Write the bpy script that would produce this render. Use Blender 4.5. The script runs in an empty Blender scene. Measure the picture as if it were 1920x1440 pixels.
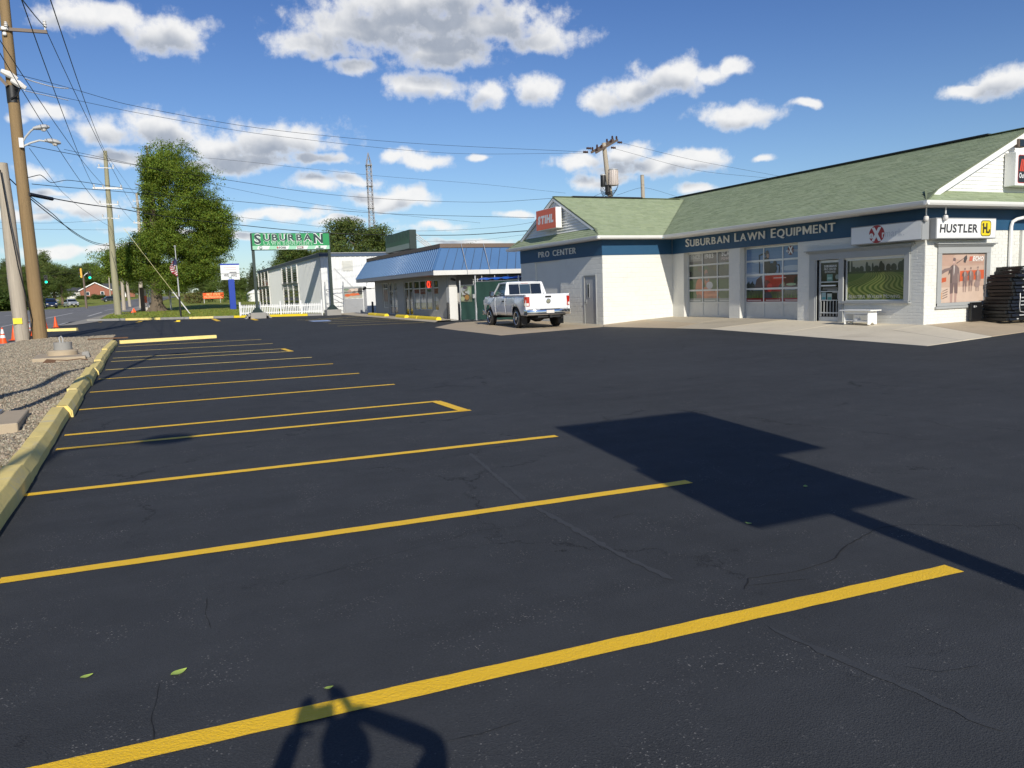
import bpy, math, random
import numpy as np
from mathutils import Vector, Matrix
rng = random.Random(7); nrg = np.random.default_rng(7)
scene = bpy.context.scene
COL = scene.collection
D2R = math.radians
# ------------------------------------------------------------------ camera
F, PITCH, ROLL, YAW, CH = 1480.0, math.atan(173/1480), .0346, D2R(24.51), 1.68   # focal length in pixels of a 1920 wide frame
FW = Vector((math.sin(YAW)*math.cos(PITCH), math.cos(YAW)*math.cos(PITCH), -math.sin(PITCH)))
_r0 = Vector((math.cos(YAW), -math.sin(YAW), 0)); _u0 = _r0.cross(FW)
RT = math.cos(ROLL)*_r0 - math.sin(ROLL)*_u0; UP = math.sin(ROLL)*_r0 + math.cos(ROLL)*_u0
cd = bpy.data.cameras.new('camera'); cam = bpy.data.objects.new('camera', cd); COL.objects.link(cam)
cd.sensor_width = 36; cd.lens = 36*F/1920; cd.clip_start = .03; cd.clip_end = 6000
cam.matrix_world = Matrix.Translation((0, 0, CH)) @ Matrix((RT, UP, -FW)).transposed().to_4x4()
scene.camera = cam
# ------------------------------------------------------------------ light
SUN_EL, SUN_AZ = D2R(27.5), D2R(9.0)          # light travels towards +Y, a little to +X
sl = bpy.data.lights.new('sun', 'SUN'); so = bpy.data.objects.new('sun', sl); COL.objects.link(so)
sl.energy = 3.2; sl.angle = D2R(.5); sl.color = (1, .94, .82)
SD = Vector((math.sin(SUN_AZ)*math.cos(SUN_EL), math.cos(SUN_AZ)*math.cos(SUN_EL), -math.sin(SUN_EL)))
so.rotation_euler = SD.to_track_quat('-Z', 'Y').to_euler(); so.location = (0, 0, 40)
SKY_STRENGTH = .110
scene.view_settings.view_transform = 'Standard'; scene.view_settings.look = 'None'
scene.view_settings.exposure = .5; scene.view_settings.gamma = 1; scene.view_settings.use_curve_mapping = False
scene.cycles.max_bounces = 5; scene.cycles.transparent_max_bounces = 12
# ------------------------------------------------------------------ ground height and picking helpers
def sp(v, k): return k*float(np.logaddexp(0, v/k))
def za(y):
    y = min(y, 430)
    return .0065*sp(y-10, 2.) + .006*sp(y-70, 4.) + .0075*sp(y-180, 5.)
def ray(px, py): return FW + RT*((px-960)/F) - UP*((py-720)/F)
def PYp(px, py, Y): d = ray(px, py); t = Y/d.y; return Vector((d.x*t, Y, CH+d.z*t))
def PXp(px, py, X): d = ray(px, py); t = X/d.x; return Vector((X, d.y*t, CH+d.z*t))
def G(px, py):
    d = ray(px, py); t = 1.
    for _ in range(4000):
        if CH+d.z*t < za(d.y*t): break
        t *= 1.002
    return Vector((d.x*t, d.y*t, za(d.y*t)))
# ------------------------------------------------------------------ materials
MATS = {}
class NT:
    def __init__(s, tree): s.t = tree; s.L = tree.links
    def n(s, typ, **kw):
        n = s.t.nodes.new(typ)
        for k, v in kw.items():
            if k.startswith('i_'):
                key = k[2:]; key = int(key) if key.isdigit() else key.replace('_', ' ')
                if isinstance(v, bpy.types.NodeSocket): s.L.new(v, n.inputs[key])
                else: n.inputs[key].default_value = v
            else: setattr(n, k, v)
        return n
    def math(s, op, a, b=None, c=None, clamp=False):
        n = s.t.nodes.new('ShaderNodeMath'); n.operation = op; n.use_clamp = clamp
        for i, v in enumerate((a, b, c)):
            if v is None: continue
            if isinstance(v, bpy.types.NodeSocket): s.L.new(v, n.inputs[i])
            else: n.inputs[i].default_value = v
        return n.outputs[0]
    def vmath(s, op, a, b=None, c=None, out=0):
        n = s.t.nodes.new('ShaderNodeVectorMath'); n.operation = op
        for i, v in enumerate((a, b, c)):
            if v is None: continue
            if isinstance(v, bpy.types.NodeSocket): s.L.new(v, n.inputs[i])
            else: n.inputs[i].default_value = v
        return n.outputs['Value' if out == 'v' else 0]
    def mix(s, f, a, b, blend='MIX'):
        n = s.t.nodes.new('ShaderNodeMix'); n.data_type = 'RGBA'; n.blend_type = blend
        for k, v in ((0, f), (6, a), (7, b)):
            if isinstance(v, bpy.types.NodeSocket): s.L.new(v, n.inputs[k])
            else: n.inputs[k].default_value = v if k == 0 else (tuple(v)+(1,))[:4]
        return n.outputs[2]
    def noise(s, vec, scale, detail=3, rough=.6, dist=0):
        n = s.n('ShaderNodeTexNoise', i_Scale=scale, i_Detail=detail, i_Roughness=rough, i_Distortion=dist)
        if vec is not None: s.L.new(vec, n.inputs['Vector'])
        return n.outputs['Fac']
    def ramp(s, f, a, b):
        n = s.n('ShaderNodeMapRange', clamp=True); n.interpolation_type = 'SMOOTHSTEP'
        s.L.new(f, n.inputs[0]); n.inputs[1].default_value = a; n.inputs[2].default_value = b
        return n.outputs[0]
def newmat(name):
    m = bpy.data.materials.new(name); m.use_nodes = True; t = m.node_tree; t.nodes.clear()
    nt = NT(t); o = t.nodes.new('ShaderNodeOutputMaterial'); p = t.nodes.new('ShaderNodeBsdfPrincipled')
    t.links.new(p.outputs[0], o.inputs[0]); MATS[name] = m
    return m, nt, p, o
def mat(name, col, rough=.6, var=.12, scale=3., bump=0., bscale=60., metal=0., spec=.5, dirt=None, dcol=(.12, .10, .08), coat=0., stretch=None):
    """plain surface: base colour with two scales of tone variation, optional dirt patches and fine relief"""
    m, nt, p, o = newmat(name)
    pos = nt.n('ShaderNodeNewGeometry').outputs['Position']
    if stretch: pos = nt.vmath('MULTIPLY', pos, stretch)
    a = nt.noise(pos, scale, 4); b = nt.noise(pos, scale*9, 3)
    v = nt.math('ADD', nt.math('MULTIPLY', a, .65), nt.math('MULTIPLY', b, .35))
    k = nt.math('MULTIPLY_ADD', nt.math('SUBTRACT', v, .5), var*4, 1.)
    c = nt.mix(1., col, nt.n('ShaderNodeCombineColor', i_0=k, i_1=k, i_2=k).outputs[0], 'MULTIPLY')
    if dirt:
        d = nt.noise(pos, scale*.7, 6, .7, .6); c = nt.mix(nt.math('MULTIPLY', nt.ramp(d, .52, .78), dirt), c, dcol)
    nt.L.new(c, p.inputs['Base Color'])
    p.inputs['Roughness'].default_value = rough; p.inputs['Metallic'].default_value = metal
    p.inputs['Specular IOR Level'].default_value = spec; p.inputs['Coat Weight'].default_value = coat
    if bump:
        bn = nt.n('ShaderNodeBump', i_Strength=bump, i_Distance=.01, i_Height=nt.noise(pos, bscale, 4)); nt.L.new(bn.outputs[0], p.inputs['Normal'])
    return m
def print_mat(name, rough=.35, spec=.5, var=.08, coat=0.):
    """flat print and tinted pieces: colour from the face colour attribute, slightly worn"""
    m, nt, p, o = newmat(name)
    at = nt.n('ShaderNodeVertexColor', layer_name='Col').outputs[0]
    pos = nt.n('ShaderNodeNewGeometry').outputs['Position']
    k = nt.math('MULTIPLY_ADD', nt.math('SUBTRACT', nt.noise(pos, 5, 5), .5), var*4, 1.)
    nt.L.new(nt.mix(1., at, nt.n('ShaderNodeCombineColor', i_0=k, i_1=k, i_2=k).outputs[0], 'MULTIPLY'), p.inputs['Base Color'])
    p.inputs['Roughness'].default_value = rough; p.inputs['Specular IOR Level'].default_value = spec; p.inputs['Coat Weight'].default_value = coat
    return m
# ------------------------------------------------------------------ mesh builder
WL = {}                                    # world location of each Empty
class MB:
    def __init__(s): s.v = []; s.f = []; s.m = []; s.c = []
    def add(s, vs, fs, m=0, col=None):
        b = len(s.v); s.v += [tuple(p) for p in vs]
        for f in fs: s.f.append([b+i for i in f]); s.m.append(m); s.c.append(col)
        return s
    def box(s, x0, y0, z0, x1, y1, z1, m=0, col=None):
        x0, x1 = min(x0, x1), max(x0, x1); y0, y1 = min(y0, y1), max(y0, y1); z0, z1 = min(z0, z1), max(z0, z1)
        return s.add([(x0,y0,z0),(x1,y0,z0),(x1,y1,z0),(x0,y1,z0),(x0,y0,z1),(x1,y0,z1),(x1,y1,z1),(x0,y1,z1)],
                     [(0,3,2,1),(4,5,6,7),(0,1,5,4),(1,2,6,5),(2,3,7,6),(3,0,4,7)], m, col)
    def bar(s, p0, p1, w, h=None, up=(0, 0, 1), m=0, col=None):
        h = h or w; p0 = Vector(p0); p1 = Vector(p1); d = (p1-p0).normalized(); up = Vector(up)
        if abs(d.dot(up)) > .98: up = Vector((0, 1, 0))
        a = d.cross(up).normalized(); b = a.cross(d).normalized()
        q = [a*(i*w/2)+b*(j*h/2) for i, j in ((-1,-1),(1,-1),(1,1),(-1,1))]
        return s.add([p0+k for k in q]+[p1+k for k in q], [(0,1,2,3),(7,6,5,4),(0,4,5,1),(1,5,6,2),(2,6,7,3),(3,7,4,0)], m, col)
    def tube(s, pts, r, n=8, m=0, col=None, cap=True):
        pts = [Vector(p) for p in pts]; R = r if isinstance(r, (list, tuple)) else [r]*len(pts); vs = []; fs = []; pa = None
        for i, p in enumerate(pts):
            d = (pts[min(i+1, len(pts)-1)]-pts[max(i-1, 0)]).normalized()
            if pa is None: pa = d.cross(Vector((.31, .2, .93)) if abs(d.z) < .9 else Vector((1, .1, 0))).normalized()
            pa = (pa-d*pa.dot(d)).normalized(); b = d.cross(pa)
            vs += [p+(pa*math.cos(2*math.pi*k/n)+b*math.sin(2*math.pi*k/n))*R[i] for k in range(n)]
        for i in range(len(pts)-1):
            for k in range(n): fs.append((i*n+k, i*n+(k+1) % n, (i+1)*n+(k+1) % n, (i+1)*n+k))
        if cap: fs += [tuple(range(n))[::-1], tuple((len(pts)-1)*n+k for k in range(n))]
        return s.add(vs, fs, m, col)
    def prism(s, poly, vec, m=0, col=None):
        n = len(poly); vec = Vector(vec); a = [Vector(p) for p in poly]
        return s.add(a+[p+vec for p in a], [tuple(range(n))[::-1], tuple(range(n, 2*n))]+[(i, (i+1) % n, n+(i+1) % n, n+i) for i in range(n)], m, col)
    def poly(s, pts, m=0, col=None): return s.add(pts, [tuple(range(len(pts)))], m, col)
    def lathe(s, prof, c=(0, 0, 0), n=16, axis='z', m=0, col=None):
        vs = []; c = Vector(c)
        for r, h in prof:
            for k in range(n):
                a = 2*math.pi*k/n; x, y = r*math.cos(a), r*math.sin(a)
                vs.append(c+Vector({'z': (x, y, h), 'x': (h, x, y), 'y': (y, h, x)}[axis]))
        fs = [(i*n+k, i*n+(k+1) % n, (i+1)*n+(k+1) % n, (i+1)*n+k) for i in range(len(prof)-1) for k in range(n)]
        fs += [tuple(range(n))[::-1], tuple((len(prof)-1)*n+k for k in range(n))]
        return s.add(vs, fs, m, col)
    def mesh(s, name, mats, off=Vector((0, 0, 0)), smooth=False):
        me = bpy.data.meshes.new(name)
        me.from_pydata([(p[0]-off.x, p[1]-off.y, p[2]-off.z) for p in s.v], [], s.f)
        for m in (mats if isinstance(mats, (list, tuple)) else [mats]): me.materials.append(MATS[m])
        if any(s.m): me.polygons.foreach_set('material_index', s.m)
        if any(c is not None for c in s.c):
            at = me.color_attributes.new('Col', 'FLOAT_COLOR', 'CORNER'); arr = []
            for f, c in zip(s.f, s.c): arr += (list((c or (.5, .5, .5)))[:3]+[1])*len(f)
            at.data.foreach_set('color', arr)
        if smooth: me.polygons.foreach_set('use_smooth', [True]*len(me.polygons))
        me.update(); return me
    def build(s, name, mats, parent=None, smooth=False, bevel=0, kind=None, label=None, segs=1, origin=None):
        off = WL.get(parent.name, Vector((0, 0, 0))) if parent else Vector((0, 0, 0))
        me = s.mesh(name, mats, off if origin is None else Vector(origin), smooth)
        o = bpy.data.objects.new(name, me); COL.objects.link(o)
        if origin is not None: o.location = Vector(origin)-off
        if parent: o.parent = parent
        WL[o.name] = off if origin is None else Vector(origin)
        if kind: o['kind'] = kind
        if label: o['label'] = label
        if smooth:
            e = o.modifiers.new('split', 'EDGE_SPLIT'); e.split_angle = D2R(40)
        if bevel:
            b = o.modifiers.new('bevel', 'BEVEL'); b.width = bevel; b.segments = segs; b.limit_method = 'ANGLE'; b.angle_limit = D2R(35)
        return o
def tag(o, label, cat, group=None, kind=None):
    o['label'] = label; o['category'] = cat
    if group: o['group'] = group
    if kind: o['kind'] = kind
    return o
def thing(name, label, cat, loc=(0, 0, 0), group=None):
    o = bpy.data.objects.new(name, None); COL.objects.link(o); o.location = loc; o.empty_display_size = .2
    WL[o.name] = Vector(loc); return tag(o, label, cat, group)
def copy_tree(o, parent=None):
    c = o.copy(); COL.objects.link(c)
    if parent: c.parent = parent
    for ch in list(o.children): copy_tree(ch, c)
    return c
def structure(o): o['kind'] = 'structure'; return o
class Pl:                                 # a working plane: u along the wall, v up, n out of it
    def __init__(s, O, U, N, V=(0, 0, 1)): s.O = Vector(O); s.U = Vector(U); s.V = Vector(V); s.N = Vector(N)
    def p(s, u, v, n=0): return s.O+s.U*u+s.V*v+s.N*n
    def box(s, mb, u0, v0, u1, v1, n0, n1, m=0, col=None):
        q = [s.p(u, v, n) for n in (n0, n1) for u, v in ((u0, v0), (u1, v0), (u1, v1), (u0, v1))]
        return mb.add(q, [(0,3,2,1),(4,5,6,7),(0,1,5,4),(1,2,6,5),(2,3,7,6),(3,0,4,7)], m, col)
    def flat(s, mb, pts, n, col, m=0): return mb.poly([s.p(u, v, n) for u, v in pts], m, col)
# ------------------------------------------------------------------ lettering
GL = {}
def glyph(ch, bold=0., ext=0.):
    k = (ch, bold, ext)
    if k not in GL and ch == 'M' and ext:                # the built-in M folds over itself when thickened
        n = len(MP); GL[k] = ([(x, y, z) for z in (-ext, ext) for x, y in MP], [tuple(range(n)), tuple(range(n, 2*n))[::-1]]+[(i, n+i, n+(i+1) % n, (i+1) % n) for i in range(n)], .80)
    if k not in GL:
        cu = bpy.data.curves.new('g', 'FONT'); cu.body = ch; cu.size = 1; cu.offset = bold; cu.extrude = ext; cu.resolution_u = 3
        o = bpy.data.objects.new('g', cu); COL.objects.link(o); bpy.context.view_layer.update()
        me = bpy.data.meshes.new_from_object(o.evaluated_get(bpy.context.evaluated_depsgraph_get()))
        v = [tuple(x.co) for x in me.vertices]; f = [tuple(p.vertices) for p in me.polygons]
        bpy.data.objects.remove(o); bpy.data.curves.remove(cu); bpy.data.meshes.remove(me)
        x0 = min([p[0] for p in v] or [0]); x1 = max([p[0] for p in v] or [0])
        GL[k] = ([(p[0]-x0, p[1], p[2]) for p in v], f, x1-x0)
    return GL[k]
MP = [(0, 0), (0, .69), (.15, .69), (.40, .27), (.65, .69), (.80, .69), (.80, 0), (.655, 0), (.655, .42), (.40, .03), (.145, .42), (.145, 0)]
def layout(text, bold=0., ext=0., gap=.09, space=.34, caps=None):
    """glyph placements (char, x, scale) of a line of size 1 and its width; caps: enlarge first letters of words"""
    x = 0; out = []; first = True
    for ch in text:
        if ch == ' ': x += space; first = True; continue
        sc = caps if (caps and first) else 1.; first = False
        w = glyph(ch, bold, ext)[2]*sc; out.append((ch, x, sc)); x += w+gap
    return out, x-gap
def write(mb, pl, text, u0, u1, v, h, n, col=None, bold=0., ext=0., gap=.09, space=.34, slant=0., caps=None, m=0, each=None):
    """lay a line of letters on plane pl from u0 to u1 (u0 > u1 mirrors direction of travel), cap height h, base v"""
    lay, W = layout(text, bold, ext, gap, space, caps); sx = (u1-u0)/W; sy = h/.69
    for ch, x, sc in lay:
        vs, fs, w = glyph(ch, bold, ext); q = [pl.p(u0+(x+p[0]*sc+slant*p[1]*sc)*sx, v+p[1]*sc*sy, n+(p[2]+ext)*1.) for p in vs]
        if sx < 0: fs = [f[::-1] for f in fs]
        if each: b = MB(); b.add(q, fs, m, col); each(ch, b)
        else: mb.add(q, fs, m, col)
def clip(poly, x0, y0, x1, y1):
    for ax, lim, sg in ((0, x0, 1), (0, x1, -1), (1, y0, 1), (1, y1, -1)):
        out = []
        for i in range(len(poly)):
            a, b = poly[i-1], poly[i]; da, db = sg*(a[ax]-lim), sg*(b[ax]-lim)
            if (da >= 0) != (db >= 0): t = da/(da-db); out.append((a[0]+(b[0]-a[0])*t, a[1]+(b[1]-a[1])*t))
            if db >= 0: out.append(b)
        poly = out
        if len(poly) < 3: return []
    return poly
def ell(cx, cy, rx, ry, n=14, a0=0., a1=2*math.pi): return [(cx+rx*math.cos(a0+(a1-a0)*i/n), cy+ry*math.sin(a0+(a1-a0)*i/n)) for i in range(n)]
def art_pane(pl, shapes, u0, v0, u1, v1, n, mats, parent, name='pane'):
    """one pane of glass carrying its piece of a printed picture or painted reflection (flat shapes clipped to the pane, a film of layers)"""
    mb = MB(); pl.box(mb, u0, v0, u1, v1, n-.006, n, 0, shapes[0][1]); e = 0; tx_ = None
    for pts, col, *rest_ in shapes:
        q = clip(pts, u0+.001, v0+.001, u1-.001, v1-.001); e += 0 if (tx_ and len(rest_) and tx_ == rest_[0]) else .00015; tx_ = rest_[0] if rest_ else None
        if len(q) >= 3: pl.flat(mb, q, n+.0003+e, col)
    return mb.build(name, mats, parent)
# ------------------------------------------------------------------ sky: Nishita air with cumulus on top
world = bpy.data.worlds.new('World'); scene.world = world; world.use_nodes = True; world.cycles.sampling_method = 'MANUAL'; world.cycles.sample_map_resolution = 512
wt = world.node_tree; wt.nodes.clear(); W = NT(wt)
CLOUDS = [(150,30,75,24),(215,38,70,26),(300,62,82,36),(700,60,150,42),(800,42,190,52),(900,50,150,50),(1020,72,88,26),(600,82,95,24),(835,105,105,28),(665,122,40,16),(780,8,190,48),
 (795,163,80,26),(912,180,38,24),(1008,172,44,34),(1130,190,45,18),(1200,170,72,26),(1262,146,72,34),(1375,124,36,15),(1330,138,42,18),(1385,212,76,20),(1510,196,28,9),(1890,152,62,26),(1815,172,40,11),
 (200,240,55,26),(300,242,85,30),(430,275,85,32),(540,262,110,34),(470,302,110,22),(600,300,65,14),(375,308,40,12),(215,300,56,24),(500,280,50,30),
 (600,346,64,20),(660,338,50,14),(700,372,66,24),(760,366,70,26),(745,296,40,14),(800,302,58,16),(902,292,30,9),(1085,300,58,18),(1165,285,60,26),(1230,310,130,26),(1300,296,80,22),(1420,292,26,10),(1140,340,72,18),(1312,356,46,11),
 (530,402,110,16),(640,415,90,12),(815,424,90,14),(960,400,40,9),(450,440,80,10),(150,388,95,24),(90,360,40,10),(60,322,46,14),(95,208,44,12),(35,215,22,9),(880,452,90,10),(300,432,80,10),(100,474,90,12),(200,470,60,10),
 (840,88,120,34),(50,410,60,12),(1700,440,60,8)]
def azel(v): v = v.normalized(); return math.atan2(v.x, v.y), math.asin(v.z)
gt = bpy.data.node_groups.new('CloudDensity', 'ShaderNodeTree')
gt.interface.new_socket('P', in_out='INPUT', socket_type='NodeSocketVector'); gt.interface.new_socket('D', in_out='OUTPUT', socket_type='NodeSocketFloat')
g = NT(gt); gi = gt.nodes.new('NodeGroupInput'); go = gt.nodes.new('NodeGroupOutput'); gt.interface.new_socket('B', in_out='OUTPUT', socket_type='NodeSocketFloat'); P0 = gi.outputs[0]
wn = g.n('ShaderNodeTexNoise', i_Vector=P0, i_Scale=16., i_Detail=2., i_Roughness=.6)
Pw = g.vmath('MULTIPLY_ADD', g.vmath('SUBTRACT', wn.outputs['Color'], (.5, .5, .5)), (.045, .030, 0.), P0)
acc = None
blobs = []
for (x, y, w, h) in CLOUDS:
    a, e = azel(ray(x, y)); k_ = .88 if e < .17 else .98; blobs.append((a, e, w/F*1.02*k_, h/F*.98*k_))
cr = random.Random(5)
for k in range(16):                                       # the same broken cumulus goes on outside the view
    a = cr.uniform(.72+YAW, 2*math.pi-.72+YAW); a = (a+math.pi) % (2*math.pi)-math.pi; e = cr.choice((.06, .1, .16, .25, .4, .6)); q = cr.uniform(.6, 1.4)
    blobs.append((a, e+cr.uniform(-.02, .02), q*(.05+.12*e**.5), q*(.012+.06*e)))
for (a, e, w, h) in blobs:
    q = g.vmath('MULTIPLY_ADD', Pw, (1/w, 1/h, 0), (-a/w, -e/h, 0))
    if w*h > .0016: q = g.vmath('MAXIMUM', q, g.vmath('MULTIPLY', q, (-1., -1.45, 0)))
    l = g.vmath('LENGTH', q, out='v')
    acc = l if acc is None else g.math('SMOOTH_MIN', acc, l, .10)
n1 = g.noise(P0, 30., 6, .62)
d = g.math('ADD', g.math('SUBTRACT', 1., acc), g.math('MULTIPLY', g.math('SUBTRACT', n1, .5), 2.35))
gt.links.new(d, go.inputs[0]); gt.links.new(g.math('SUBTRACT', 1., acc), go.inputs[1])
tc = W.n('ShaderNodeTexCoord').outputs['Generated']; sep = W.n('ShaderNodeSeparateXYZ', i_0=tc)
az = W.math('ARCTAN2', sep.outputs[0], sep.outputs[1]); el = W.math('ARCSINE', sep.outputs[2])
PV = W.n('ShaderNodeCombineXYZ', i_0=az, i_1=el).outputs[0]
def dens(v): n = wt.nodes.new('ShaderNodeGroup'); n.node_tree = gt; W.L.new(v, n.inputs[0]); return n.outputs
d0 = dens(PV); d1 = dens(W.vmath('ADD', PV, (.006, .019, 0)))
alpha = W.ramp(d0[0], -.22, .62)
puff = W.noise(PV, 17., 4, .55)
shade = W.math('MULTIPLY', W.ramp(W.math('ADD', d1[1], W.math('MULTIPLY', W.math('SUBTRACT', .5, puff), 1.5)), -.25, .70), W.ramp(d0[0], -.05, .75))
sky = W.n('ShaderNodeTexSky', sky_type='NISHITA', sun_disc=False, sun_elevation=SUN_EL, sun_rotation=math.pi+SUN_AZ, air_density=1., dust_density=.35, ozone_density=2.2, altitude=0)
hz = W.ramp(el, .0, .42)
skyc = W.mix(1., sky.outputs[0], W.mix(hz, (.52, .60, .70), (.295, .405, .625)), 'MULTIPLY')
cloudc = W.mix(shade, (6.2, 6.15, 6.05), (2.45, 2.72, 3.2))
cloudc = W.mix(W.math('MULTIPLY', W.ramp(W.noise(PV, 60., 3, .6), .40, .7), .16), cloudc, (3.9, 4.15, 4.6))
allc = W.mix(W.math('MULTIPLY', alpha, .95), skyc, cloudc)
bg = W.n('ShaderNodeBackground', i_Color=allc, i_Strength=SKY_STRENGTH); wo = W.n('ShaderNodeOutputWorld'); W.L.new(bg.outputs[0], wo.inputs[0])
# ------------------------------------------------------------------ material library
mat('white_wall', (.72, .712, .66), .7, .05, 1.2, .25, 40, dirt=.28, dcol=(.50, .475, .41))
mat('white_trim', (.80, .80, .78), .45, .03, 2.)
mat('gutter_white', (.80, .80, .77), .4, .03, 2., dirt=.12, dcol=(.4, .38, .33))
mat('grey_trim', (.35, .36, .355), .5, .05, 2.)
mat('grey_block', (.36, .37, .37), .75, .05, 1.5, .3, 50, dirt=.1)
mat('band_blue', (.012, .070, .150), .55, .06, 1.5)
mat('letter_white', (.74, .73, .68), .5, .03)
mat('shingle_line', (.15, .18, .11), .9, .1)
mat('dark', (.012, .012, .013), .5, .1)
mat('black_steel', (.007, .007, .008), .38, .2, 6., dirt=.25, dcol=(.022, .022, .023))
mat('door_grey', (.40, .40, .395), .45, .05, 2., dirt=.2)
mat('panel_white', (.62, .62, .58), .5, .05, 2.5, dirt=.35, dcol=(.35, .32, .26))
mat('alu', (.62, .63, .62), .38, .04, 3., metal=.35)
mat('galv', (.42, .43, .44), .45, .12, 5., metal=.6, dirt=.2)
mat('concrete', (.46, .40, .30), .85, .10, .8, .35, 25, dirt=.35, dcol=(.20, .17, .13))
mat('concrete_white', (.66, .585, .45), .85, .09, .9, .35, 25, dirt=.55, dcol=(.40, .33, .235))
mat('concrete_tan', (.46, .37, .255), .85, .08, 1., .35, 25, dirt=.4, dcol=(.20, .16, .11))
mat('concrete_base', (.30, .29, .27), .85, .10, 2., .4, 30, dirt=.4)
mat('sidewalk', (.34, .31, .26), .85, .10, .6, .3, 25, dirt=.3)
mat('kerb_yellow', (.84, .66, .23), .8, .14, 2.2, .6, 35, dirt=.8, dcol=(.64, .57, .41))
mat('stop_yellow', (.82, .60, .02), .55, .05, 3., .2, 40)
mat('bright_yellow', (.85, .66, .03), .5, .05, 3.)
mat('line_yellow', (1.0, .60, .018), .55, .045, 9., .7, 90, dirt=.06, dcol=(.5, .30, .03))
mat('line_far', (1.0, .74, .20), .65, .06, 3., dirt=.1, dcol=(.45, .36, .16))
mat('line_white', (.62, .60, .56), .65, .1, 2., dirt=.3, dcol=(.25, .24, .22))
mat('line_blue', (.30, .40, .62), .6, .06, 2.)
mat('wood_brown', (.26, .175, .085), .85, .26, 1.6, .9, 30, stretch=(9, 9, .35), dirt=.75, dcol=(.10, .065, .035))
mat('wood_grey', (.42, .365, .29), .88, .24, 1.6, .9, 30, stretch=(9, 9, .35), dirt=.75, dcol=(.22, .18, .13))
mat('wood_green', (.30, .28, .18), .85, .22, 1., .3, 30, stretch=(6, 6, .4), dirt=.5)
mat('insulator', (.70, .68, .66), .25, .03)
mat('brown_porcelain', (.07, .035, .025), .3, .1)
mat('cable', (.010, .010, .011), .6, .05)
mat('cable_light', (.30, .30, .30), .5, .05)
mat('cable_yellow', (.55, .50, .25), .6, .1)
mat('lamp_grey', (.55, .55, .54), .4, .05, metal=.2)
mat('rust_white', (.56, .50, .46), .5, .10, 4., dirt=.7, dcol=(.24, .12, .07), stretch=(3, 3, .4))
mat('cone_orange', (.85, .10, .012), .45, .06, 4., dirt=.15)
mat('cone_white', (.80, .80, .80), .35, .03)
mat('truck_white', (.78, .79, .81), .22, .012, 1., coat=.6)
mat('chrome', (.72, .72, .73), .09, .02, metal=1.)
mat('rim', (.78, .78, .79), .22, .05, metal=.9)
mat('tyre', (.022, .021, .020), .8, .15, 8., .4, 60)
mat('plastic_black', (.014, .014, .015), .5, .1)
mat('glass_dark', (.012, .015, .018), .04, .02, spec=.9)
mat('glass_blue', (.035, .055, .075), .04, .02, spec=.9)
mat('lens_red', (.42, .018, .012), .15, .05, coat=.5)
mat('lens_clear', (.70, .66, .62), .12, .03, coat=.5)
mat('sign_white', (.80, .80, .79), .35, .02)
mat('sign_frame', (.30, .31, .32), .4, .05)
mat('orange_red', (.85, .105, .018), .35, .04, coat=.2)
mat('green_frame', (.02, .035, .03), .45, .1)
mat('screen_green', (.020, .062, .048), .85, .14, 3., .4, 90)
mat('roof_blue', (.075, .165, .335), .36, .05, 1.2, spec=.6)
mat('roof_blue_seam', (.16, .27, .45), .34, .04, 2.)
mat('cap_brown', (.15, .11, .085), .6, .1)
mat('store_wall', (.40, .39, .37), .75, .05, 1., .2, 40, stretch=(6, 6, 1))
mat('store_white', (.66, .65, .62), .7, .05, 1., dirt=.25)
mat('fascia_grey', (.30, .31, .33), .6, .06, 2., dirt=.3)
mat('metal_wall', (.72, .73, .73), .5, .035, .7, dirt=.15, dcol=(.45, .44, .42))
mat('wood_white_wall', (.66, .67, .66), .7, .06, 1., .2, 30, stretch=(8, 8, .6))
mat('blue_trim', (.05, .08, .14), .45, .06)
mat('slat_grey', (.10, .105, .11), .5, .1)
mat('picket_white', (.82, .82, .81), .45, .02)
mat('post_blue', (.008, .045, .36), .4, .05)
mat('bark', (.15, .115, .08), .95, .2, 3., .8, 18, stretch=(4, 4, .7))
mat('brick_red', (.30, .115, .075), .85, .15, 2.)
mat('roof_dark', (.065, .068, .075), .85, .1)
mat('car_blue', (.012, .022, .055), .2, .03, coat=.6)
mat('car_silver', (.45, .48, .50), .22, .03, metal=.3, coat=.6)
mat('car_black', (.016, .020, .022), .2, .03, coat=.6)
mat('signal_yellow', (.75, .42, .04), .5, .05)
mat('tarp_blue', (.02, .12, .55), .5, .1)
mat('skin', (.42, .24, .16), .6, .05)
mat('cloth_navy', (.03, .04, .09), .9, .1)
mat('lattice', (.30, .29, .30), .6, .15, 2., dirt=.4, dcol=(.35, .12, .08))
mat('leaf_fallen', (.40, .52, .10), .6, .15, 30.)
mat('crack', (.008, .008, .009), .9, .1); mat('seam', (.0440, .0465, .0502), .8, .1, 5., .4, 60); mat('rust', (.14, .075, .04), .9, .2, 9.)
print_mat('print', .32, .5, .05, .15); print_mat('print_matt', .65, .3, .07); print_mat('paint_tint', .78, .3, .06)
print_mat('film', .09, .6, .03)
for nm, c, e in (('signal_green', (.0, 1., .45), 3.), ('neon_red', (1., .05, .02), 1.6)):
    m, nt, p, o = newmat(nm); p.inputs['Base Color'].default_value = c+(1,); p.inputs['Emission Color'].default_value = c+(1,); p.inputs['Emission Strength'].default_value = e
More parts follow.
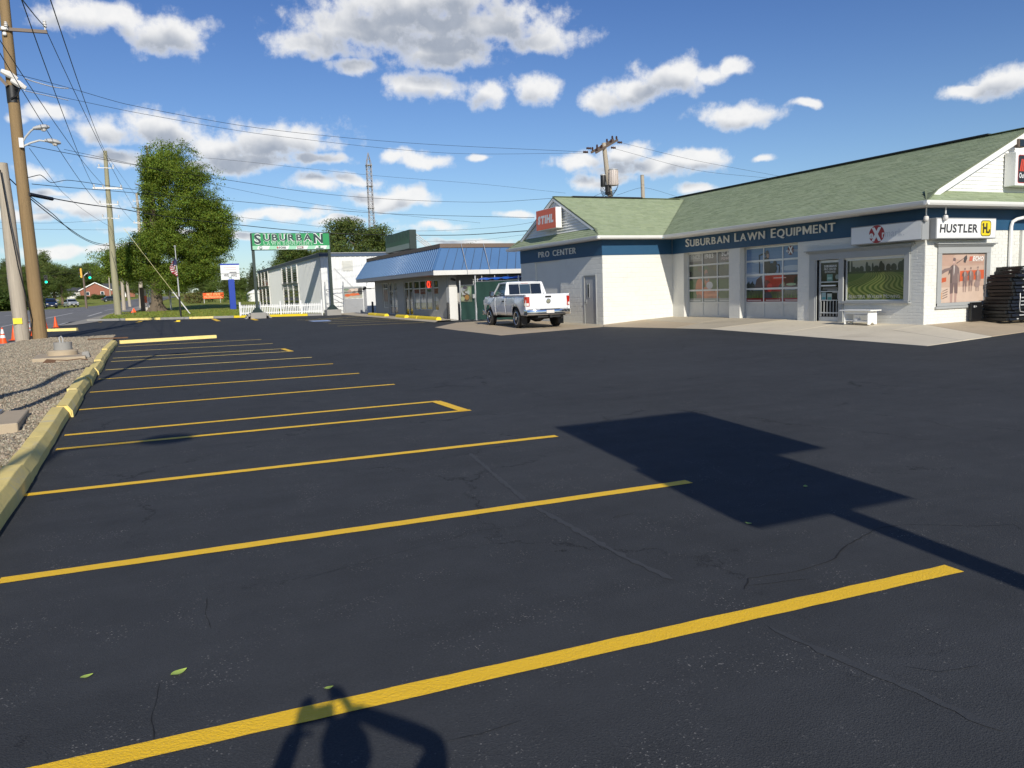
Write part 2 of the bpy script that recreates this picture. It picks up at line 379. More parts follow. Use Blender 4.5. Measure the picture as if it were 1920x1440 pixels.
def asphalt(name, col, speck=.5, cracks=.5):
    m, nt, p, o = newmat(name); pos = nt.n('ShaderNodeNewGeometry').outputs['Position']
    big = nt.noise(pos, .35, 5, .65, .4); med = nt.noise(pos, 3.2, 5, .65); fine = nt.noise(pos, 95., 2, .6); grit = nt.n('ShaderNodeTexVoronoi', i_Vector=pos, i_Scale=150.); 
    streak = nt.noise(nt.vmath('MULTIPLY', pos, (.25, 2.2, 1.)), 1.1, 4, .6)
    k = nt.math('ADD', nt.math('MULTIPLY_ADD', nt.math('SUBTRACT', big, .5), .55, 1.), nt.math('ADD', nt.math('MULTIPLY', nt.math('SUBTRACT', med, .5), .42), nt.math('ADD', nt.math('MULTIPLY', nt.math('SUBTRACT', fine, .5), .9), nt.math('MULTIPLY', nt.math('SUBTRACT', streak, .5), .35))))
    c = nt.mix(1., col, nt.n('ShaderNodeCombineColor', i_0=k, i_1=k, i_2=k).outputs[0], 'MULTIPLY')
    fl = nt.math('MULTIPLY', nt.ramp(nt.n('ShaderNodeSeparateColor', i_0=grit.outputs['Color']).outputs[0], .955, .985), nt.ramp(nt.noise(pos, 2.1, 4, .7), .46, .70))
    c = nt.mix(nt.math('MULTIPLY', fl, speck), c, (.42, .40, .37))
    wv = nt.n('ShaderNodeTexNoise', i_Vector=pos, i_Scale=2.6, i_Detail=7., i_Roughness=.72)
    pw = nt.vmath('MULTIPLY_ADD', nt.vmath('SUBTRACT', wv.outputs['Color'], (.5, .5, .5)), (.8, .8, 0), pos)
    ve = nt.n('ShaderNodeTexVoronoi', feature='DISTANCE_TO_EDGE', i_Vector=pw, i_Scale=.36)
    ck = nt.math('MULTIPLY', nt.math('SUBTRACT', 1., nt.ramp(ve.outputs['Distance'], .0, .0055)), nt.ramp(nt.noise(pos, .55, 4, .7), .47, .60))
    c = nt.mix(nt.math('MULTIPLY', ck, cracks), c, (.012, .012, .013))
    nt.L.new(c, p.inputs['Base Color'])
    p.inputs['Roughness'].default_value = .8; p.inputs['Specular IOR Level'].default_value = .15
    hgt = nt.math('SUBTRACT', nt.math('ADD', nt.math('MULTIPLY', fine, .5), nt.math('ADD', nt.math('MULTIPLY', grit.outputs['Distance'], .6), nt.math('MULTIPLY', med, .8))), nt.math('MULTIPLY', ck, 1.2))
    bn = nt.n('ShaderNodeBump', i_Strength=.55, i_Distance=.006, i_Height=hgt); nt.L.new(bn.outputs[0], p.inputs['Normal'])
    return m
asphalt('asphalt', (.0500, .0528, .0570), .5, .7); asphalt('road_asphalt', (.21, .205, .20), .2, .8)
def grass_mat(name, a, b):
    m, nt, p, o = newmat(name); pos = nt.n('ShaderNodeNewGeometry').outputs['Position']
    c = nt.mix(nt.ramp(nt.noise(pos, .22, 6, .65), .35, .68), a, b); c = nt.mix(nt.math('MULTIPLY', nt.ramp(nt.noise(pos, 5., 4, .7), .4, .7), .45), c, (.20, .19, .055))
    nt.L.new(c, p.inputs['Base Color']); p.inputs['Roughness'].default_value = .95; p.inputs['Specular IOR Level'].default_value = .1
    bn = nt.n('ShaderNodeBump', i_Strength=.8, i_Distance=.08, i_Height=nt.noise(pos, 14., 3)); nt.L.new(bn.outputs[0], p.inputs['Normal'])
grass_mat('grass', (.21, .27, .05), (.32, .32, .08))
def leaf_mat(name, tint=1.):
    m, nt, p, o = newmat(name); at = nt.n('ShaderNodeVertexColor', layer_name='Col').outputs[0]
    oi = nt.n('ShaderNodeObjectInfo').outputs['Random']; k = nt.math('MULTIPLY_ADD', oi, .4, .8*tint)
    c = nt.mix(1., at, nt.n('ShaderNodeCombineColor', i_0=k, i_1=k, i_2=k).outputs[0], 'MULTIPLY')
    nt.L.new(c, p.inputs['Base Color']); p.inputs['Roughness'].default_value = .55; p.inputs['Specular IOR Level'].default_value = .25
    tr = nt.n('ShaderNodeBsdfTranslucent', i_Color=nt.mix(1., c, (1.1, 1.15, .5), 'MULTIPLY')); mx = nt.n('ShaderNodeMixShader', i_0=.4)
    nt.L.new(p.outputs[0], mx.inputs[1]); nt.L.new(tr.outputs[0], mx.inputs[2]); nt.L.new(mx.outputs[0], o.inputs[0])
leaf_mat('leaf')
print_mat('stone', .9, .2, .06); print_mat('shingle', .92, .15, .05)
# ------------------------------------------------------------------ ground, lot, road
def sheet(name, mats, xs, ys, zf, keep=None):
    mb = MB(); nx = len(xs); vs = [(x, y if not callable(y) else y(x), 0) for y in ys for x in xs]; vs = [(x, y, zf(x, y)) for x, y, _ in vs]
    fs = [(j*nx+i, j*nx+i+1, (j+1)*nx+i+1, (j+1)*nx+i) for j in range(len(ys)-1) for i in range(nx-1)]
    mb.add(vs, fs); return structure(mb.build(name, mats, smooth=False))
ys_all = list(np.arange(-90, 440, 5.))+[500, 700, 1000, 1600, 2600]
sheet('ground', 'grass', [-1600, -700, -300, -120, -60, -30, -12, 0, 12, 30, 60, 120, 300, 700, 1600], ys_all, lambda x, y: za(y)-.10)
KL = [(-30., 94.), (-5.9, 75.4), (2.4, 69.0), (12.5, 62.6), (14.2, 64.2), (48., 64.2)]     # far edge of the lot
def kerb_y(x):
    for (x0, y0), (x1, y1) in zip(KL, KL[1:]):
        if x0 <= x <= x1: return y0+(y1-y0)*(x-x0)/(x1-x0)
    return KL[-1][1]
xs = [-5.9, -4, -2, 0, 2.4, 5, 8, 10.5, 12.5, 13.2, 14.2, 17, 22, 30, 48]
def lot_rows(x): return list(np.linspace(-30, 60, 46))
mb = MB(); nx = len(xs); rows = [(lambda x, y=y: y) for y in np.arange(-30, 62.1, 2.)]+[kerb_y]
vs = [(x, r(x), za(r(x))) for r in rows for x in xs]
mb.add(vs, [(j*nx+i, j*nx+i+1, (j+1)*nx+i+1, (j+1)*nx+i) for j in range(len(rows)-1) for i in range(nx-1)])
lot = structure(mb.build('parking_lot', 'asphalt'))
# road: a strip between two edge lines, bending right in the distance
RR = [(-5.9, -90), (-5.9, 55), (-5.75, 66), (-4.6, 86), (-2.6, 124), (-.4, 164), (4, 220), (10, 300)]
RLf = [(-19, -90), (-19, 60), (-20, 90), (-20.5, 125), (-19.5, 147), (-12.2, 156), (-6.8, 196), (-.5, 300)]
mb = MB(); n = 40; 
def along(pl, y):
    for a, b in zip(pl, pl[1:]):
        if a[1] <= y <= b[1]: return a[0]+(b[0]-a[0])*(y-a[1])/(b[1]-a[1])
    return pl[-1][0]
ry = sorted(set(list(np.linspace(-90, 300, 66))+[p[1] for p in RR]+[p[1] for p in RLf])); vs = []
for y in ry: a, b = along(RLf, y), along(RR, y); vs += [(a+(b-a)*k/4, y, za(y)-.012) for k in range(5)]
mb.add(vs, [(j*5+i, j*5+i+1, j*5+i+6, j*5+i+5) for j in range(len(ry)-1) for i in range(4)])
road = structure(mb.build('road', 'road_asphalt'))
mb = MB(); mb.add([(-120, 128, za(128)-.016), (-19.8, 128, za(128)-.016), (-18.6, 148, za(148)-.016), (-120, 150, za(150)-.016)], [(0, 1, 2, 3)]); structure(mb.build('side_road', 'road_asphalt'))
def strip(mb, p0, p1, w, dz=.004, seg=1., jag=0., zf=None):
    """a painted stripe following the ground, with slightly uneven edges"""
    p0 = Vector((p0[0], p0[1])); p1 = Vector((p1[0], p1[1])); d = p1-p0; n = max(1, int(d.length/seg)); q = Vector((-d.y, d.x)).normalized()*w/2; vs = []
    for i in range(n+1):
        p = p0+d*(i/n)
        for s in (-1, 1):
            e = p+q*s*(1+rng.uniform(-jag, jag)); vs.append((e.x, e.y, (zf or (lambda x, y: za(y)))(e.x, e.y)+dz))
    mb.add(vs, [(2*i, 2*i+1, 2*i+3, 2*i+2) for i in range(n)])
def road_mark(a, b, w):
    mb = MB(); strip(mb, G(*a), G(*b), w, .0, 4.); mb.build('road_marking', 'line_white', road)
for a, b, w in (((83,597.5),(136,587),.22), ((111,609),(130,604),.2), ((165,593),(191,585.4),.25), ((8,592.5),(62,586),.2), ((92,584),(103,583.6),.5), ((112,583.2),(121,582.9),.5), ((129,582.9),(139,582.5),.5), ((145,582.2),(153,581.9),.5), ((160,581.6),(168,581.3),.5), ((2,613),(58,600),.16), ((196,582),(238,575.5),.25)):
    road_mark(a, b, w)
# parking stripes (left end, right end)
LN = [((-1.35,3.215),(4.12,2.96)),((-.97,5.66),(4.12,5.43)),((-1.17,8.2),(4.18,7.98)),((-1.11,10.62),(4.10,10.46)),((-1.11,11.71),(4.02,11.63)),((-1.12,14.36),(4.10,14.30)),((-1.12,17.0),(4.04,16.78)),((-1.10,19.69),(4.06,19.52)),
      ((-1.07,22.2),(4.0,21.95)),((-1.05,25.1),(3.97,24.75)),((-1.05,26.5),(3.92,26.2)),((-1.08,29.7),(4.0,29.35)),((-1.08,32.95),(4.0,32.5))]
for i, (a, b) in enumerate(LN):
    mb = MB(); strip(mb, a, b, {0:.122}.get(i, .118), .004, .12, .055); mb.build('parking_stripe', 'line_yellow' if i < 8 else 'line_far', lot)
for (a, b), w in ((((4.00,10.47),(3.98,11.62)), .16), (((3.90,24.76),(3.86,26.2)), .16)):
    mb = MB(); strip(mb, a, b, w, .008, .12, .04); mb.build('parking_stripe', 'line_yellow', lot)
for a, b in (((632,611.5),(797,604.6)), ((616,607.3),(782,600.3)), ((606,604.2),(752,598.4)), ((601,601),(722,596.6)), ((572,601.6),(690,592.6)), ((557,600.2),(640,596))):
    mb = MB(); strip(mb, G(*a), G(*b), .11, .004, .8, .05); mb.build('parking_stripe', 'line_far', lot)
mb = MB(); q = [G(*p) for p in ((578,601.6),(614,600),(622,602.2),(588,603.4))]; mb.poly([(p.x, p.y, p.z+.004) for p in q]); mb.build('blue_bay_marking', 'line_blue', lot)
for a, b in (((180,606),(188,603.6)), ((258,604.6),(264,602.4)), ((400,598),(410,602.2)), ((466,596),(482,600.6)), ((330,603.4),(336,601.6))):
    mb = MB(); strip(mb, G(*a), G(*b), .3, .004, 2., .05); mb.build('parking_stripe', 'line_yellow', lot)
def on_lot(pts, w, m, nm, jag=.3, dz=.003):
    """an uneven line lying on the asphalt through the given picture points"""
    P = [G(*p) for p in pts]; path = []
    for a, b in zip(P, P[1:]):
        n = max(2, int((b-a).length/.05))
        for i in range(n): q = a.lerp(b, i/n); path.append(Vector((q.x+rng.uniform(-1, 1)*w*jag*3, q.y+rng.uniform(-1, 1)*w*jag*3, 0)))
    path.append(P[-1]); vs = []
    for i, p in enumerate(path):
        d = path[min(i+1, len(path)-1)]-path[max(i-1, 0)]; q = Vector((-d.y, d.x, 0)).normalized()*w*rng.uniform(.25, .75)*(1 if 0 < i < len(path)-1 else .1)
        for s in (-1, 1): e = p+q*s; vs.append((e.x, e.y, za(e.y)+dz))
    mb = MB(); mb.add(vs, [(2*i, 2*i+1, 2*i+3, 2*i+2) for i in range(len(path)-1)]); return mb.build(nm, m, lot)
for pts, w in ((((1396,1108),(1404,1086),(1440,1080),(1492,1073),(1530,1062),(1562,1052),(1584,1026),(1612,1010),(1646,992),(1690,984)), .012), (((1395,1100),(1430,1096),(1480,1090),(1520,1086)), .007), (((1690,984),(1760,985),(1830,988),(1900,984),(1919,996)), .006), (((1440,890),(1452,882),(1478,878),(1484,866)), .008), (((1840,1248),(1760,1262),(1690,1250)), .005),
               ((( 300,1280),(296,1310),(284,1340),(290,1400)), .006), (((1000,984),(900,996),(820,1018),(700,1050),(560,1090)), .0035), (((1190,962),(1150,972),(1162,966)), .012), (((980,1352),(900,1378),(800,1400)), .004), (((1740,790),(1800,806),(1860,808)), .01), (((390,1120),(384,1150),(396,1180)), .007)):
    on_lot(pts, w*.62, 'crack', 'crack')
for pts, w in ((((985,940),(1090,1000),(1180,1050),(1262,1088)), .045), (((1440,1176),(1560,1230),(1700,1290),(1880,1372)), .04), (((880,850),(985,940)), .04)):
    on_lot(pts, w, 'seam', 'seam', .06, .0025)
# gravel island, pavement, kerbs
GY0, GY1 = -12., 41.2
gx = [-5.15, -4.8, -4.4, -4., -3.6, -3.2, -2.8, -2.4, -2., -1.7, -1.40]
gy = list(np.arange(GY0, 41.3, .5))
gnoise = lambda x, y: .022*math.sin(x*2.3+y*.9)+.018*math.sin(x*1.1-y*1.7)
def gravel_z(x, y): return za(y)+.115+gnoise(x, y)
def g_left(y): return -5.15 if y > 34 else -5.05
mm, nt, p, o = newmat('gravel_bed'); pos = nt.n('ShaderNodeNewGeometry').outputs['Position']
vo = nt.n('ShaderNodeTexVoronoi', i_Vector=pos, i_Scale=26.); gsep = nt.n('ShaderNodeSeparateColor', i_0=vo.outputs['Color']).outputs[0]
gc = nt.mix(gsep, (.19, .155, .11), (.44, .39, .305)); gc = nt.mix(nt.ramp(nt.noise(pos, .8, 4), .4, .7), gc, nt.mix(1., gc, (.80, .74, .66), 'MULTIPLY'))
nt.L.new(gc, p.inputs['Base Color']); p.inputs['Roughness'].default_value = .95; bn = nt.n('ShaderNodeBump', i_Strength=1., i_Distance=.03, i_Height=nt.math('SUBTRACT', 1., vo.outputs['Distance'])); nt.L.new(bn.outputs[0], p.inputs['Normal'])
bed = sheet('gravel_bed', 'gravel_bed', gx, gy, gravel_z)
sheet('sidewalk', 'sidewalk', [-6.5, -5.15], list(np.arange(-40, 42., 2.)), lambda x, y: za(y)+.075)
sheet('driveway_pavement', 'sidewalk', [-1, 0, 1], [0, 1], lambda x, y: 0) if False else None
mb = MB()
PVR = [(-5.4, 64.5), (-4.55, 70.5), (-3.3, 86), (-1.3, 124), (1.0, 164)]
vs = []
for i, (x, y) in enumerate(PVR): vs += [(along(RR, y)-.05, y, za(y)+.03), (x+.55+i*.25, y, za(y)+.03)]
mb.add(vs, [(2*i, 2*i+1, 2*i+3, 2*i+2) for i in range(4)]); structure(mb.build('pavement', 'sidewalk'))
# loose stones: one mesh, boxy pebbles of many sizes
def stones(name, n, xr, yr, zf, smin, smax, bias=1.6):
    u = nrg.random(n)**bias; y = yr[0]+(yr[1]-yr[0])*u; x = nrg.uniform(xr[0], xr[1], n); s = nrg.uniform(smin, smax, n)*nrg.choice([.6, 1, 1, 1.35], n)
    cube = np.array([(-1,-1,-1),(1,-1,-1),(1,1,-1),(-1,1,-1),(-1,-1,1),(1,-1,1),(1,1,1),(-1,1,1)], float)*.5
    V = cube[None]*nrg.uniform(.55, 1.15, (n, 1, 3))+nrg.normal(0, .13, (n, 8, 3)); V[:, 4:, :2] *= .62
    a = nrg.uniform(0, 6.28, n); c, sn = np.cos(a)[:, None], np.sin(a)[:, None]
    X = V[..., 0]*c-V[..., 1]*sn; Y = V[..., 0]*sn+V[..., 1]*c; Z = V[..., 2]*.75
    tx = nrg.normal(0, .35, n)[:, None]; Z = Z+X*tx
    zz = np.array([zf(a, b) for a, b in zip(x, y)])
    V = np.stack([X*s[:, None]+x[:, None], Y*s[:, None]+y[:, None], Z*s[:, None]+zz[:, None]+.18*s[:, None]], -1).reshape(-1, 3)
    F0 = np.array([(4,5,6,7),(0,1,5,4),(1,2,6,5),(2,3,7,6),(3,0,4,7)]); Fc = (F0[None]+8*np.arange(n)[:, None, None]).reshape(-1, 4)
    me = bpy.data.meshes.new(name); me.from_pydata(V.tolist(), [], Fc.tolist()); me.materials.append(MATS['stone'])
    t = nrg.beta(1.6, 2.2, n); base = np.array([.17, .138, .098])[None]+t[:, None]*np.array([.36, .325, .26])[None]; warm = nrg.uniform(.9, 1.1, (n, 1)); base[:, :1] *= warm
    cl = np.concatenate([np.repeat(base, 20, 0), np.ones((n*20, 1))], 1).astype(np.float32)
    at = me.color_attributes.new('Col', 'FLOAT_COLOR', 'CORNER'); at.data.foreach_set('color', cl.ravel()); me.update()
    o = bpy.data.objects.new(name, me); COL.objects.link(o); return o
o = stones('gravel', 90000, (-5.1, -1.42), (7.5, 41.), gravel_z, .013, .032, 1.5)
tag(o, 'pale loose crushed stone covering the island behind the yellow kerb', 'gravel', kind='stuff')
# precast kerb blocks, each laid by hand and a little out of line
kerb = structure(bpy.data.objects.new('kerb', None)); COL.objects.link(kerb); WL['kerb'] = Vector((0, 0, 0))
KP = [(0, -.05), (-.004, .10), (-.062, .188), (-.215, .192), (-.225, -.05)]
def kerb_block(x, y0, y1, dx0=0., dx1=0., dz=0.):
    mb = MB(); n = 6; g0 = len(mb.v)
    vs = []
    for i in range(n+1):
        t = i/n; y = y0+(y1-y0)*t; j = 0 if i in (0, n) else 1
        for px, pz in KP: vs.append((x+dx0+(dx1-dx0)*t+px+rng.uniform(-.006, .006), y, za(y)+pz+dz+rng.uniform(-.005, .005)))
    m = len(KP); mb.add(vs, [(i*m+k, (i+1)*m+k, (i+1)*m+(k+1) % m, i*m+(k+1) % m) for i in range(n) for k in range(m)]+[tuple(range(m)), tuple(n*m+k for k in range(m))[::-1]])
    return mb.build('kerb_block', 'kerb_yellow', kerb, bevel=.005)
jy = [-9.4, -6.0, -2.6, .4, 3.1, 5.9, 8.72, 10.62, 13.52, 15.95, 18.3, 20.8, 23.3, 25.9, 28.3, 30.9, 34.3]
for i, (a, b) in enumerate(zip(jy, jy[1:])): kerb_block(-1.17, a+.012, b-.012, rng.uniform(-.035, .035), rng.uniform(-.035, .035), rng.uniform(-.015, .015))
for y, a in ((8.72, .02), (13.52, .015), (25.9, .02), (18.3, .012)):           # fresh yellow paint run into the joints
    mb = MB(); w = a
    prof = [(p[0]+.006*(1 if k < 3 else 0), p[1]+.006) for k, p in enumerate(KP[1:4])]; prof = [(.006, .03)]+prof
    vs = [(-1.17+px, yy, za(yy)+pz) for yy in (y-w, y+w) for px, pz in prof]; m = len(prof)
    mb.add(vs, [(k, k+1, m+k+1, m+k) for k in range(m-1)]); mb.build('paint_run', 'bright_yellow', kerb)
def long_kerb(name, label, p0, p1, w, h, m='kerb_yellow'):
    mb = MB(); p0 = Vector(p0); p1 = Vector(p1); d = (p1-p0); q = Vector((-d.y, d.x, 0)).normalized()*w/2; n = max(1, int(d.length/.5)); prof = [(-1, -.04), (-.72, h), (.72, h), (1, -.04)]; vs = []
    for i in range(n+1):
        c = p0+d*(i/n)
        for s, z in prof: vs.append((c.x+q.x*s, c.y+q.y*s, za(c.y)+z+rng.uniform(-.004, .004)))
    mb.add(vs, [(i*4+k, (i+1)*4+k, (i+1)*4+(k+1) % 4, i*4+(k+1) % 4) for i in range(n) for k in range(4)]+[(0, 1, 2, 3), tuple(n*4+k for k in (3, 2, 1, 0))])
    o = mb.build(name, m, bevel=.01)
    return tag(o, label, 'parking kerb')
long_kerb('parking_kerb', 'long yellow parking kerb laid across the bay end beside the gravel island', (-1.1, 35.0, 0), (2.56, 35.6, 0), .22, .13)
long_kerb('parking_kerb', 'worn grey and yellow parking kerb by the orange cones at the entrance', (-5.5, 53.9, 0), (-3.85, 53.3, 0), .3, .16)
fk = structure(bpy.data.objects.new('far_kerb', None)); COL.objects.link(fk); WL['far_kerb'] = Vector((0, 0, 0))
def far_kerb_piece(x0, x1, m, h=.17, off=.1):
    mb = MB(); vs = []
    for x in np.linspace(x0, x1, 5):
        y = kerb_y(x)
        for dy, z in ((-off, -.05), (-off, h*.8), (-off+.05, h), (-off+.2, h), (-off+.2, -.05)): vs.append((x, y+dy, za(y)+z))
    mb.add(vs, [(i*5+k, i*5+(k+1) % 5, (i+1)*5+(k+1) % 5, (i+1)*5+k) for i in range(4) for k in range(5)]+[(0, 4, 3, 2, 1), (20, 21, 22, 23, 24)]); mb.build('kerb_piece', m, fk)
for x0, x1, m in ((-4.6, -1.7, 'concrete_base'), (-1.68, .9, 'kerb_yellow'), (.92, 3.0, 'concrete_base'), (3.02, 4.75, 'kerb_yellow'), (4.77, 6.2, 'concrete_base'), (6.22, 8.5, 'bright_yellow'), (8.52, 11.4, 'bright_yellow'), (11.42, 12.4, 'concrete_base')):
    far_kerb_piece(x0, x1, 'stop_yellow' if m == 'bright_yellow' else m)
# lawn behind the far kerb
mb = MB(); lx = [-3.4, -1, 1, 3, 6, 9, 12.4]; lr = [lambda x: kerb_y(x)+.1, lambda x: kerb_y(x)+6, lambda x: 84, lambda x: 96, lambda x: 110, lambda x: 130, lambda x: 160, lambda x: 200]
xo = [0, 0, 1, 2, 2.5, 4.2, 7, 12]
vs = [((x+xo[j]) if i == 0 else x+(xo[j]*(1-i/6))+(i > 4)*j*3, r(x), za(r(x))+(.14 if j else .12)) for j, r in enumerate(lr) for i, x in enumerate(lx)]
mb.add(vs, [(j*7+i, j*7+i+1, (j+1)*7+i+1, (j+1)*7+i) for j in range(len(lr)-1) for i in range(6)]); structure(mb.build('lawn', 'grass'))
# concrete aprons
apron = structure(bpy.data.objects.new('apron', None)); COL.objects.link(apron); WL['apron'] = Vector((0, 0, 0))
def slab(pts, m, h=.0):
    """pts: (x, y, z above the lot surface)"""
    mb = MB(); top = [(x, y, za(y)+z) for x, y, z in pts]; n = len(top); c = tuple(sum(p[k] for p in top)/n for k in range(3))
    mb.add(top+[(x, y, z-.12) for x, y, z in top]+[c], [(i, (i+1) % n, 2*n) for i in range(n)]+[(i, n+i, n+(i+1) % n, (i+1) % n) for i in range(n)]); mb.build('concrete_slab', m, apron)
slab([(11.64,26.4,.006),(16.95,27.97,.006),(17.0,30.9,.01),(16.9,32.9,.012),(11.8,31.1,.006)], 'concrete_tan')
slab([(11.8,31.12,.006),(16.9,32.92,.012),(17.72,33.0,.03),(17.72,38.4,.03),(14.4,38.2,.012),(12.0,34.7,.006)], 'concrete_tan')
slab([(16.97,27.99,.006),(17.72,29.18,.02),(17.72,32.98,.03),(17.02,32.88,.012)], 'concrete')
slab([(16.97,27.95,.006),(18.05,24.6,.006),(19.6,25.2,.1),(19.6,29.18,.13),(17.74,29.18,.02)], 'concrete_tan')
slab([(18.06,24.57,.006),(18.45,23.1,.006),(21.4,22.3,.24),(21.4,25.5,.23),(19.62,25.17,.1)], 'concrete')
slab([(19.62,25.2,.1),(21.4,25.53,.23),(21.4,29.2,.21),(19.62,29.18,.13)], 'concrete')
slab([(18.46,23.06,.006),(17.95,19.2,.006),(19.9,19.4,.12),(21.5,19.5,.225),(21.5,22.24,.235)], 'concrete_white')
slab([(17.95,19.17,.006),(17.1,13.18,.006),(18.9,13.56,.02),(19.9,16.5,.13),(19.9,19.37,.12)], 'concrete_white')
slab([(19.92,19.37,.12),(19.92,16.5,.13),(21.4,16.62,.215),(21.5,19.47,.225)], 'concrete_white')
slab([(18.93,13.57,.02),(20.6,13.93,.015),(21.42,16.6,.215),(19.92,16.47,.13)], 'concrete_white')
slab([(20.63,13.94,.015),(24.0,14.67,.015),(24.2,16.7,.24),(21.45,16.6,.215)], 'concrete_tan')
slab([(24.03,14.68,.015),(33.0,16.6,.03),(24.23,16.7,.24)], 'concrete_tan')
# ================================================================== the green-roofed shop
shop = thing('shop_building', 'white painted shop with green shingle roof, dark blue band and two picture garage doors', 'building', (21.33, 22, 0))
FX, CY, PX0, PY0, PY1 = 21.33, 16.58, 17.72, 29.18, 37.25
EX = 20.54; EZ = 3.86                      # eave edges and height (gutters outside them)
SE, SW, SS, SN = 15.98, 17.28, 28.73, 37.87   # south eave, wing west eave, wing south and north eaves
KS = .47; RX = 25.6; RZ = EZ+KS*(RX-EX); WY = (SS+SN)/2; WZ = EZ+KS*(WY-SS)
fac = Pl((FX, PY0, 0), (0, -1, 0), (-1, 0, 0)); sou = Pl((FX, CY, 0), (1, 0, 0), (0, -1, 0))
pros = Pl((PX0, PY0, 0), (1, 0, 0), (0, -1, 0)); prow = Pl((PX0, PY1, 0), (0, -1, 0), (-1, 0, 0))
FU = lambda y: PY0-y
def wall(pl, u0, u1, v0, v1, holes, m, th=.25):
    """wall with rectangular openings (u0, v0, u1, v1), as piers, sills and lintels"""
    mb = MB(); us = sorted({u0, u1} | {h[0] for h in holes} | {h[2] for h in holes})
    for a, b in zip(us, us[1:]):
        hs = sorted([h for h in holes if h[0] <= a+1e-6 and h[2] >= b-1e-6], key=lambda h: h[1]); z = v0
        for h in hs:
            if h[1] > z+1e-4: pl.box(mb, a, z, b, h[1], -th, 0)
            z = h[3]
        if v1 > z+1e-4: pl.box(mb, a, z, b, v1, -th, 0)
    return mb.build('wall', m, shop)
h1 = (FU(28.36), .0, FU(25.42), 3.08); h2 = (FU(24.78), .0, FU(21.71), 3.08)
hd = (FU(20.80), .0, FU(19.82), 2.42); hw = (FU(19.62), .98, FU(17.26), 2.36)
hp = (.68, .86, 2.78, 2.38); hg = (4.62, .0, 8.0, 3.0)
wall(fac, 0, PY0-CY, .1, 3.74, [h1, h2, hd, hw], 'white_wall')
wall(sou, .251, 8.6, .1, 3.74, [hp, hg], 'white_wall')
wall(pros, .251, 3.61, .0, 3.74, [], 'white_wall')
hr = (PY1-35.6, .0, PY1-32.98, 3.06); hpd = (PY1-30.72, .0, PY1-29.76, 2.24)
wall(prow, 0, PY1-PY0, .0, 3.74, [hr, hpd], 'white_wall')
mb = MB(); mb.box(29.68, CY+.25, 0, 29.93, 37.3, 3.74); mb.box(17.97, 37.05, 0, 29.68, 37.3, 3.74); mb.build('wall', 'white_wall', shop)
mb = MB(); mb.box(FX+.30, CY+.3, 3.55, 29.6, 37, 3.6); mb.box(18.0, 29.5, 3.55, FX+.3, 37, 3.6); mb.build('ceiling', 'white_wall', shop)
PIECES = []
def courses(kind, pl, u0, u1, v0, v1, holes, L, Hc, joint, m):
    r = 0; v = v0
    while v < v1-.02:
        vt = min(v+Hc, v1); u = u0-(L/2 if r % 2 else 0)
        while u < u1-.01:
            segs = [(max(u, u0), min(u+L, u1))]
            for h in holes:
                if h[1] < (v+vt)/2 < h[3]: segs = [s for a, b in segs for s in ((a, min(b, h[0])), (max(a, h[2]), b)) if s[1]-s[0] > .03]
            for a, b in segs:
                if b-a > .03: PIECES.append((kind, pl, a+joint/2, v+joint/2, b-joint/2, vt-joint/2, m))
            u += L
        v += Hc; r += 1
trim_h = (FU(21.14), .0, FU(17.08), 2.72); trim_b = (FU(19.66), .0, FU(17.08), .90)
courses('brick', fac, .0, PY0-CY, .12, 3.07, [h1, h2, (FU(21.14), .0, FU(19.62), 2.72), (FU(19.66), .88, FU(17.08), 2.72)], .305, .1, .012, 'white_wall')
courses('brick', sou, .0, 4.6, .12, 3.07, [(.5, .76, 2.96, 2.62)], .305, .1, .012, 'white_wall')
courses('concrete_block', pros, .0, 3.61, .06, 3.07, [], .41, .205, .012, 'white_wall')
courses('concrete_block', prow, .0, PY1-PY0, .06, 3.07, [hr, (hpd[0]-.06, 0, hpd[2]+.06, 2.3)], .41, .205, .012, 'white_wall')
unit = {}
def piece_mesh(kind, m):
    if kind not in unit:
        b = MB(); i = .06
        b.add([(-.5,0,-.5),(.5,0,-.5),(.5,0,.5),(-.5,0,.5),(-.5+i*.3,1,-.5+i),(.5-i*.3,1,-.5+i),(.5-i*.3,1,.5-i),(-.5+i*.3,1,.5-i)], [(4,5,6,7),(0,1,5,4),(1,2,6,5),(2,3,7,6),(3,0,4,7)]); unit[kind] = b.mesh(kind, m)
    return unit[kind]
cam_o = Vector((0, 0, CH))
for kind in ('brick', 'concrete_block'):
    ps = [p for p in PIECES if p[0] == kind]
    ps.sort(key=lambda p: -(p[4]-p[2])*(p[5]-p[3])*abs((p[1].p(p[2], p[3])-cam_o).normalized().dot(p[1].N))/(p[1].p(p[2], p[3])-cam_o).length_squared)
    rest = MB()
    for i, (k, pl, a, v, b, t, m) in enumerate(ps):
        d = rng.uniform(.003, .0052)*(1.9 if pl in (sou, pros) else 1); c = pl.p((a+b)/2, (v+t)/2, .0005)
        if i < 298:
            o = bpy.data.objects.new(kind, piece_mesh(kind, m)); COL.objects.link(o)
            o.matrix_basis = Matrix.Translation(c-WL[shop.name]) @ Matrix((pl.U*(b-a), pl.N*d, pl.V*(t-v))).transposed().to_4x4(); o.parent = shop
        else: pl.box(rest, a, v, b, t, .0005, d)
    if rest.v: rest.build(kind+'_courses', 'white_wall', shop, kind='stuff')
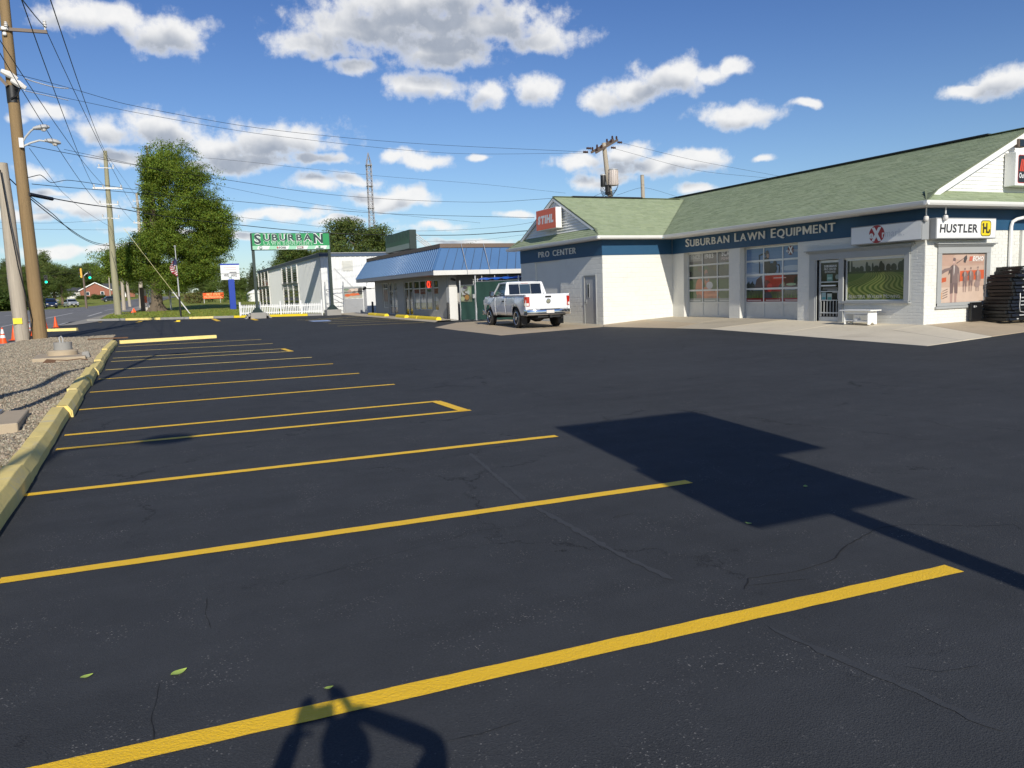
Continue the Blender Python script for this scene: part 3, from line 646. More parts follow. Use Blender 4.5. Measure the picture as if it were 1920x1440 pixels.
# blue band, recess panel, soffits, gutters
mb = MB(); fac.box(mb, .03, 3.085, PY0-CY+.022, 3.73, .002, .022); sou.box(mb, .0, 3.085, 8.6, 3.73, .002, .022); prow.box(mb, .0, 3.085, PY1-PY0+.022, 3.73, .002, .022); pros.box(mb, .0, 3.085, 3.58, 3.73, .002, .022)
mb.build('blue_band', 'band_blue', shop)
mb = MB(); prow.box(mb, hr[0], .02, hr[2], hr[3], -.12, -.07); mb.build('filled_doorway', 'white_wall', shop)
mb = MB()
mb.box(EX+.002, SE+.002, 3.735, FX-.002, SS-.02, 3.76); mb.box(FX-.004, SE+.002, 3.736, 30.4, CY-.002, 3.761); mb.box(SW+.002, SS+.002, 3.737, EX+.4, PY0-.002, 3.762); mb.box(SW+.002, PY0-.004, 3.738, PX0-.002, SN, 3.763); mb.box(EX-.02, SS-.03, 3.739, FX-.002, PY0-.002, 3.764); mb.build('soffit', 'gutter_white', shop)
def gutter(p0, p1, out):
    mb = MB(); p0 = Vector(p0); p1 = Vector(p1); o = Vector(out); prof = [(0, -.11), (.07, -.115), (.105, -.06), (.118, .0), (.118, .012), (.1, .012), (.095, -.01), (.0, -.02)]
    mb.prism([p0+o*a+Vector((0, 0, b)) for a, b in prof], p1-p0); return mb.build('gutter', 'gutter_white', shop)
gutter((EX, SE-.118, EZ), (EX, SS-.118, EZ), (-1, 0, 0)); gutter((EX-.116, SE, EZ), (30.4, SE, EZ), (0, -1, 0))
gutter((SW-.116, SS, EZ), (EX-.12, SS, EZ), (0, -1, 0)); gutter((SW, SS-.118, EZ), (SW, SN, EZ), (-1, 0, 0))
# roof: decks under real shingle tabs
def deck(pts): 
    mb = MB(); n = len(pts); mb.prism(pts, (0, 0, -.05)); return mb
mb = MB()
for pts in ([(EX,SE,EZ),(EX,SS,EZ),(EX+WY-SS,WY,WZ),(EX+WY-SS,SN,WZ),(RX,SN,RZ),(RX,16.32,RZ),(21.5,16.32,EZ+KS*(21.5-EX))], [(RX,16.32,RZ),(RX,SN,RZ),(RX*2-EX,SN,EZ),(RX*2-EX,SE,EZ),(RX*2-21.5,16.32,EZ+KS*(21.5-EX))],
            [(SW,SS,EZ),(EX,SS,EZ),(EX+WY-SS,WY,WZ),(17.60,WY,WZ),(17.60,SS+.9,EZ+KS*.9)], [(SW,SN,EZ),(17.60,SN-.9,EZ+KS*.9),(17.60,WY,WZ),(EX+WY-SS,WY,WZ),(EX+WY-SS+.01,SN,EZ)]):
    mb.add([(x, y, z-.012) for x, y, z in pts]+[(x, y, z-.06) for x, y, z in pts], [tuple(range(len(pts))), tuple(range(len(pts), 2*len(pts)))[::-1]]+[(i, (i+1) % len(pts), len(pts)+(i+1) % len(pts), len(pts)+i) for i in range(len(pts))])
mb.build('roof_deck', 'shingle_line', shop)
TONES = [(0.32, 0.374, 0.237), (0.305, 0.358, 0.227), (0.335, 0.386, 0.249), (0.314, 0.367, 0.241), (0.295, 0.346, 0.219), (0.339, 0.389, 0.253)]
def shingles(pt, nrm, smax, urange, expo=.122, tabw=.33):
    mb = MB(); s = 0.; r = 0; nv = Vector(nrm)
    while s < smax-.01:
        a, b = urange(s+expo/2); st = min(s+expo, smax); u = a-rng.uniform(0, tabw)
        while u < b:
            w = tabw*rng.choice((.6, .8, 1., 1.25)); x0, x1 = max(u, a), min(u+w, b)
            if x1-x0 > .02:
                h = rng.uniform(.008, .017); q0, q1, q2, q3 = pt(x0, s), pt(x1, s), pt(x1, st), pt(x0, st); t = rng.choice(TONES); k = rng.uniform(.95, 1.05); t = tuple(v*k for v in t)
                mb.add([q0+nv*h, q1+nv*h, q2+nv*.001, q3+nv*.001, q0, q1], [(0, 1, 2, 3), (4, 5, 1, 0)], 0, t)
            u += w
        s += expo; r += 1
    return mb.build('shingles', 'shingle', shop, kind='stuff')
sq = 1/math.hypot(1, KS)
shingles(lambda u, s: Vector((EX+s, u, EZ+KS*s)), (-KS*sq, 0, sq), RX-EX, lambda s: (SE+min(s, .62) if s < .62 else 16.3, SS+s if s < WY-SS else SN))
shingles(lambda u, s: Vector((u, SS+s, EZ+KS*s)), (0, -KS*sq, sq), WY-SS, lambda s: ((SW+s*.45) if s < .9 else 17.60, EX+s))
for pl_, L_, base, up, nn in (((lambda u, s: Vector((u, SE+s, EZ+.66*s))), None, (EX, 30.4), .60, (0, -.55, .83)), ((lambda u, s: Vector((SW+s, u, EZ+.98*s))), None, (SS, SN), .44, (-.7, 0, .72))):
    shingles(pl_, nn, up, lambda s, b=base: (b[0]+s*(1. if b[0] > 20.7 and b[0] < 21 else 2.), b[1]-s), .10)
mb = MB(); mb.add([(EX,SE,EZ-.012),(30.4,SE,EZ-.012),(30.4,16.6,EZ+.40),(21.26,16.6,EZ+.40)], [(0,1,2,3)]); mb.add([(SW,SS,EZ-.012),(SW,SN,EZ-.012),(PX0+.02,SN-.9,EZ+.43),(PX0+.02,SS+.9,EZ+.43)], [(0,1,2,3)]); mb.build('roof_deck', 'shingle_line', shop)
mb = MB()                                               # ridge vents
for p0, p1, w in (((RX, 17.6, RZ+.03), (RX, 36.5, RZ+.03), .30), ((18.6, WY, WZ+.025), (22.5, WY, WZ+.025), .30)): mb.bar(p0, p1, w, .05)
mb.build('ridge_vent', 'dark', shop)
mb = MB(); mb.bar((17.62, WY, WZ+.015), (24.8, WY, WZ+.015), .24, .02); mb.bar((RX, 16.3, RZ+.012), (RX, 17.6, RZ+.012), .26, .02); mb.build('ridge_cap', 'shingle_line', shop)
# gables with clapboards and rake boards
def gable(pl, half, zb, zp, kslope, m, prd=.028):
    """pl origin under the peak; boards between the slopes"""
    v = zb
    while v < zp-.12:
        hb = .128; x0 = (zp-v)/kslope; x1 = max((zp-v-hb)/kslope, .0)
        mb = MB(); q = [pl.p(-x0, v, prd), pl.p(x0, v, prd), pl.p(x1, v+hb, .006), pl.p(-x1, v+hb, .006), pl.p(-x0, v, .004), pl.p(x0, v, .004)]
        mb.add(q, [(0, 1, 2, 3), (4, 5, 1, 0)]); mb.build('clapboard', m, shop); v += hb-.003
    mb = MB(); mb.prism([pl.p(-(zp-zb)/kslope, zb, .003), pl.p((zp-zb)/kslope, zb, .003), pl.p(0, zp, .003)], pl.N*-.1); mb.build('gable_wall', m, shop)
gs = Pl((RX, 16.62, 0), (1, 0, 0), (0, -1, 0)); gw = Pl((17.74, WY, 0), (0, -1, 0), (-1, 0, 0))
gable(gs, 4.3, EZ+.36, RZ-.10, KS, 'white_trim'); gable(gw, 4.0, EZ+.42, WZ-.10, KS, 'white_trim', .06)
def rake(a, b, w, h, m='white_trim'):
    mb = MB(); mb.bar(a, b, w, h); return mb.build('rake_board', m, shop)
for s in (-1, 1):
    rake((RX+s*4.32, 16.36, RZ-KS*4.32-.13), (RX+s*.0, 16.36, RZ-.13), .06, .22); rake((RX+s*4.32, 16.5, RZ-KS*4.32-.07), (RX, 16.5, RZ-.07), .24, .03)
    rake((17.63, WY+s*3.95, WZ-KS*3.95-.10), (17.63, WY, WZ-.10), .05, .15)
# grey shopfront trim
mb = MB()
fac.box(mb, FU(21.12), .24, FU(20.86), 2.44, .002, .05); fac.box(mb, FU(20.86), .24, FU(20.80), 2.42, -.12, .03); fac.box(mb, FU(19.82), .24, FU(19.62), 2.44, -.1, .05); fac.box(mb, FU(17.27), .92, FU(17.08), 2.44, .002, .05); fac.box(mb, FU(21.12), 2.40, FU(17.08), 2.62, .003, .055)
sou.box(mb, .52, .80, .70, 2.40, .002, .045); sou.box(mb, 2.76, .80, 2.94, 2.40, .002, .045); sou.box(mb, .52, 2.38, 2.94, 2.58, .003, .05); sou.box(mb, .52, .78, 2.94, .88, .004, .055)
mb.build('shopfront_trim', 'grey_trim', shop, bevel=.006)
def cornice(pl, a, b, z):
    mb = MB(); 
    for (n, v0, v1, e) in ((.08, z, z+.03, .03), (.12, z+.032, z+.07, .08), (.17, z+.072, z+.105, .14)): pl.box(mb, a-e, v0, b+e, v1, .001, n)
    return mb.build('cornice', 'grey_trim', shop, bevel=.008)
cornice(fac, FU(21.14), FU(17.06), 2.622); cornice(sou, .50, 2.96, 2.582)
mb = MB(); fac.box(mb, FU(19.72), .90, FU(17.02), .94, -.1, .12); fac.box(mb, FU(19.66), .942, FU(17.08), .985, -.1, .07); mb.build('window_sill', 'grey_trim', shop, bevel=.006)
mb = MB(); sou.box(mb, .46, .70, 3.0, .776, .002, .075); mb.build('window_sill', 'grey_trim', shop, bevel=.006)
# ---- wall letters
for text, pl, a, b, v, h, gp, spc in (('SUBURBAN LAWN EQUIPMENT', fac, FU(28.15), FU(19.98), 3.335, .285, .15, .50), ('PRO CENTER', prow, PY1-35.1, PY1-31.36, 3.29, .27, .16, .5)):
    write(None, pl, text, a, b, v, h, .024, None, bold=.006, ext=.018, gap=gp, space=spc, caps=1.16 if pl is fac else None, each=lambda ch, mb: mb.build('letter', 'letter_white', shop))
# ---- garage doors with picture film on the glass
def garage(pl, u0, u1, v0, v1, depth, shapes, rows, cols, lab, fr, pan):
    d = bpy.data.objects.new('garage_door', None); COL.objects.link(d); d.parent = shop; d.location = Vector(pl.p(u0, v0, -depth))-WL[shop.name]; WL[d.name] = Vector(pl.p(u0, v0, -depth)); d['label'] = lab
    n = -depth; cw = (u1-u0)/cols
    zr = [v0+.06]+rows
    mb = MB()
    for i in range(cols+1):
        x = u0+cw*i; w = .035 if i in (0, cols) else .026; pl.box(mb, x-w, v0, x+w, v1, n-.03, n+.03)
    mb.build('stile', fr, d)
    for z in zr[1:]+[v1-.03]:
        mb = MB(); pl.box(mb, u0, z-.035, u1, z+.035, n-.032, n+.034); mb.build('rail', fr, d)
    mb = MB(); pl.box(mb, u0, v0, u1, v0+.10, n-.03, n+.036); mb.build('bottom_rail', fr, d)
    for i in range(cols):
        mb = MB(); pl.box(mb, u0+cw*i+.026, v0+.10, u0+cw*(i+1)-.026, rows[0]-.035, n-.02, n+.008); mb.build('panel', pan, d)
        for a, b in zip(rows, rows[1:]+[v1-.03]): art_pane(pl, shapes, u0+cw*i+.026, a+.035, u0+cw*(i+1)-.026, b-.035, n, 'film', d)
def R(a, b, c, d): return [(a, b), (c, b), (c, d), (a, d)]
U1 = h1[0]; S1 = [(R(U1, .9, U1+3, 3.1), (.16, .17, .14))]
S1 += [(R(U1, .9, U1+3, 1.98), (.075, .12, .045)), (R(U1, 1.9, U1+3, 2.5), (.10, .115, .085)), (R(U1, 1.9, U1+.22, 2.62), (.015, .018, .015)), (R(U1, 2.56, U1+3, 3.1), (.15, .145, .13)), (R(U1+.02, 2.70, U1+.93, 3.1), (.27, .27, .245))]
for k in range(9): S1.append((ell(U1+.2+k*.34, 2.42+.05*math.sin(k*2.1), .26, .16, 10), (.085+.02*(k % 3), .105+.02*(k % 2), .07)))
for (x, y, rx, ry, c) in ((.75,1.55,.26,.42,(.42,.15,.07)), (1.2,1.35,.5,.25,(.48,.17,.085)), (1.6,1.2,.38,.22,(.40,.15,.08)), (1.25,1.85,.16,.26,(.40,.16,.10)), (1.42,1.66,.22,.16,(.42,.42,.43)), (1.9,1.42,.14,.1,(.5,.22,.11)), (.72,1.12,.18,.18,(.22,.12,.08)), (1.5,1.05,.2,.2,(.30,.13,.08)), (1.9,1.08,.16,.16,(.36,.15,.08)), (1.2,2.2,.11,.13,(.34,.19,.15)), (1.24,2.02,.14,.18,(.15,.14,.13))): S1.append((ell(U1+x, y, rx, ry, 12), c))
S1 += [(R(U1+1.05, 1.2, U1+1.9, 1.3), (.52,.22,.12)), (R(U1+.4, 1.45, U1+.8, 1.52), (.30,.12,.07)), (R(U1+.02, .95, U1+3, 1.12), (.24,.26,.23))]
TXN = [0]
def flat_text(L, pl, text, a, b, v, h, col, **k):
    mb = MB(); ident = Pl((0, 0, 0), (1, 0, 0), (0, 0, 1), (0, 1, 0)); write(mb, ident, text, a, b, v, h, 0, None, **k)
    TXN[0] += 1
    for f in mb.f: L.append(([(mb.v[i][0], mb.v[i][1]) for i in f], col, TXN[0]))
flat_text(S1, fac, 'SINCE', U1+.16, U1+.80, 2.80, .17, (.50,.50,.46), bold=.02); flat_text(S1, fac, '1983', U1+1.12, U1+1.68, 2.79, .18, (.58,.58,.54), bold=.02)
flat_text(S1, fac, 'SCAG', U1+2.20, U1+2.86, 2.84, .2, (.66,.64,.6), bold=.04); flat_text(S1, fac, 'POWER', U1+2.2, U1+2.8, 2.68, .1, (.60,.50,.45), bold=.03)
for k in range(3): S1.append((R(U1+.1+k*.98, 1.0, U1+.82+k*.98, 1.045), (.50,.5,.47)))
garage(fac, h1[0]+.03, h1[2]-.03, .33, 3.07, .25, S1, [.93, 1.46, 2.0, 2.53], 3, 'paned garage door with faded picture of an orange mower', 'panel_white', 'panel_white')
U2 = h2[0]; S2 = [(R(U2, .9, U2+3.2, 3.1), (.15, .24, .37))]
for k in range(12): S2.append((R(U2, 1.45+k*.14, U2+3.2, 1.6+k*.14), (.30-.019*k, .38-.018*k, .48-.012*k)))
for (x, y, rx, ry) in ((.4,2.0,.5,.10), (1.2,1.82,.6,.12), (2.5,2.2,.6,.10), (.9,2.5,.5,.07), (2.2,1.75,.5,.1)): S2.append((ell(U2+x, y, rx, ry, 14), (.40, .46, .53)))
S2 += [([(U2, 1.5), (U2+.5, 1.62), (U2+.9, 1.80), (U2+.95, 1.45), (U2, 1.45)], (.13,.16,.20)), (R(U2, .9, U2+3.2, 1.40), (.065,.085,.04)), ([(U2+.5,1.45),(U2+.62,1.82),(U2+.9,1.97),(U2+.98,1.45)], (.11,.075,.06))]
for k in range(7): S2.append((ell(U2+.05+k*.07, 1.55, .05, .13+.05*(k % 3), 8), (.02, .03, .025)))
for k in range(60):
    x = U2+k*.052; S2.append(([(x, 1.0), (x+.06, 1.0), (x+.03+rng.uniform(-.03, .03), 1.22+rng.uniform(0, .16))], (.10+.06*rng.random(), .15+.07*rng.random(), .04)))
for (x0, y0, x1, y1, c) in ((1.08,1.52,2.1,1.98,(.42,.025,.02)), (1.5,1.78,2.4,1.95,(.55,.04,.03)), (2.1,1.5,3.05,1.95,(.10,.02,.02)), (1.3,1.35,2.0,1.55,(.30,.03,.025)), (1.55,1.84,2.2,1.87,(.75,.55,.5))): S2.append((R(U2+x0, y0, U2+x1, y1), c))
for (x, y, rx, ry, c) in ((1.2,1.55,.22,.24,(.16,.02,.02)), (2.85,1.62,.28,.30,(.02,.02,.022)), (1.25,1.15,.24,.17,(.05,.06,.07)), (2.0,1.5,.18,.14,(.03,.03,.03)), (1.35,1.5,.15,.17,(.55,.05,.035)), (1.45,2.2,.28,.22,(.035,.035,.04)), (1.18,2.35,.2,.32,(.06,.045,.04)), (1.2,2.78,.1,.13,(.08,.06,.055)), (1.25,2.70,.07,.08,(.35,.22,.17)), (1.62,2.4,.1,.1,(.05,.04,.04)), (2.45,1.6,.25,.05,(.30,.42,.25)), (2.05,1.62,.08,.1,(.4,.36,.2))): S2.append((ell(U2+x, y, rx, ry, 12), c))
S2 += [([(U2+.78,2.05),(U2+.82,2.05),(U2+.80,2.72),(U2+.76,2.72)], (.02,.02,.025)), ([(U2+.76,2.70),(U2+1.1,2.78),(U2+1.1,2.83),(U2+.76,2.76)], (.02,.02,.025)), ([(U2+1.7,2.36),(U2+1.85,2.36),(U2+1.88,2.2),(U2+1.86,2.02),(U2+1.82,2.02),(U2+1.83,2.3)], (.02,.02,.025)), (R(U2, .95, U2+3.2, 1.10), (.22,.015,.015))]
for k in range(3): S2.append((R(U2+.12+k*1.02, 1.0, U2+.9+k*1.02, 1.035), (.6,.5,.48)))
S2.append((ell(U2+2.42, 2.84, .16, .17, 18), (.12,.01,.015)))
flat_text(S2, fac, 'e', U2+2.20, U2+2.33, 2.78, .12, (.55,.56,.6), bold=.02); flat_text(S2, fac, 'X', U2+2.31, U2+2.54, 2.73, .24, (.72,.72,.74), bold=.05); flat_text(S2, fac, 'mark', U2+2.53, U2+3.0, 2.78, .12, (.5,.5,.55))
garage(fac, h2[0]+.03, h2[2]-.03, .30, 3.07, .30, S2, [.93, 1.46, 2.0, 2.53], 3, 'paned garage door with picture of a red mower against blue sky', 'alu', 'panel_white')
garage(sou, hg[0]+.05, hg[2]-.05, .28, 2.98, .25, [(R(0, 0, 9, 4), (.45, .46, .44))], [.95, 1.6, 2.3], 4, 'plain pale garage door beside the stacked frames', 'white_trim', 'panel_white')
mb = MB(); sou.box(mb, 4.36, .1, 4.60, 3.07, .014, .10); mb.build('pilaster', 'white_wall', shop)
# ---- glass entrance door
def subpart(name, label, loc, parent=None):
    d = bpy.data.objects.new(name, None); COL.objects.link(d); d.parent = parent or shop; d.location = Vector(loc)-WL[(parent or shop).name]; WL[d.name] = Vector(loc)
    if label: d['label'] = label
    return d
door = subpart('entrance_door', 'glass entrance door covered in stickers and white bars', fac.p(FU(20.3), .29, -.1))
a, b = FU(20.78), FU(19.84); n0 = -.09; mb = MB()
for q in ((a, .28, a+.07, 2.38), (b-.07, .28, b, 2.38), (a+.07, 2.30, b-.07, 2.38), (a+.07, .28, b-.07, .44), (a+.07, 1.62, b-.07, 1.655), (a+.07, 1.30, b-.07, 1.33)): fac.box(mb, *q, n0-.03, n0+.02)
mb.build('door_frame', 'alu', door)
SD_ = [(R(a, .2, b, 2.4), (.010, .012, .013))]
flat_text(SD_, fac, 'SUBURBAN', a+.2, b-.2, 2.14, .075, (.62,.62,.62), bold=.03); flat_text(SD_, fac, 'PRO CENTER', a+.2, b-.2, 2.04, .07, (.55,.55,.55), bold=.03); flat_text(SD_, fac, 'ENTRANCE', a+.24, b-.24, 1.95, .06, (.5,.5,.5), bold=.03)
SD_ += [(R(a+.33, 1.67, a+.58, 1.90), (.14,.28,.25)), (R(a+.36, 1.74, a+.54, 1.80), (.35,.5,.45)), (ell(b-.16, 1.80, .085, .085), (.22,.26,.25)), (R(a+.14, 1.38, b-.12, 1.40), (.3,.3,.31)), (R(a+.16, 1.42, b-.14, 1.44), (.28,.28,.3)), (R(a+.36, 1.345, b-.16, 1.37), (.3,.3,.3)), (R(a+.10, 1.02, a+.30, 1.28), (.30,.42,.44)), (R(a+.12, 1.04, a+.28, 1.12), (.10,.34,.36)), (R(a+.36, .98, a+.56, 1.24), (.50,.56,.50)), (R(a+.38, 1.02, a+.54, 1.12), (.12,.36,.30)), (R(a+.58, 1.26, b-.1, 1.29), (.4,.4,.4)), (R(b-.14, 1.05, b-.08, 1.29), (.5,.5,.5))]
SD_ += [(R(a, .2, b, .60), (.012,.014,.014))]
art_pane(fac, SD_, a+.07, .44, b-.07, 2.30, n0-.005, 'film', door)
mb = MB(); fac.box(mb, a+.15, 1.49, b-.15, 1.535, n0+.05, n0+.08); fac.box(mb, a+.18, 1.50, a+.21, 1.525, n0, n0+.05); fac.box(mb, b-.21, 1.50, b-.18, 1.525, n0, n0+.05); mb.build('push_bar', 'white_trim', door)
for k in range(6):
    x = a+.13+k*(b-a-.26)/5; mb = MB(); mb.tube([fac.p(x, .46, n0+.045), fac.p(x, 1.02, n0+.045)], .012, 6); mb.build('bar', 'alu', door)
mb = MB(); fac.box(mb, a+.07, .56, b-.07, .60, n0+.03, n0+.06); fac.box(mb, a+.07, 1.0, b-.07, 1.025, n0+.03, n0+.06); mb.build('crossbar', 'alu', door)
# ---- shop window with mowing picture
win = subpart('picture_window', 'wide window filled with a picture of a striped mown lawn', fac.p(FU(18.4), .98, -.1))
a, b = FU(19.60), FU(17.28); mb = MB()
for q in ((a, .98, a+.05, 2.36), (b-.05, .98, b, 2.36), (a+.05, 2.31, b-.05, 2.36), (a+.05, .98, b-.05, 1.02)): fac.box(mb, *q, -.11, -.05)
mb.build('window_frame', 'alu', win)
w_ = b-a; S3 = [(R(a, .9, b, 2.4), (.31, .30, .26)), (R(a, .9, b, 1.93), (.085, .135, .034))]
for k in range(10): S3.append((R(a, 1.93+k*.045, b, 1.98+k*.045), (.25+.012*k, .26+.009*k, .235)))
for x, h, w2 in ((.04,.42,.05),(.10,.40,.05),(.22,.36,.05),(.3,.16,.12),(.46,.14,.1),(.62,.17,.12),(.83,.30,.07),(.9,.17,.12),(1.06,.25,.05),(1.2,.16,.14),(1.38,.30,.10),(1.46,.22,.08),(1.66,.20,.12),(1.86,.20,.14),(2.1,.26,.12),(2.22,.32,.14)): S3.append((ell(a+x, 1.93+h/2, w2*.8, h/2+.03, 10), (.022, .035, .026)))
S3.append((R(a, 1.88, b, 1.95), (.03, .05, .022)))
for k in range(-2, 13):                                        # curving mown stripes
    for sgn in (1,):
        pts_l = []; pts_r = []
        for j in range(15):
            t = j/14; y = .98+t*.92; sp_ = (1-t*.80); ph = math.sin(t*8.5+.6)*.34*(1-t*.5)
            xc = lambda q: a+w_*.55+((q-5.5)*.34*sp_)+ph*(1.15-.3*t); pts_l.append((xc(k), y)); pts_r.append((xc(k+.5), y))
        S3.append((pts_l+pts_r[::-1], (.20+.02*(k % 2), .25, .075)))
flat_text(S3, fac, 'BEAUTIFUL WALKER MOWING', a+.12, b-.22, 1.07, .10, (.60,.58,.5), bold=.0, caps=1.25)
art_pane(fac, S3, a+.05, 1.02, b-.05, 2.31, -.085, 'film', win)
# ---- poster window on the sunny side
pw = subpart('poster_window', 'window filled with a poster of men carrying garden tools', sou.p(1.7, .86, -.05))
S4 = [(R(.6, .8, 2.9, 2.4), (.50, .35, .27)), (R(.6, 2.0, 2.9, 2.4), (.46, .30, .23)), (R(.6, .8, 2.9, 1.35), (.58, .44, .35)), ([(.6,1.47),(1.0,1.53),(1.0,1.66),(.6,1.62)], (.50,.10,.04)), ([(1.62,1.52),(2.8,1.58),(2.8,1.86),(1.62,1.84)], (.56,.11,.045)), (ell(1.9, 2.28, .6, .12), (.52,.37,.29))]
def man(x, y, s, c1, c2, skin_):
    P = lambda *q: [(x+u*s, y+v*s) for u, v in q]; dk = tuple(v*.6 for v in c1); lt = tuple(min(1, v*1.5) for v in skin_)
    S4.extend([(P((-.17,.0),(-.06,.0),(-.03,.52),(.0,.82),(-.2,.82),(-.2,.5)), skin_), (P((.05,.0),(.16,.0),(.2,.5),(.22,.82),(.0,.82),(.06,.5)), skin_), (P((-.20,.40),(-.03,.42),(.01,.78),(.05,.42),(.23,.40),(.23,.88),(-.21,.88)), c2),
        (P((-.21,.80),(.24,.80),(.22,1.10),(.27,1.36),(.14,1.46),(.05,1.50),(-.05,1.50),(-.14,1.45),(-.26,1.36),(-.2,1.1)), c1), (P((-.21,.80),(-.08,.80),(-.1,1.2),(-.05,1.48),(-.14,1.45),(-.26,1.36),(-.2,1.1)), dk), (P((-.035,1.5),(.05,1.5),(.03,1.2),(-.01,1.06)), (.50,.44,.40)),
        (P((.2,1.40),(.28,1.34),(.33,1.08),(.34,.84),(.27,.82),(.25,1.08)), c1), (P((.27,.82),(.34,.84),(.33,.70),(.28,.70)), skin_), (P((-.2,1.40),(-.27,1.33),(-.32,1.1),(-.22,1.18),(-.13,1.3)), dk),
        (P((-.04,1.44),(.045,1.44),(.04,1.56),(-.035,1.56)), skin_), (ell(x, y+1.62*s, .072*s, .105*s), skin_), (ell(x-.02*s, y+1.62*s, .04*s, .09*s), lt), (ell(x+.005*s, y+1.69*s, .078*s, .055*s), c2), (P((-.075,1.62),(.08,1.62),(.08,1.645),(-.075,1.645)), dk)])
man(1.34, .82, .82, (.19,.135,.125), (.16,.11,.105), (.40,.26,.22)); man(1.84, 1.18, .43, (.22,.15,.135), (.20,.14,.13), (.32,.22,.19)); man(2.11, 1.2, .43, (.24,.17,.15), (.2,.14,.13), (.34,.24,.2)); man(2.44, 1.2, .44, (.30,.21,.19), (.25,.18,.16), (.36,.26,.22))
S4 += [([(1.44,2.06),(1.85,2.26),(1.86,2.28),(1.44,2.09)], (.08,.06,.06)), ([(1.78,2.26),(1.9,2.33),(1.92,2.22),(1.84,2.08),(1.76,2.12)], (.07,.06,.06)), ([(.7,1.72),(.95,1.82),(1.22,1.90),(1.22,1.96),(.9,1.92),(.72,1.84)], (.20,.14,.13)), (ell(2.42, 1.42, .13, .11), (.30,.22,.2)), ([(2.02,2.14),(2.14,2.14),(2.19,2.28),(2.05,2.28)], (.55,.12,.07)), (R(.72,1.0,.82,1.12), (.62,.30,.12)), (R(.72,1.14,.82,1.2), (.62,.30,.12)), (R(2.03,2.08,2.66,2.085), (.45,.18,.12))]
for k in range(4): S4.append(([(.84, 1.0+k*.075), (1.06, 1.06+k*.075), (1.06, 1.085+k*.075), (.84, 1.02+k*.075)], (.16,.1,.09)))
flat_text(S4, sou, 'ECHO', 2.18, 2.68, 2.15, .125, (.78,.74,.7), bold=.05, slant=.18)
art_pane(sou, S4, .70, .88, 2.76, 2.38, -.03, 'print', pw)
for q_ in ((.68, .72), (2.74, 2.78)): mb = MB(); sou.box(mb, q_[0], .86, q_[1], 2.38, -.06, -.02); mb.build('frame_side', 'grey_trim', pw)
# ---- staff door on the wing, downpipe, lamp, junction boxes
sd_ = subpart('steel_door', 'grey steel door with narrow glazed slot', prow.p(PY1-30.24, .1, -.06)); a, b = hpd[0], hpd[2]
mb = MB(); prow.box(mb, a-.05, .1, a, 2.29, -.08, .03); prow.box(mb, b, .1, b+.05, 2.29, -.08, .03); prow.box(mb, a, 2.24, b, 2.29, -.08, .03); mb.build('door_frame', 'grey_trim', sd_)
mb = MB(); prow.box(mb, a, .12, b, 2.24, -.06, -.015); mb.build('door_leaf', 'door_grey', sd_)
mb = MB(); prow.box(mb, a+.24, 1.32, a+.36, 1.88, -.012, .0); mb.build('pane', 'glass_dark', sd_); mb = MB(); prow.box(mb, a+.21, 1.28, a+.24, 1.92, -.016, .006); prow.box(mb, a+.36, 1.28, a+.39, 1.92, -.016, .006); mb.build('glazing_frame', 'galv', sd_)
mb = MB(); prow.box(mb, a+.03, 1.02, a+.13, 1.24, -.014, .004); mb.tube([prow.p(a+.08, 1.12, .0), prow.p(a+.08, 1.12, .06), prow.p(a+.2, 1.12, .065)], .014, 6); mb.build('handle', 'galv', sd_)
mb = MB(); mb.tube([sou.p(4.55, 3.7, .36), sou.p(4.48, 3.52, .34), sou.p(4.0, 3.42, .14), sou.p(3.86, 3.34, .09), sou.p(3.82, 3.2, .08), sou.p(3.82, .36, .08), sou.p(3.82, .30, .2)], .055, 8); mb.build('downpipe', 'white_trim', shop, smooth=True)
# ================================================================== signs on the shop
def box_sign(name, label, pl, u0, v0, u1, v1, n0, n1, frame, face, shapes=None, fw=.03, parts=None):
    s = thing(name, label, 'sign', pl.p((u0+u1)/2, v0, n0)); mb = MB(); pl.box(mb, u0, v0, u1, v1, n0, n1); mb.build('cabinet', frame, s, bevel=.012)
    mb = MB(); pl.box(mb, u0+fw, v0+fw, u1-fw, v1-fw, n1+.001, n1+.006); mb.build('face', face, s)
    return s
s = box_sign('wall_sign', 'long white box sign with a red disc logo above the picture window', fac, FU(19.07), 2.79, FU(16.44), 3.37, .03, .33, 'sign_frame', 'sign_white')
a = FU(19.07); mb = MB(); n = .338; fac.flat(mb, ell(a+1.02, 3.08, .29, .275, 32), n, (.36, .012, .018)); L = []
flat_text(L, fac, 'X', a+.82, a+1.20, 2.90, .36, (.78,.78,.77), bold=.07); flat_text(L, fac, 'e', a+.73, a+.90, 2.97, .21, (.78,.78,.77), bold=.03); flat_text(L, fac, 'r', a+1.22, a+1.30, 2.97, .20, (.78,.78,.77), bold=.04)
flat_text(L, fac, 'mark.', a+1.33, a+2.02, 2.97, .22, (.60,.61,.63), bold=.0, gap=.1)
for pts, c, *_k in L: fac.flat(mb, pts, n+.003, c)
mb.build('logo', 'print', s)
s = box_sign('wall_sign', 'white box sign with black lettering and yellow square badge on the sunny wall', sou, .02, 2.80, 2.72, 3.42, .03, .33, 'sign_frame', 'sign_white'); mb = MB(); L = []
flat_text(L, sou, 'HUSTLER', .16, 1.86, 2.99, .235, (.035,.032,.035), bold=.035, gap=.07, slant=.08)
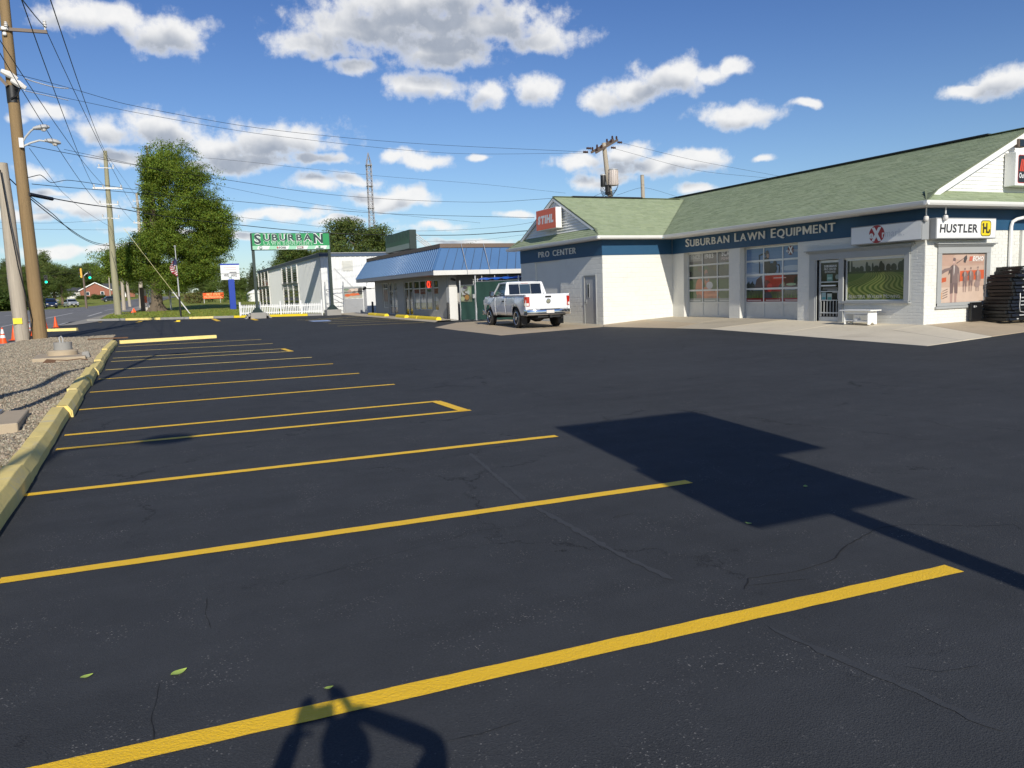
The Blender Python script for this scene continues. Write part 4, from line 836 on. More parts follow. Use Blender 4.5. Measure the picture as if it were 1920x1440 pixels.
rr = lambda x0, y0, x1, y1, r: ell(x1-r, y1-r, r, r, 5, 0, math.pi/2)+[(x1-r, y1)]+ell(x0+r, y1-r, r, r, 5, math.pi/2, math.pi)+[(x0, y1-r)]+ell(x0+r, y0+r, r, r, 5, math.pi, 1.5*math.pi)+[(x0+r, y0)]+ell(x1-r, y0+r, r, r, 5, 1.5*math.pi, 2*math.pi)+[(x1, y0+r)]
L += [(rr(1.99, 2.87, 2.47, 3.35, .10), (.05,.045,.01)), (rr(2.015, 2.895, 2.445, 3.325, .085), (.80,.60,.01))]; flat_text(L, sou, 'H', 2.08, 2.30, 2.99, .26, (.05,.04,.01), bold=.06); L += [(R(2.06,3.19,2.14,3.25), (.05,.04,.01)), (R(2.28,2.96,2.40,3.02), (.05,.04,.01)), (R(2.36,2.99,2.42,3.08), (.05,.04,.01))]
lay_ = 0; pk = None
for pts, c, *k_ in L:
    k_ = k_[0] if k_ else None; lay_ += 0 if (k_ and k_ == pk) else 1; pk = k_; sou.flat(mb, pts, .3365+.0008*lay_, c)
mb.build('lettering', 'print', s)
gp = Pl((17.74, WY, 0), (0, -1, 0), (-1, 0, 0)); s = box_sign('gable_sign', 'square orange red sign with white slanted letters on the shaded gable', gp, -1.14, 4.52, .86, 5.46, .16, .46, 'gutter_white', 'orange_red', fw=.012)
L = []; mb = MB(); flat_text(L, gp, 'STIHL', -.98, .62, 4.83, .32, (.82,.80,.78), bold=.075, slant=.14, gap=.06)
for pts, c, *_k in L: gp.flat(mb, pts, .470, c)
mb.build('lettering', 'print', s); mb = MB(); gp.box(mb, -.5, 4.6, -.4, 5.3, .03, .16); gp.box(mb, .3, 4.6, .4, 5.3, .03, .16); mb.build('bracket', 'galv', s)
ep = Pl((24.80, 16.62, 0), (1, 0, 0), (0, -1, 0)); s = box_sign('gable_sign', 'black sign with red stripes in a pale frame on the white gable', ep, 0, 4.42, 2.6, 5.45, .06, .42, 'gutter_white', 'sign_white', fw=.05)
mb = MB(); ep.flat(mb, rr(.10, 4.50, 2.5, 5.36, .06), .430, (.45,.03,.02)); ep.flat(mb, rr(.12, 4.52, 2.48, 5.34, .05), .432, (.022,.022,.024)); L = []
for k in range(4): L.append(([(.17+k*.085,4.86),(.235+k*.085,4.86),(.315+k*.085,5.23),(.25+k*.085,5.23)], (.62,.06,.025)))
flat_text(L, ep, 'ECHO', .56, 2.3, 4.86, .37, (.8,.8,.8), bold=.08, slant=.2); flat_text(L, ep, 'Outdoor', .16, .74, 4.66, .15, (.8,.8,.8), bold=.02, slant=.1)
for pts, c, *_k in L: ep.flat(mb, pts, .4345, c)
mb.build('lettering', 'print', s)
s = thing('floodlight', 'small dark floodlight fixed high on the white gable', 'light', (25.2, 16.5, 5.62)); mb = MB(); mb.box(25.0, 16.25, 5.60, 25.28, 16.42, 5.86); mb.build('housing', 'cap_brown', s, bevel=.02); mb = MB(); mb.box(25.03, 16.235, 5.63, 25.25, 16.248, 5.83); mb.build('lens', 'glass_dark', s); mb = MB(); mb.bar((25.14, 16.42, 5.75), (25.14, 16.6, 5.75), .05); mb.build('bracket', 'plastic_black', s)
# twin security cameras on the sign corner
for k, (x, y, z, lb) in enumerate(((21.05, 16.36, 3.36, 'white dome camera on the corner beside the red disc sign'), (21.62, 16.16, 3.37, 'white dome camera above the sign with the yellow badge'))):
    s = thing('security_camera', lb, 'camera', (x, y, z), 'cameras on the shop corner'); mb = MB(); mb.lathe([(.03, .12), (.065, .10), (.075, .045), (.068, .0), (.04, -.04), (.0, -.055)], (x, y, z), 14); mb.build('dome', 'insulator', s, smooth=True); mb = MB(); mb.tube([(x, y, z+.15), (x, y, z+.36)], .02, 6); mb.build('stem', 'white_trim', s)
# bench by the window
bx0, bx1, by0, by1, bz = 20.62, 21.02, 18.0, 18.95, .255
s = thing('bench', 'small white wooden bench with shelf below the picture window', 'bench', (20.82, 18.5, bz)); mb = MB(); mb.box(bx0-.06, by0-.14, bz+.43, bx1+.04, by1+.14, bz+.465); mb.build('seat', 'white_trim', s, bevel=.008)
for y in (by0, by1-.03):
    mb = MB(); mb.prism([(bx0, y, bz), (bx0+.12, y, bz), (bx0+.16, y, bz+.06), (bx0+.24, y, bz+.06), (bx0+.28, y, bz), (bx1, y, bz), (bx1, y, bz+.43), (bx0, y, bz+.43)], (0, .03, 0)); mb.build('leg', 'white_trim', s, bevel=.005)
mb = MB(); mb.box(bx0+.03, by0+.03, bz+.10, bx1, by1-.03, bz+.125); mb.build('shelf', 'white_trim', s)
mb = MB(); mb.box(bx0+.03, by0+.03, bz+.33, bx0+.05, by1-.03, bz+.43); mb.build('apron', 'white_trim', s)
mb = MB(); mb.tube([(bx0+.02, by0+.5, bz+.16), (bx0+.2, by0+.5, bz+.16)], .05, 10); mb.build('knob', 'white_trim', s)
# ---- stack of black steel crates
def steel_crate(x0, y0, z0, w, d, h, lab):
    s = thing('steel_crate', lab, 'steel crate', (x0+w/2, y0+d/2, z0), 'black steel crates stacked by the sunny wall'); t = .05
    for nm, q in (('front_rail', (0, 0, 0, w, t, h*.86)), ('rear_rail', (0, d-t, 0, w, d, h*.86)), ('side_rail', (0, t, 0, t, d-t, h*.8)), ('side_rail', (w-t, t, 0, w, d-t, h*.8))):
        mb = MB(); mb.box(x0+q[0], y0+q[1], z0+q[2], x0+q[3], y0+q[4], z0+q[5]); mb.build(nm, 'black_steel', s, bevel=.006)
    for k in range(4):
        x = x0+t+(w-2*t)*(k+.5)/4+rng.uniform(-.06, .06); mb = MB(); mb.box(x-.1, y0+.01, z0+h*.865, x+.1, y0+d-.02, z0+h*.97); mb.build('crossbar', 'black_steel', s, bevel=.005)
    mb = MB(); mb.prism([(x0+.12, y0-.03, z0+h*.1), (x0+.45, y0-.05, z0+h*.1), (x0+.45, y0-.01, z0+h*.8), (x0+.12, y0-.01, z0+h*.8)], (0, .02, 0)); mb.build('lug', 'black_steel', s)
    for k in range(3):
        x = x0+w*rng.uniform(.02, .75); mb = MB(); mb.box(x, y0-.006, z0+h*.25, x+rng.uniform(.12, .3), y0-.001, z0+h*.55); mb.build('label', 'lamp_grey', s)
    return s
lab = ['lowest black steel crate, flat on the concrete', 'second black steel crate up from the concrete', 'third black steel crate up, with a pale tag', 'fourth black steel crate up in the pile', 'fifth black steel crate up in the pile', 'sixth black steel crate up, below the middle', 'seventh black steel crate up, at the middle of the pile', 'eighth black steel crate up, set back from those below', 'ninth black steel crate up beside the poster', 'tenth black steel crate up beside the poster', 'eleventh black steel crate up beside the poster', 'fourth black steel crate from the top', 'third black steel crate from the top', 'second black steel crate from the top', 'topmost black steel crate of the pile']
zz = .275
for k, x0 in enumerate((23.72, 23.76, 23.70, 23.80, 23.74, 23.9, 23.84, 24.14, 24.06, 24.1, 24.0, 24.08, 24.12, 24.52, 24.58)):
    hk = rng.uniform(.098, .118); steel_crate(x0+rng.uniform(-.03, .03), 15.55+rng.uniform(-.09, .07)+.015*k, zz, 2.5+rng.uniform(-.1, .1), .8, hk, lab[k]); zz += hk+.002
s = thing('scrap_plate', 'dark steel plate stood against the wall beside the stacked frames', 'steel plate', (23.3, 16.3, .26)); mb = MB(); mb.box(23.22, 16.38, .27, 23.72, 16.46, .86); mb.build('plate', 'black_steel', s, bevel=.01); mb = MB(); mb.box(23.30, 16.36, .70, 23.36, 16.378, .76); mb.box(23.40, 16.36, .71, 23.43, 16.378, .75); mb.build('tag', 'lamp_grey', s)
mb = MB(); mb.tube([(24.2, 15.52, 1.1), (24.18, 15.50, .95), (24.16, 15.5, .7), (24.2, 15.5, .55), (24.5, 15.49, .5), (24.9, 15.49, .44), (25.3, 15.5, .4)], .012, 5); tag(mb.build('strap', 'lamp_grey'), 'pale strap hanging over the stacked black frames', 'strap')
# ================================================================== white pickup truck
truck = thing('pickup_truck', 'white single cab pickup truck with chrome bumper parked before the wing', 'pickup truck', (0, 0, 0))
WB, TR, HW = 3.56, .415, .985
# side outline, y forward from the tail (0) to the nose (5.86); rear axle at 1.30
RA = 1.28; FA = RA+WB; LEN = 5.84
def arch(yc, r, zb, rev=False, n=9):
    a0 = math.acos(-1); pts = [(yc+r*math.cos(math.pi*k/n), TR+.02+r*math.sin(math.pi*k/n)) for k in range(n+1)]; return pts if rev else pts[::-1]
def side_shell(mb, outline, x_of, m=0): pass
bodyb = MB()
def loft(mb, secs, m=0, close=True):
    """secs: lists of equal length of points along y; closed loops"""
    n = len(secs[0]); vs = [p for s in secs for p in s]
    fs = [(i*n+k, i*n+(k+1) % n, (i+1)*n+(k+1) % n, (i+1)*n+k) for i in range(len(secs)-1) for k in range(n)]
    fs += [tuple(range(n))[::-1], tuple((len(secs)-1)*n+k for k in range(n))]; mb.add(vs, fs, m)
# body sides: panels with wheel openings, built from vertical columns
def body_side(sx, y0, y1, ztop, zbot, name, m='truck_white'):
    mb = MB(); ys = sorted(set(list(np.linspace(y0, y1, 22))+[v for c in (RA, FA) for v in [c+.53*math.cos(math.pi*k/12) for k in range(13)] if y0 < v < y1])); rows = 6; vs = []
    for y in ys:
        lo = zbot
        for c in (RA, FA):
            if abs(y-c) < .531: lo = max(lo, TR+.05+math.sqrt(max(.53**2-(y-c)**2, 0)))
        hi = ztop(y)
        for r in range(rows+1):
            t = r/rows; z = lo+(hi-lo)*t; zz_ = (z-.5)/.9
            bul = .055*math.sin(max(0, min(1, zz_))*math.pi*.9)-.03*max(0, zz_-.85)*4; fl = .035*max(0, 1-min(abs(y-RA), abs(y-FA))/.62)*(1 if z < 1.1 else max(0, 1-(z-1.1)/.25))
            nose = -.16*max(0, (y-5.35)/.5)**2; vs.append((sx*(HW-.055+bul+fl+nose), y, z))
    k = rows+1; fs = [(i*k+r, (i+1)*k+r, (i+1)*k+r+1, i*k+r+1) for i in range(len(ys)-1) for r in range(rows)]
    mb.add(vs, fs if sx > 0 else [f[::-1] for f in fs], 0)
    return mb, vs, ys
bedtop = lambda y: 1.415+.02*(y/2.6); cabline = lambda y: 1.42-.02*max(0, y-3.9); hoodline = lambda y: 1.40-.05*max(0, (y-4.4))-.10*max(0, (y-5.4)/.45)**2
for sx in (-1, 1):
    for nm, y0, y1, zt in (('bed_side', .04, 2.52, bedtop), ('door', 2.56, 3.86, cabline), ('front_wing', 3.875, 5.80, hoodline)):
        mb, vs, ys = body_side(sx, y0, y1, zt, .53 if nm != 'front_wing' else .50, nm)
        o = mb.build(nm, 'truck_white', truck, smooth=True)
        sol = o.modifiers.new('thick', 'SOLIDIFY'); sol.thickness = .03; sol.offset = -1
        if nm == 'door': dmesh = o
        if nm == 'door':
            hb = MB(); hb.box(sx*(HW-.01), 2.66, 1.13, sx*(HW+.035), 2.90, 1.18); hb.build('handle', 'plastic_black', o, bevel=.01)
        if nm == 'bed_side' and sx < 0:
            pass
mb = MB(); mb.box(-HW+.1, .08, .55, HW-.1, 2.5, .92); mb.build('bed_floor', 'plastic_black', truck)
mb = MB()
for sx in (-1, 1): mb.box(sx*(HW-.12), .06, bedtop(0)-.035, sx*(HW-.01), 2.52, bedtop(0)+.012)
mb.box(-HW+.12, 2.44, .95, HW-.12, 2.51, 1.43); mb.build('bed_rail', 'truck_white', truck, bevel=.015, segs=2)
mb = MB(); mb.add([(-.86,.03,.80),(.86,.03,.80),(.86,.0,1.05),(-.86,.0,1.05),(.86,.03,1.36),(-.86,.03,1.36),(.86,.055,1.425),(-.86,.055,1.425),(.86,.12,1.43),(-.86,.12,1.43),(.86,.12,.80),(-.86,.12,.80)], [(0,1,2,3),(3,2,4,5),(5,4,6,7),(7,6,8,9),(9,8,10,11),(1,0,11,10),(0,3,5,7,9,11),(1,10,8,6,4,2)]); tg = mb.build('tailgate', 'truck_white', truck, bevel=.012, segs=2)
mb = MB(); mb.box(-.13, -.015, 1.28, .13, .03, 1.35); mb.build('handle', 'plastic_black', tg, bevel=.01)
mb = MB(); mb.lathe([(.105, 0), (.105, -.016), (.088, -.02), (.085, -.012)], (0, .012, 1.13), 20, 'y'); mb.prism([(-.06, -.006, 1.16), (.06, -.006, 1.16), (.035, -.006, 1.08), (0, -.006, 1.055), (-.035, -.006, 1.08)], (0, .01, 0)); mb.build('badge', 'chrome', tg)
mb = MB(); L = []; ident = Pl((0, 0, 0), (1, 0, 0), (0, -1, 0)); tp = Pl((.56, .02, .90), (1, 0, 0), (0, -1, 0)); write(mb, tp, 'HEAVY DUTY', 0, .2, 0, .028, .002, (.25,.25,.26), bold=.02); mb.build('lettering', 'print', tg)
for sx in (-1, 1):                                            # rear corner posts and lamps
    mb = MB(); mb.prism([(sx*.865, .10, .80), (sx*.865, .02, .80), (sx*(HW-.05), .05, .80), (sx*(HW-.005), .14, .80)], (0, 0, .60)); mb.build('corner_post', 'truck_white', truck)
    mb = MB(); mb.prism([(sx*.82, .03, .93), (sx*.83, -.012, .93), (sx*(HW-.03), .01, .93), (sx*(HW+.022), .12, .93), (sx*(HW+.012), .24, .93), (sx*(HW-.1), .2, .93)], (0, 0, .40)); tl = mb.build('tail_lamp', 'lens_red', truck, bevel=.012, segs=2)
    mb = MB(); mb.prism([(sx*.865, -.016, .955), (sx*(HW-.032), .005, .955), (sx*(HW+.025), .118, .955), (sx*(HW-.02), .10, .955)], (0, 0, .11)); mb.build('reversing_lamp', 'lens_clear', tl)
# bumper
mb = MB(); secs = []
for x, yy in ((-1.0, .16), (-.97, -.04), (-.86, -.13), (-.5, -.17), (0, -.18), (.5, -.17), (.86, -.13), (.97, -.04), (1.0, .16)):
    secs.append([(x, yy, .56), (x, yy-.015, .62), (x, yy-.02, .70), (x, yy, .775), (x, yy+.08, .79), (x, yy+.1, .6)])
loft(mb, secs); bump = mb.build('rear_bumper', 'chrome', truck, smooth=True)
mb = MB(); mb.box(-.42, -.19, .775, .42, .02, .80); mb.build('step_pad', 'plastic_black', bump)
mb = MB(); mb.box(-.17, -.205, .63, .17, -.196, .755); pl_ = mb.build('number_plate', 'lens_clear', bump)
mb = MB(); mb.box(-.05, -.25, .44, .05, -.05, .53); mb.bar((-.5, -.02, .5), (.5, -.02, .5), .1, .1); mb.build('tow_hitch', 'plastic_black', truck)
# cab: greenhouse with pillars and glass
def cab_pt(s, y, z):                                            # width shrinks towards the roof
    t = (z-1.40)/.60; return Vector((s*(HW-.06-.155*t), y, z))
rf = MB(); roof_o = [(2.66, 1.985), (2.95, 2.02), (3.5, 2.015), (3.80, 1.97)]; secs = []
for y, z in roof_o: secs.append([cab_pt(-1, y, z-.045), cab_pt(-1, y, z-.02)*1, Vector((-.66, y, z)), Vector((-.3, y, z+.014)), Vector((.3, y, z+.014)), Vector((.66, y, z)), cab_pt(1, y, z-.02), cab_pt(1, y, z-.045)])
loft(rf, secs); rf.build('roof', 'truck_white', truck, smooth=True)
for sx in (-1, 1):
    mb = MB(); mb.bar(cab_pt(sx, 2.58, 1.40), cab_pt(sx, 2.72, 1.96), .10, .12, (1, 0, 0)); mb.bar(cab_pt(sx, 4.30, 1.36), cab_pt(sx, 3.74, 1.95), .07, .09, (1, 0, 0)); mb.bar(cab_pt(sx, 2.72, 1.95), cab_pt(sx, 3.76, 1.95), .07, .06); mb.build('pillar', 'truck_white', truck, bevel=.02, segs=2)
    e = Vector((sx*.004, 0, 0)); mb = MB(); mb.prism([cab_pt(sx, 2.66, 1.41)+e, cab_pt(sx, 4.22, 1.39)+e, cab_pt(sx, 3.76, 1.92)+e, cab_pt(sx, 2.76, 1.93)+e], (-sx*.012, 0, 0)); mb.build('side_window', 'glass_blue', truck)
    mb = MB(); mb.prism([cab_pt(sx, 2.60, 1.395)+Vector((sx*.015, 0, 0)), cab_pt(sx, 4.25, 1.365)+Vector((sx*.015, 0, 0)), cab_pt(sx, 4.25, 1.40)+Vector((sx*.015, 0, 0)), cab_pt(sx, 2.60, 1.43)+Vector((sx*.015, 0, 0))], (-sx*.03, 0, 0)); mb.build('window_seal', 'plastic_black', truck)
    mb = MB(); mb.box(sx*1.06, 3.74, 1.36, sx*1.27, 3.82, 1.62); mr = mb.build('mirror', 'plastic_black', truck, bevel=.03, segs=2); mb = MB(); mb.box(sx*1.08, 3.734, 1.39, sx*1.25, 3.738, 1.59); mb.build('mirror_glass', 'chrome', mr); mb = MB(); mb.bar((sx*.92, 3.86, 1.40), (sx*1.08, 3.80, 1.42), .06, .05); mb.build('mirror_arm', 'plastic_black', mr)
ry_ = lambda z: 2.56+(z-1.40)*.22
def rw(x0, x1, z0, z1, nm, m, off): mb = MB(); mb.prism([(x0, ry_(z0)+off, z0), (x1, ry_(z0)+off, z0), (x1*(.97 if abs(x1) > .5 else 1), ry_(z1)+off, z1), (x0*(.97 if abs(x0) > .5 else 1), ry_(z1)+off, z1)], (0, .015, 0)); return mb.build(nm, m, truck)
rw(-.84, .84, 1.36, 1.99, 'rear_wall', 'truck_white', .02); rw(-.76, -.27, 1.45, 1.90, 'rear_window', 'glass_dark', .0); rw(.27, .76, 1.45, 1.90, 'rear_window', 'glass_dark', .0); rw(-.25, .25, 1.46, 1.89, 'sliding_window', 'glass_blue', -.004)
mb = MB(); mb.box(-.17, 2.665, 1.925, .17, 2.70, 1.985); mb.build('brake_lamp', 'lens_red', truck)
mb = MB(); mb.prism([(-.80, 4.27, 1.38), (.80, 4.27, 1.38), (.68, 3.78, 1.95), (-.68, 3.78, 1.95)], (0, .02, .01)); mb.build('windscreen', 'glass_blue', truck)
mb = MB(); secs = []
for y in (4.20, 4.6, 5.1, 5.5, 5.72, 5.80): z = hoodline(y); w = HW-.03-.16*max(0, (y-5.35)/.5)**2; secs.append([(-w, y, z-.10), (-w, y, z-.015), (-w*.7, y, z+.05), (-w*.3, y, z+.065), (w*.3, y, z+.065), (w*.7, y, z+.05), (w, y, z-.015), (w, y, z-.10)])
loft(mb, secs); mb.build('bonnet', 'truck_white', truck, smooth=True)
mb = MB(); mb.box(-.62, 5.74, .78, .62, 5.83, 1.26); mb.build('grille', 'chrome', truck, bevel=.02)
for sx in (-1, 1): mb = MB(); mb.box(sx*.64, 5.70, .98, sx*.92, 5.80, 1.22); mb.build('headlight', 'lens_clear', truck, bevel=.02)
mb = MB(); mb.box(-.97, 5.68, .50, .97, 5.88, .74); mb.build('front_bumper', 'chrome', truck, bevel=.04, segs=2)
mb = MB(); mb.box(-.84, .2, .50, .84, 5.6, .60); mb.bar((-.45, .1, .48), (-.45, 5.6, .48), .1, .16); mb.bar((.45, .1, .48), (.45, 5.6, .48), .1, .16); mb.lathe([(.06, -.75), (.09, -.3), (.19, -.1), (.19, .1), (.09, .3), (.06, .75)], (0, RA, TR), 10, 'x'); mb.bar((-.7, FA, TR), (.7, FA, TR), .12); mb.tube([(.6, .0, .42), (.58, .6, .45), (.5, 1.6, .45)], .04, 8); mb.tube([(-.2, 1.9, .42), (-.2, 3.4, .45)], .11, 8); mb.build('chassis', 'plastic_black', truck)
for c in (RA, FA):
    for sx in (-1, 1): mb = MB(); mb.box(sx*.60, c-.52, .52, sx*.63, c+.52, 1.0); mb.build('wheel_well', 'plastic_black', truck)
for sx in (-1, 1): mb = MB(); mb.box(sx*.70, RA-.62, .14, sx*.95, RA-.60, .55); mb.build('mud_flap', 'plastic_black', truck)
for c in (RA, FA):
    for sx in (-1, 1):
        wh = subpart('wheel', None, (sx*.85, c, TR), truck); w = .135; mb = MB()
        mb.lathe([(.285, -w*.8), (.34, -w), (TR-.03, -w*.95), (TR, -w*.7), (TR, w*.7), (TR-.03, w*.95), (.34, w), (.285, w*.8)], (sx*.85, c, TR), 36, 'x'); mb.build('tyre', 'tyre', wh, smooth=True)
        mb = MB(); s1 = sx; mb.lathe([(.05, s1*.02), (.285, s1*.02), (.29, s1*.118), (.272, s1*.124), (.20, s1*.05), (.09, s1*.075), (.085, s1*.13), (.0, s1*.135)], (sx*.85, c, TR), 24, 'x'); mb.build('rim', 'rim', wh, smooth=True)
        mb = MB()
        for k in range(8): a = 2*math.pi*k/8; mb.lathe([(.03, s1*.055), (.03, s1*.066)], (sx*.85, c+.155*math.cos(a), TR+.155*math.sin(a)), 8, 'x')
        mb.build('rim_hole', 'plastic_black', wh)
TY = D2R(-4.6); c_, s_ = math.cos(TY), math.sin(TY)
ox, oy = -.85, RA; truck.rotation_euler = (0, 0, TY); truck.scale = (1, 1, .975); truck.location = (14.25-(ox*c_-oy*s_), 30.35-(ox*s_+oy*c_), za(32.)+.008)
def proj(P):
    d = Vector(P)-cam_o; z = d.dot(FW); return 960+F*d.dot(RT)/z, 720-F*d.dot(UP)/z
def at_px(A, B, px):                                            # point of segment AB that shows at picture column px
    A = Vector(A); B = Vector(B); lo, hi = 0., 1.; s = 1 if proj(B)[0] > proj(A)[0] else -1
    for _ in range(40):
        m = (lo+hi)/2
        if (proj(A+(B-A)*m)[0]-px)*s < 0: lo = m
        else: hi = m
    return A+(B-A)*lo
# ================================================================== screened gate between the two shops
GA, GB = Vector((15.72, 41.0, .2)), Vector((17.68, 37.45, .2)); GM = at_px(GA, GB, 894)
gu = (GB-GA).normalized(); gn = Vector((gu.y, -gu.x, 0)); gn = gn if gn.dot(Vector((-1, -1, 0))) > 0 else -gn
gate = thing('yard_gate', 'chain link yard gate covered with dark green screen between the shops', 'gate', GA)
gpl = Pl((GA.x, GA.y, 0), gu, gn); LM = (GM-GA).length; LB = (GB-GA).length
for u, h in ((.03, 2.32), (LM, 2.55), (LB-.03, 2.45)):
    mb = MB(); mb.tube([gpl.p(u, .15), gpl.p(u, h)], .045, 8); mb.lathe([(.05, h), (.05, h+.05), (.0, h+.09)], gpl.p(u, 0), 8); mb.build('post', 'galv', gate, smooth=True)
for u0, u1, z1, nm in ((.07, LM-.06, 2.10, 'screen'), (LM+.06, LB-.05, 2.26, 'screen')):
    mb = MB(); nx = 14; ny = 10; vs = []
    for j in range(ny+1):
        for i in range(nx+1):
            u = u0+(u1-u0)*i/nx; v = .24+(z1-.24)*j/ny; vs.append(gpl.p(u, v, .03+.016*math.sin(u*9+v*2)+.012*math.sin(v*6)))
    mb.add(vs, [(j*(nx+1)+i, j*(nx+1)+i+1, (j+1)*(nx+1)+i+1, (j+1)*(nx+1)+i) for j in range(ny) for i in range(nx)])
    o = mb.build(nm, 'screen_green', gate, smooth=True)
    mb = MB(); 
    for z in (.22, 1.2, z1+.02): mb.tube([gpl.p(u0, z), gpl.p(u1, z)], .02, 6)
    for u in (u0, u1): mb.tube([gpl.p(u, .22), gpl.p(u, z1+.02)], .02, 6)
    mb.build('gate_frame', 'galv', gate)
mb = MB(); gpl.box(mb, LM-.12, 1.40, LM-.02, 1.62, .05, .12); mb.build('latch', 'lamp_grey', gate)
BU = .13; L = [(R(BU, 1.22, LM-.22, 2.08), (.17,.19,.13))]; bw = LM-.22-BU
for (x, y, rx, ry, c) in ((.5,.35,.30,.34,(.10,.07,.05)), (.55,.28,.2,.16,(.36,.20,.06)), (.15,.2,.2,.14,(.38,.40,.24)), (.8,.7,.16,.26,(.28,.38,.22)), (.7,.6,.12,.14,(.40,.44,.40)), (.25,.8,.2,.12,(.30,.31,.32)), (.4,.9,.2,.1,(.08,.07,.09)), (.9,.2,.1,.14,(.12,.13,.08)), (.5,.6,.1,.07,(.42,.43,.4))): L.append((ell(BU+x*bw, 1.22+y*.86, rx*bw, ry*.86), c))
for k in range(6): L.append(([(BU+.02, 2.0-k*.05), (BU+.1+k*.05, 1.6), (BU+.14+k*.05, 1.6), (BU+.05, 2.02-k*.05)], (.48,.48,.46)))
mb = MB(); 
for i, (p, c, *_k) in enumerate(L):
    q = clip(p, BU, 1.22, BU+bw, 2.08)
    if len(q) > 2: gpl.flat(mb, q, .07+.0004*i, c)
tag(mb.build('banner', 'print'), 'printed photo banner of engine parts hung on the green gate screen', 'banner')
# stored goods behind the gate
s = thing('storage_rack', 'rack of pale upright bars showing above the green gate', 'rack', gpl.p(1.2, .2, -.9))
for k in range(11):
    u = .35+k*.30; mb = MB(); mb.tube([gpl.p(u, .2, -.8), gpl.p(u, 2.36+.12*(k % 3), -.8)], .022, 6); mb.build('upright', 'lamp_grey', s)
for z in (2.28, 2.42): mb = MB(); mb.tube([gpl.p(.3, z, -.8), gpl.p(3.6, z, -.8)], .02, 6); mb.build('shelf_bar', 'lamp_grey', s)
mb = MB(); vs = []
for i in range(15):
    for j in range(5): u = LM+.1+i*(LB-LM-.2)/14; vs.append(gpl.p(u, 2.40+.025*math.sin(i*1.7)+.015*math.sin(i*4.1+j)+(.0, .06, .08, .05, -.02)[j]-.02*(j in (0, 4)), -.12-.22*j))
mb.add(vs, [(i*5+j, i*5+j+1, i*5+j+6, i*5+j+5) for i in range(14) for j in range(4)]); tag(mb.build('tarpaulin', 'tarp_blue', smooth=True), 'bright blue tarpaulin bundled along the top of the gate', 'tarpaulin')
# ================================================================== blue-roofed store
bs = thing('store_building', 'low grey store with blue standing seam mansard roof', 'building', (15.3, 48, .2))
BX, BY0, BY1 = 15.3, 41.55, 57.0; EXB, EYS, EYN = 14.1, 40.6, 57.9; Z0, Z1, Z2 = 2.72, 2.95, 4.2; RUN = .74
bf = Pl((BX, BY1, 0), (0, -1, 0), (-1, 0, 0)); bU = lambda y: BY1-y
def yb(px): return at_px((BX, BY1+8, 1.5), (BX, BY0-4, 1.5), px).y
wd = [(yb(718), .88, yb(727.5), 2.55), (yb(729.5), .45, yb(745), 2.55), (yb(757.5), .42, yb(773.5), 2.52), (yb(774.5), .78, yb(810), 2.52), (yb(811.5), .74, yb(822), 2.50)]
holes = [(bU(a), v0, bU(b), v1) for a, v0, b, v1 in wd]
mb = MB(); us = sorted({0., BY1-BY0-.44} | {h[0] for h in holes} | {h[2] for h in holes})
for a, b in zip(us, us[1:]):
    hs = [h for h in holes if h[0] <= a+1e-6 and h[2] >= b-1e-6]; z = .1
    for h in hs: bf.box(mb, a, z, b, h[1], -.2, 0); z = h[3]
    bf.box(mb, a, z, b, 2.9, -.2, 0)
mb.build('wall', 'store_wall', bs)
mb = MB(); mb.box(BX-.01, BY0-.03, .1, BX+.48, BY0+.44, 2.06); mb.build('pillar', 'store_white', bs, bevel=.01)
mb = MB(); mb.box(BX+.02, BY0+.05, 2.065, BX+.46, BY0+.40, 2.9); mb.box(BX+.5, BY0+.9, .1, 27, BY0+1.0, 2.9); mb.box(BX, BY1, .1, 27, BY1+.2, 2.9); mb.box(26.8, BY0+1, .1, 27, BY1, 2.9); mb.build('wall', 'store_wall', bs)
mb = MB(); mb.box(EXB+.02, EYS+.02, Z0+.02, 27, EYN-.02, Z0+.06); mb.build('soffit', 'fascia_grey', bs)
mb = MB(); mb.box(EXB, EYS+.03, Z0, EXB+.05, EYN, Z1); mb.box(EXB+.05, EYN-.05, Z0, 27, EYN, Z1); mb.build('fascia', 'fascia_grey', bs)
mb = MB(); mb.box(EXB, EYS-.02, Z0-.02, 27, EYS+.03, Z1); mb.build('fascia', 'store_white', bs)
# mansard: each sheet of roofing a piece, seams standing proud
def mansard(a0, a1, b0, b1, n, seam, sm='roof_blue_seam'):
    a0, a1, b0, b1 = map(Vector, (a0, a1, b0, b1)); nn = (a1-a0).cross(b0-a0).normalized()
    for i in range(n):
        p, q, r, s_ = a0.lerp(a1, i/n), a0.lerp(a1, (i+1)/n), b0.lerp(b1, (i+1)/n), b0.lerp(b1, i/n)
        mb = MB(); mb.prism([p, q, r, s_], nn*-.02, 0); w = (q-p).normalized()*seam; mb.prism([p+nn*.002, p+w+nn*.002, s_+w*.8+nn*.002, s_+nn*.002], nn*.035, 1); mb.build('roof_panel', ['roof_blue', sm], bs)
mansard((EXB, EYN, Z1), (EXB, EYS, Z1), (EXB+RUN, EYN-RUN, Z2), (EXB+RUN, EYS+RUN, Z2), 46, .045)
mansard((EXB, EYS, Z1), (27, EYS, Z1), (EXB+RUN, EYS+RUN, Z2), (27, EYS+RUN, Z2), 24, .03, 'blue_trim')
for y_, s_ in ((EYS, 1), (EYN, -1)): mb = MB(); mb.bar((EXB, y_, Z1+.02), (EXB+RUN, y_+s_*RUN, Z2+.02), .09, .05); mb.build('hip_trim', 'roof_blue', bs)
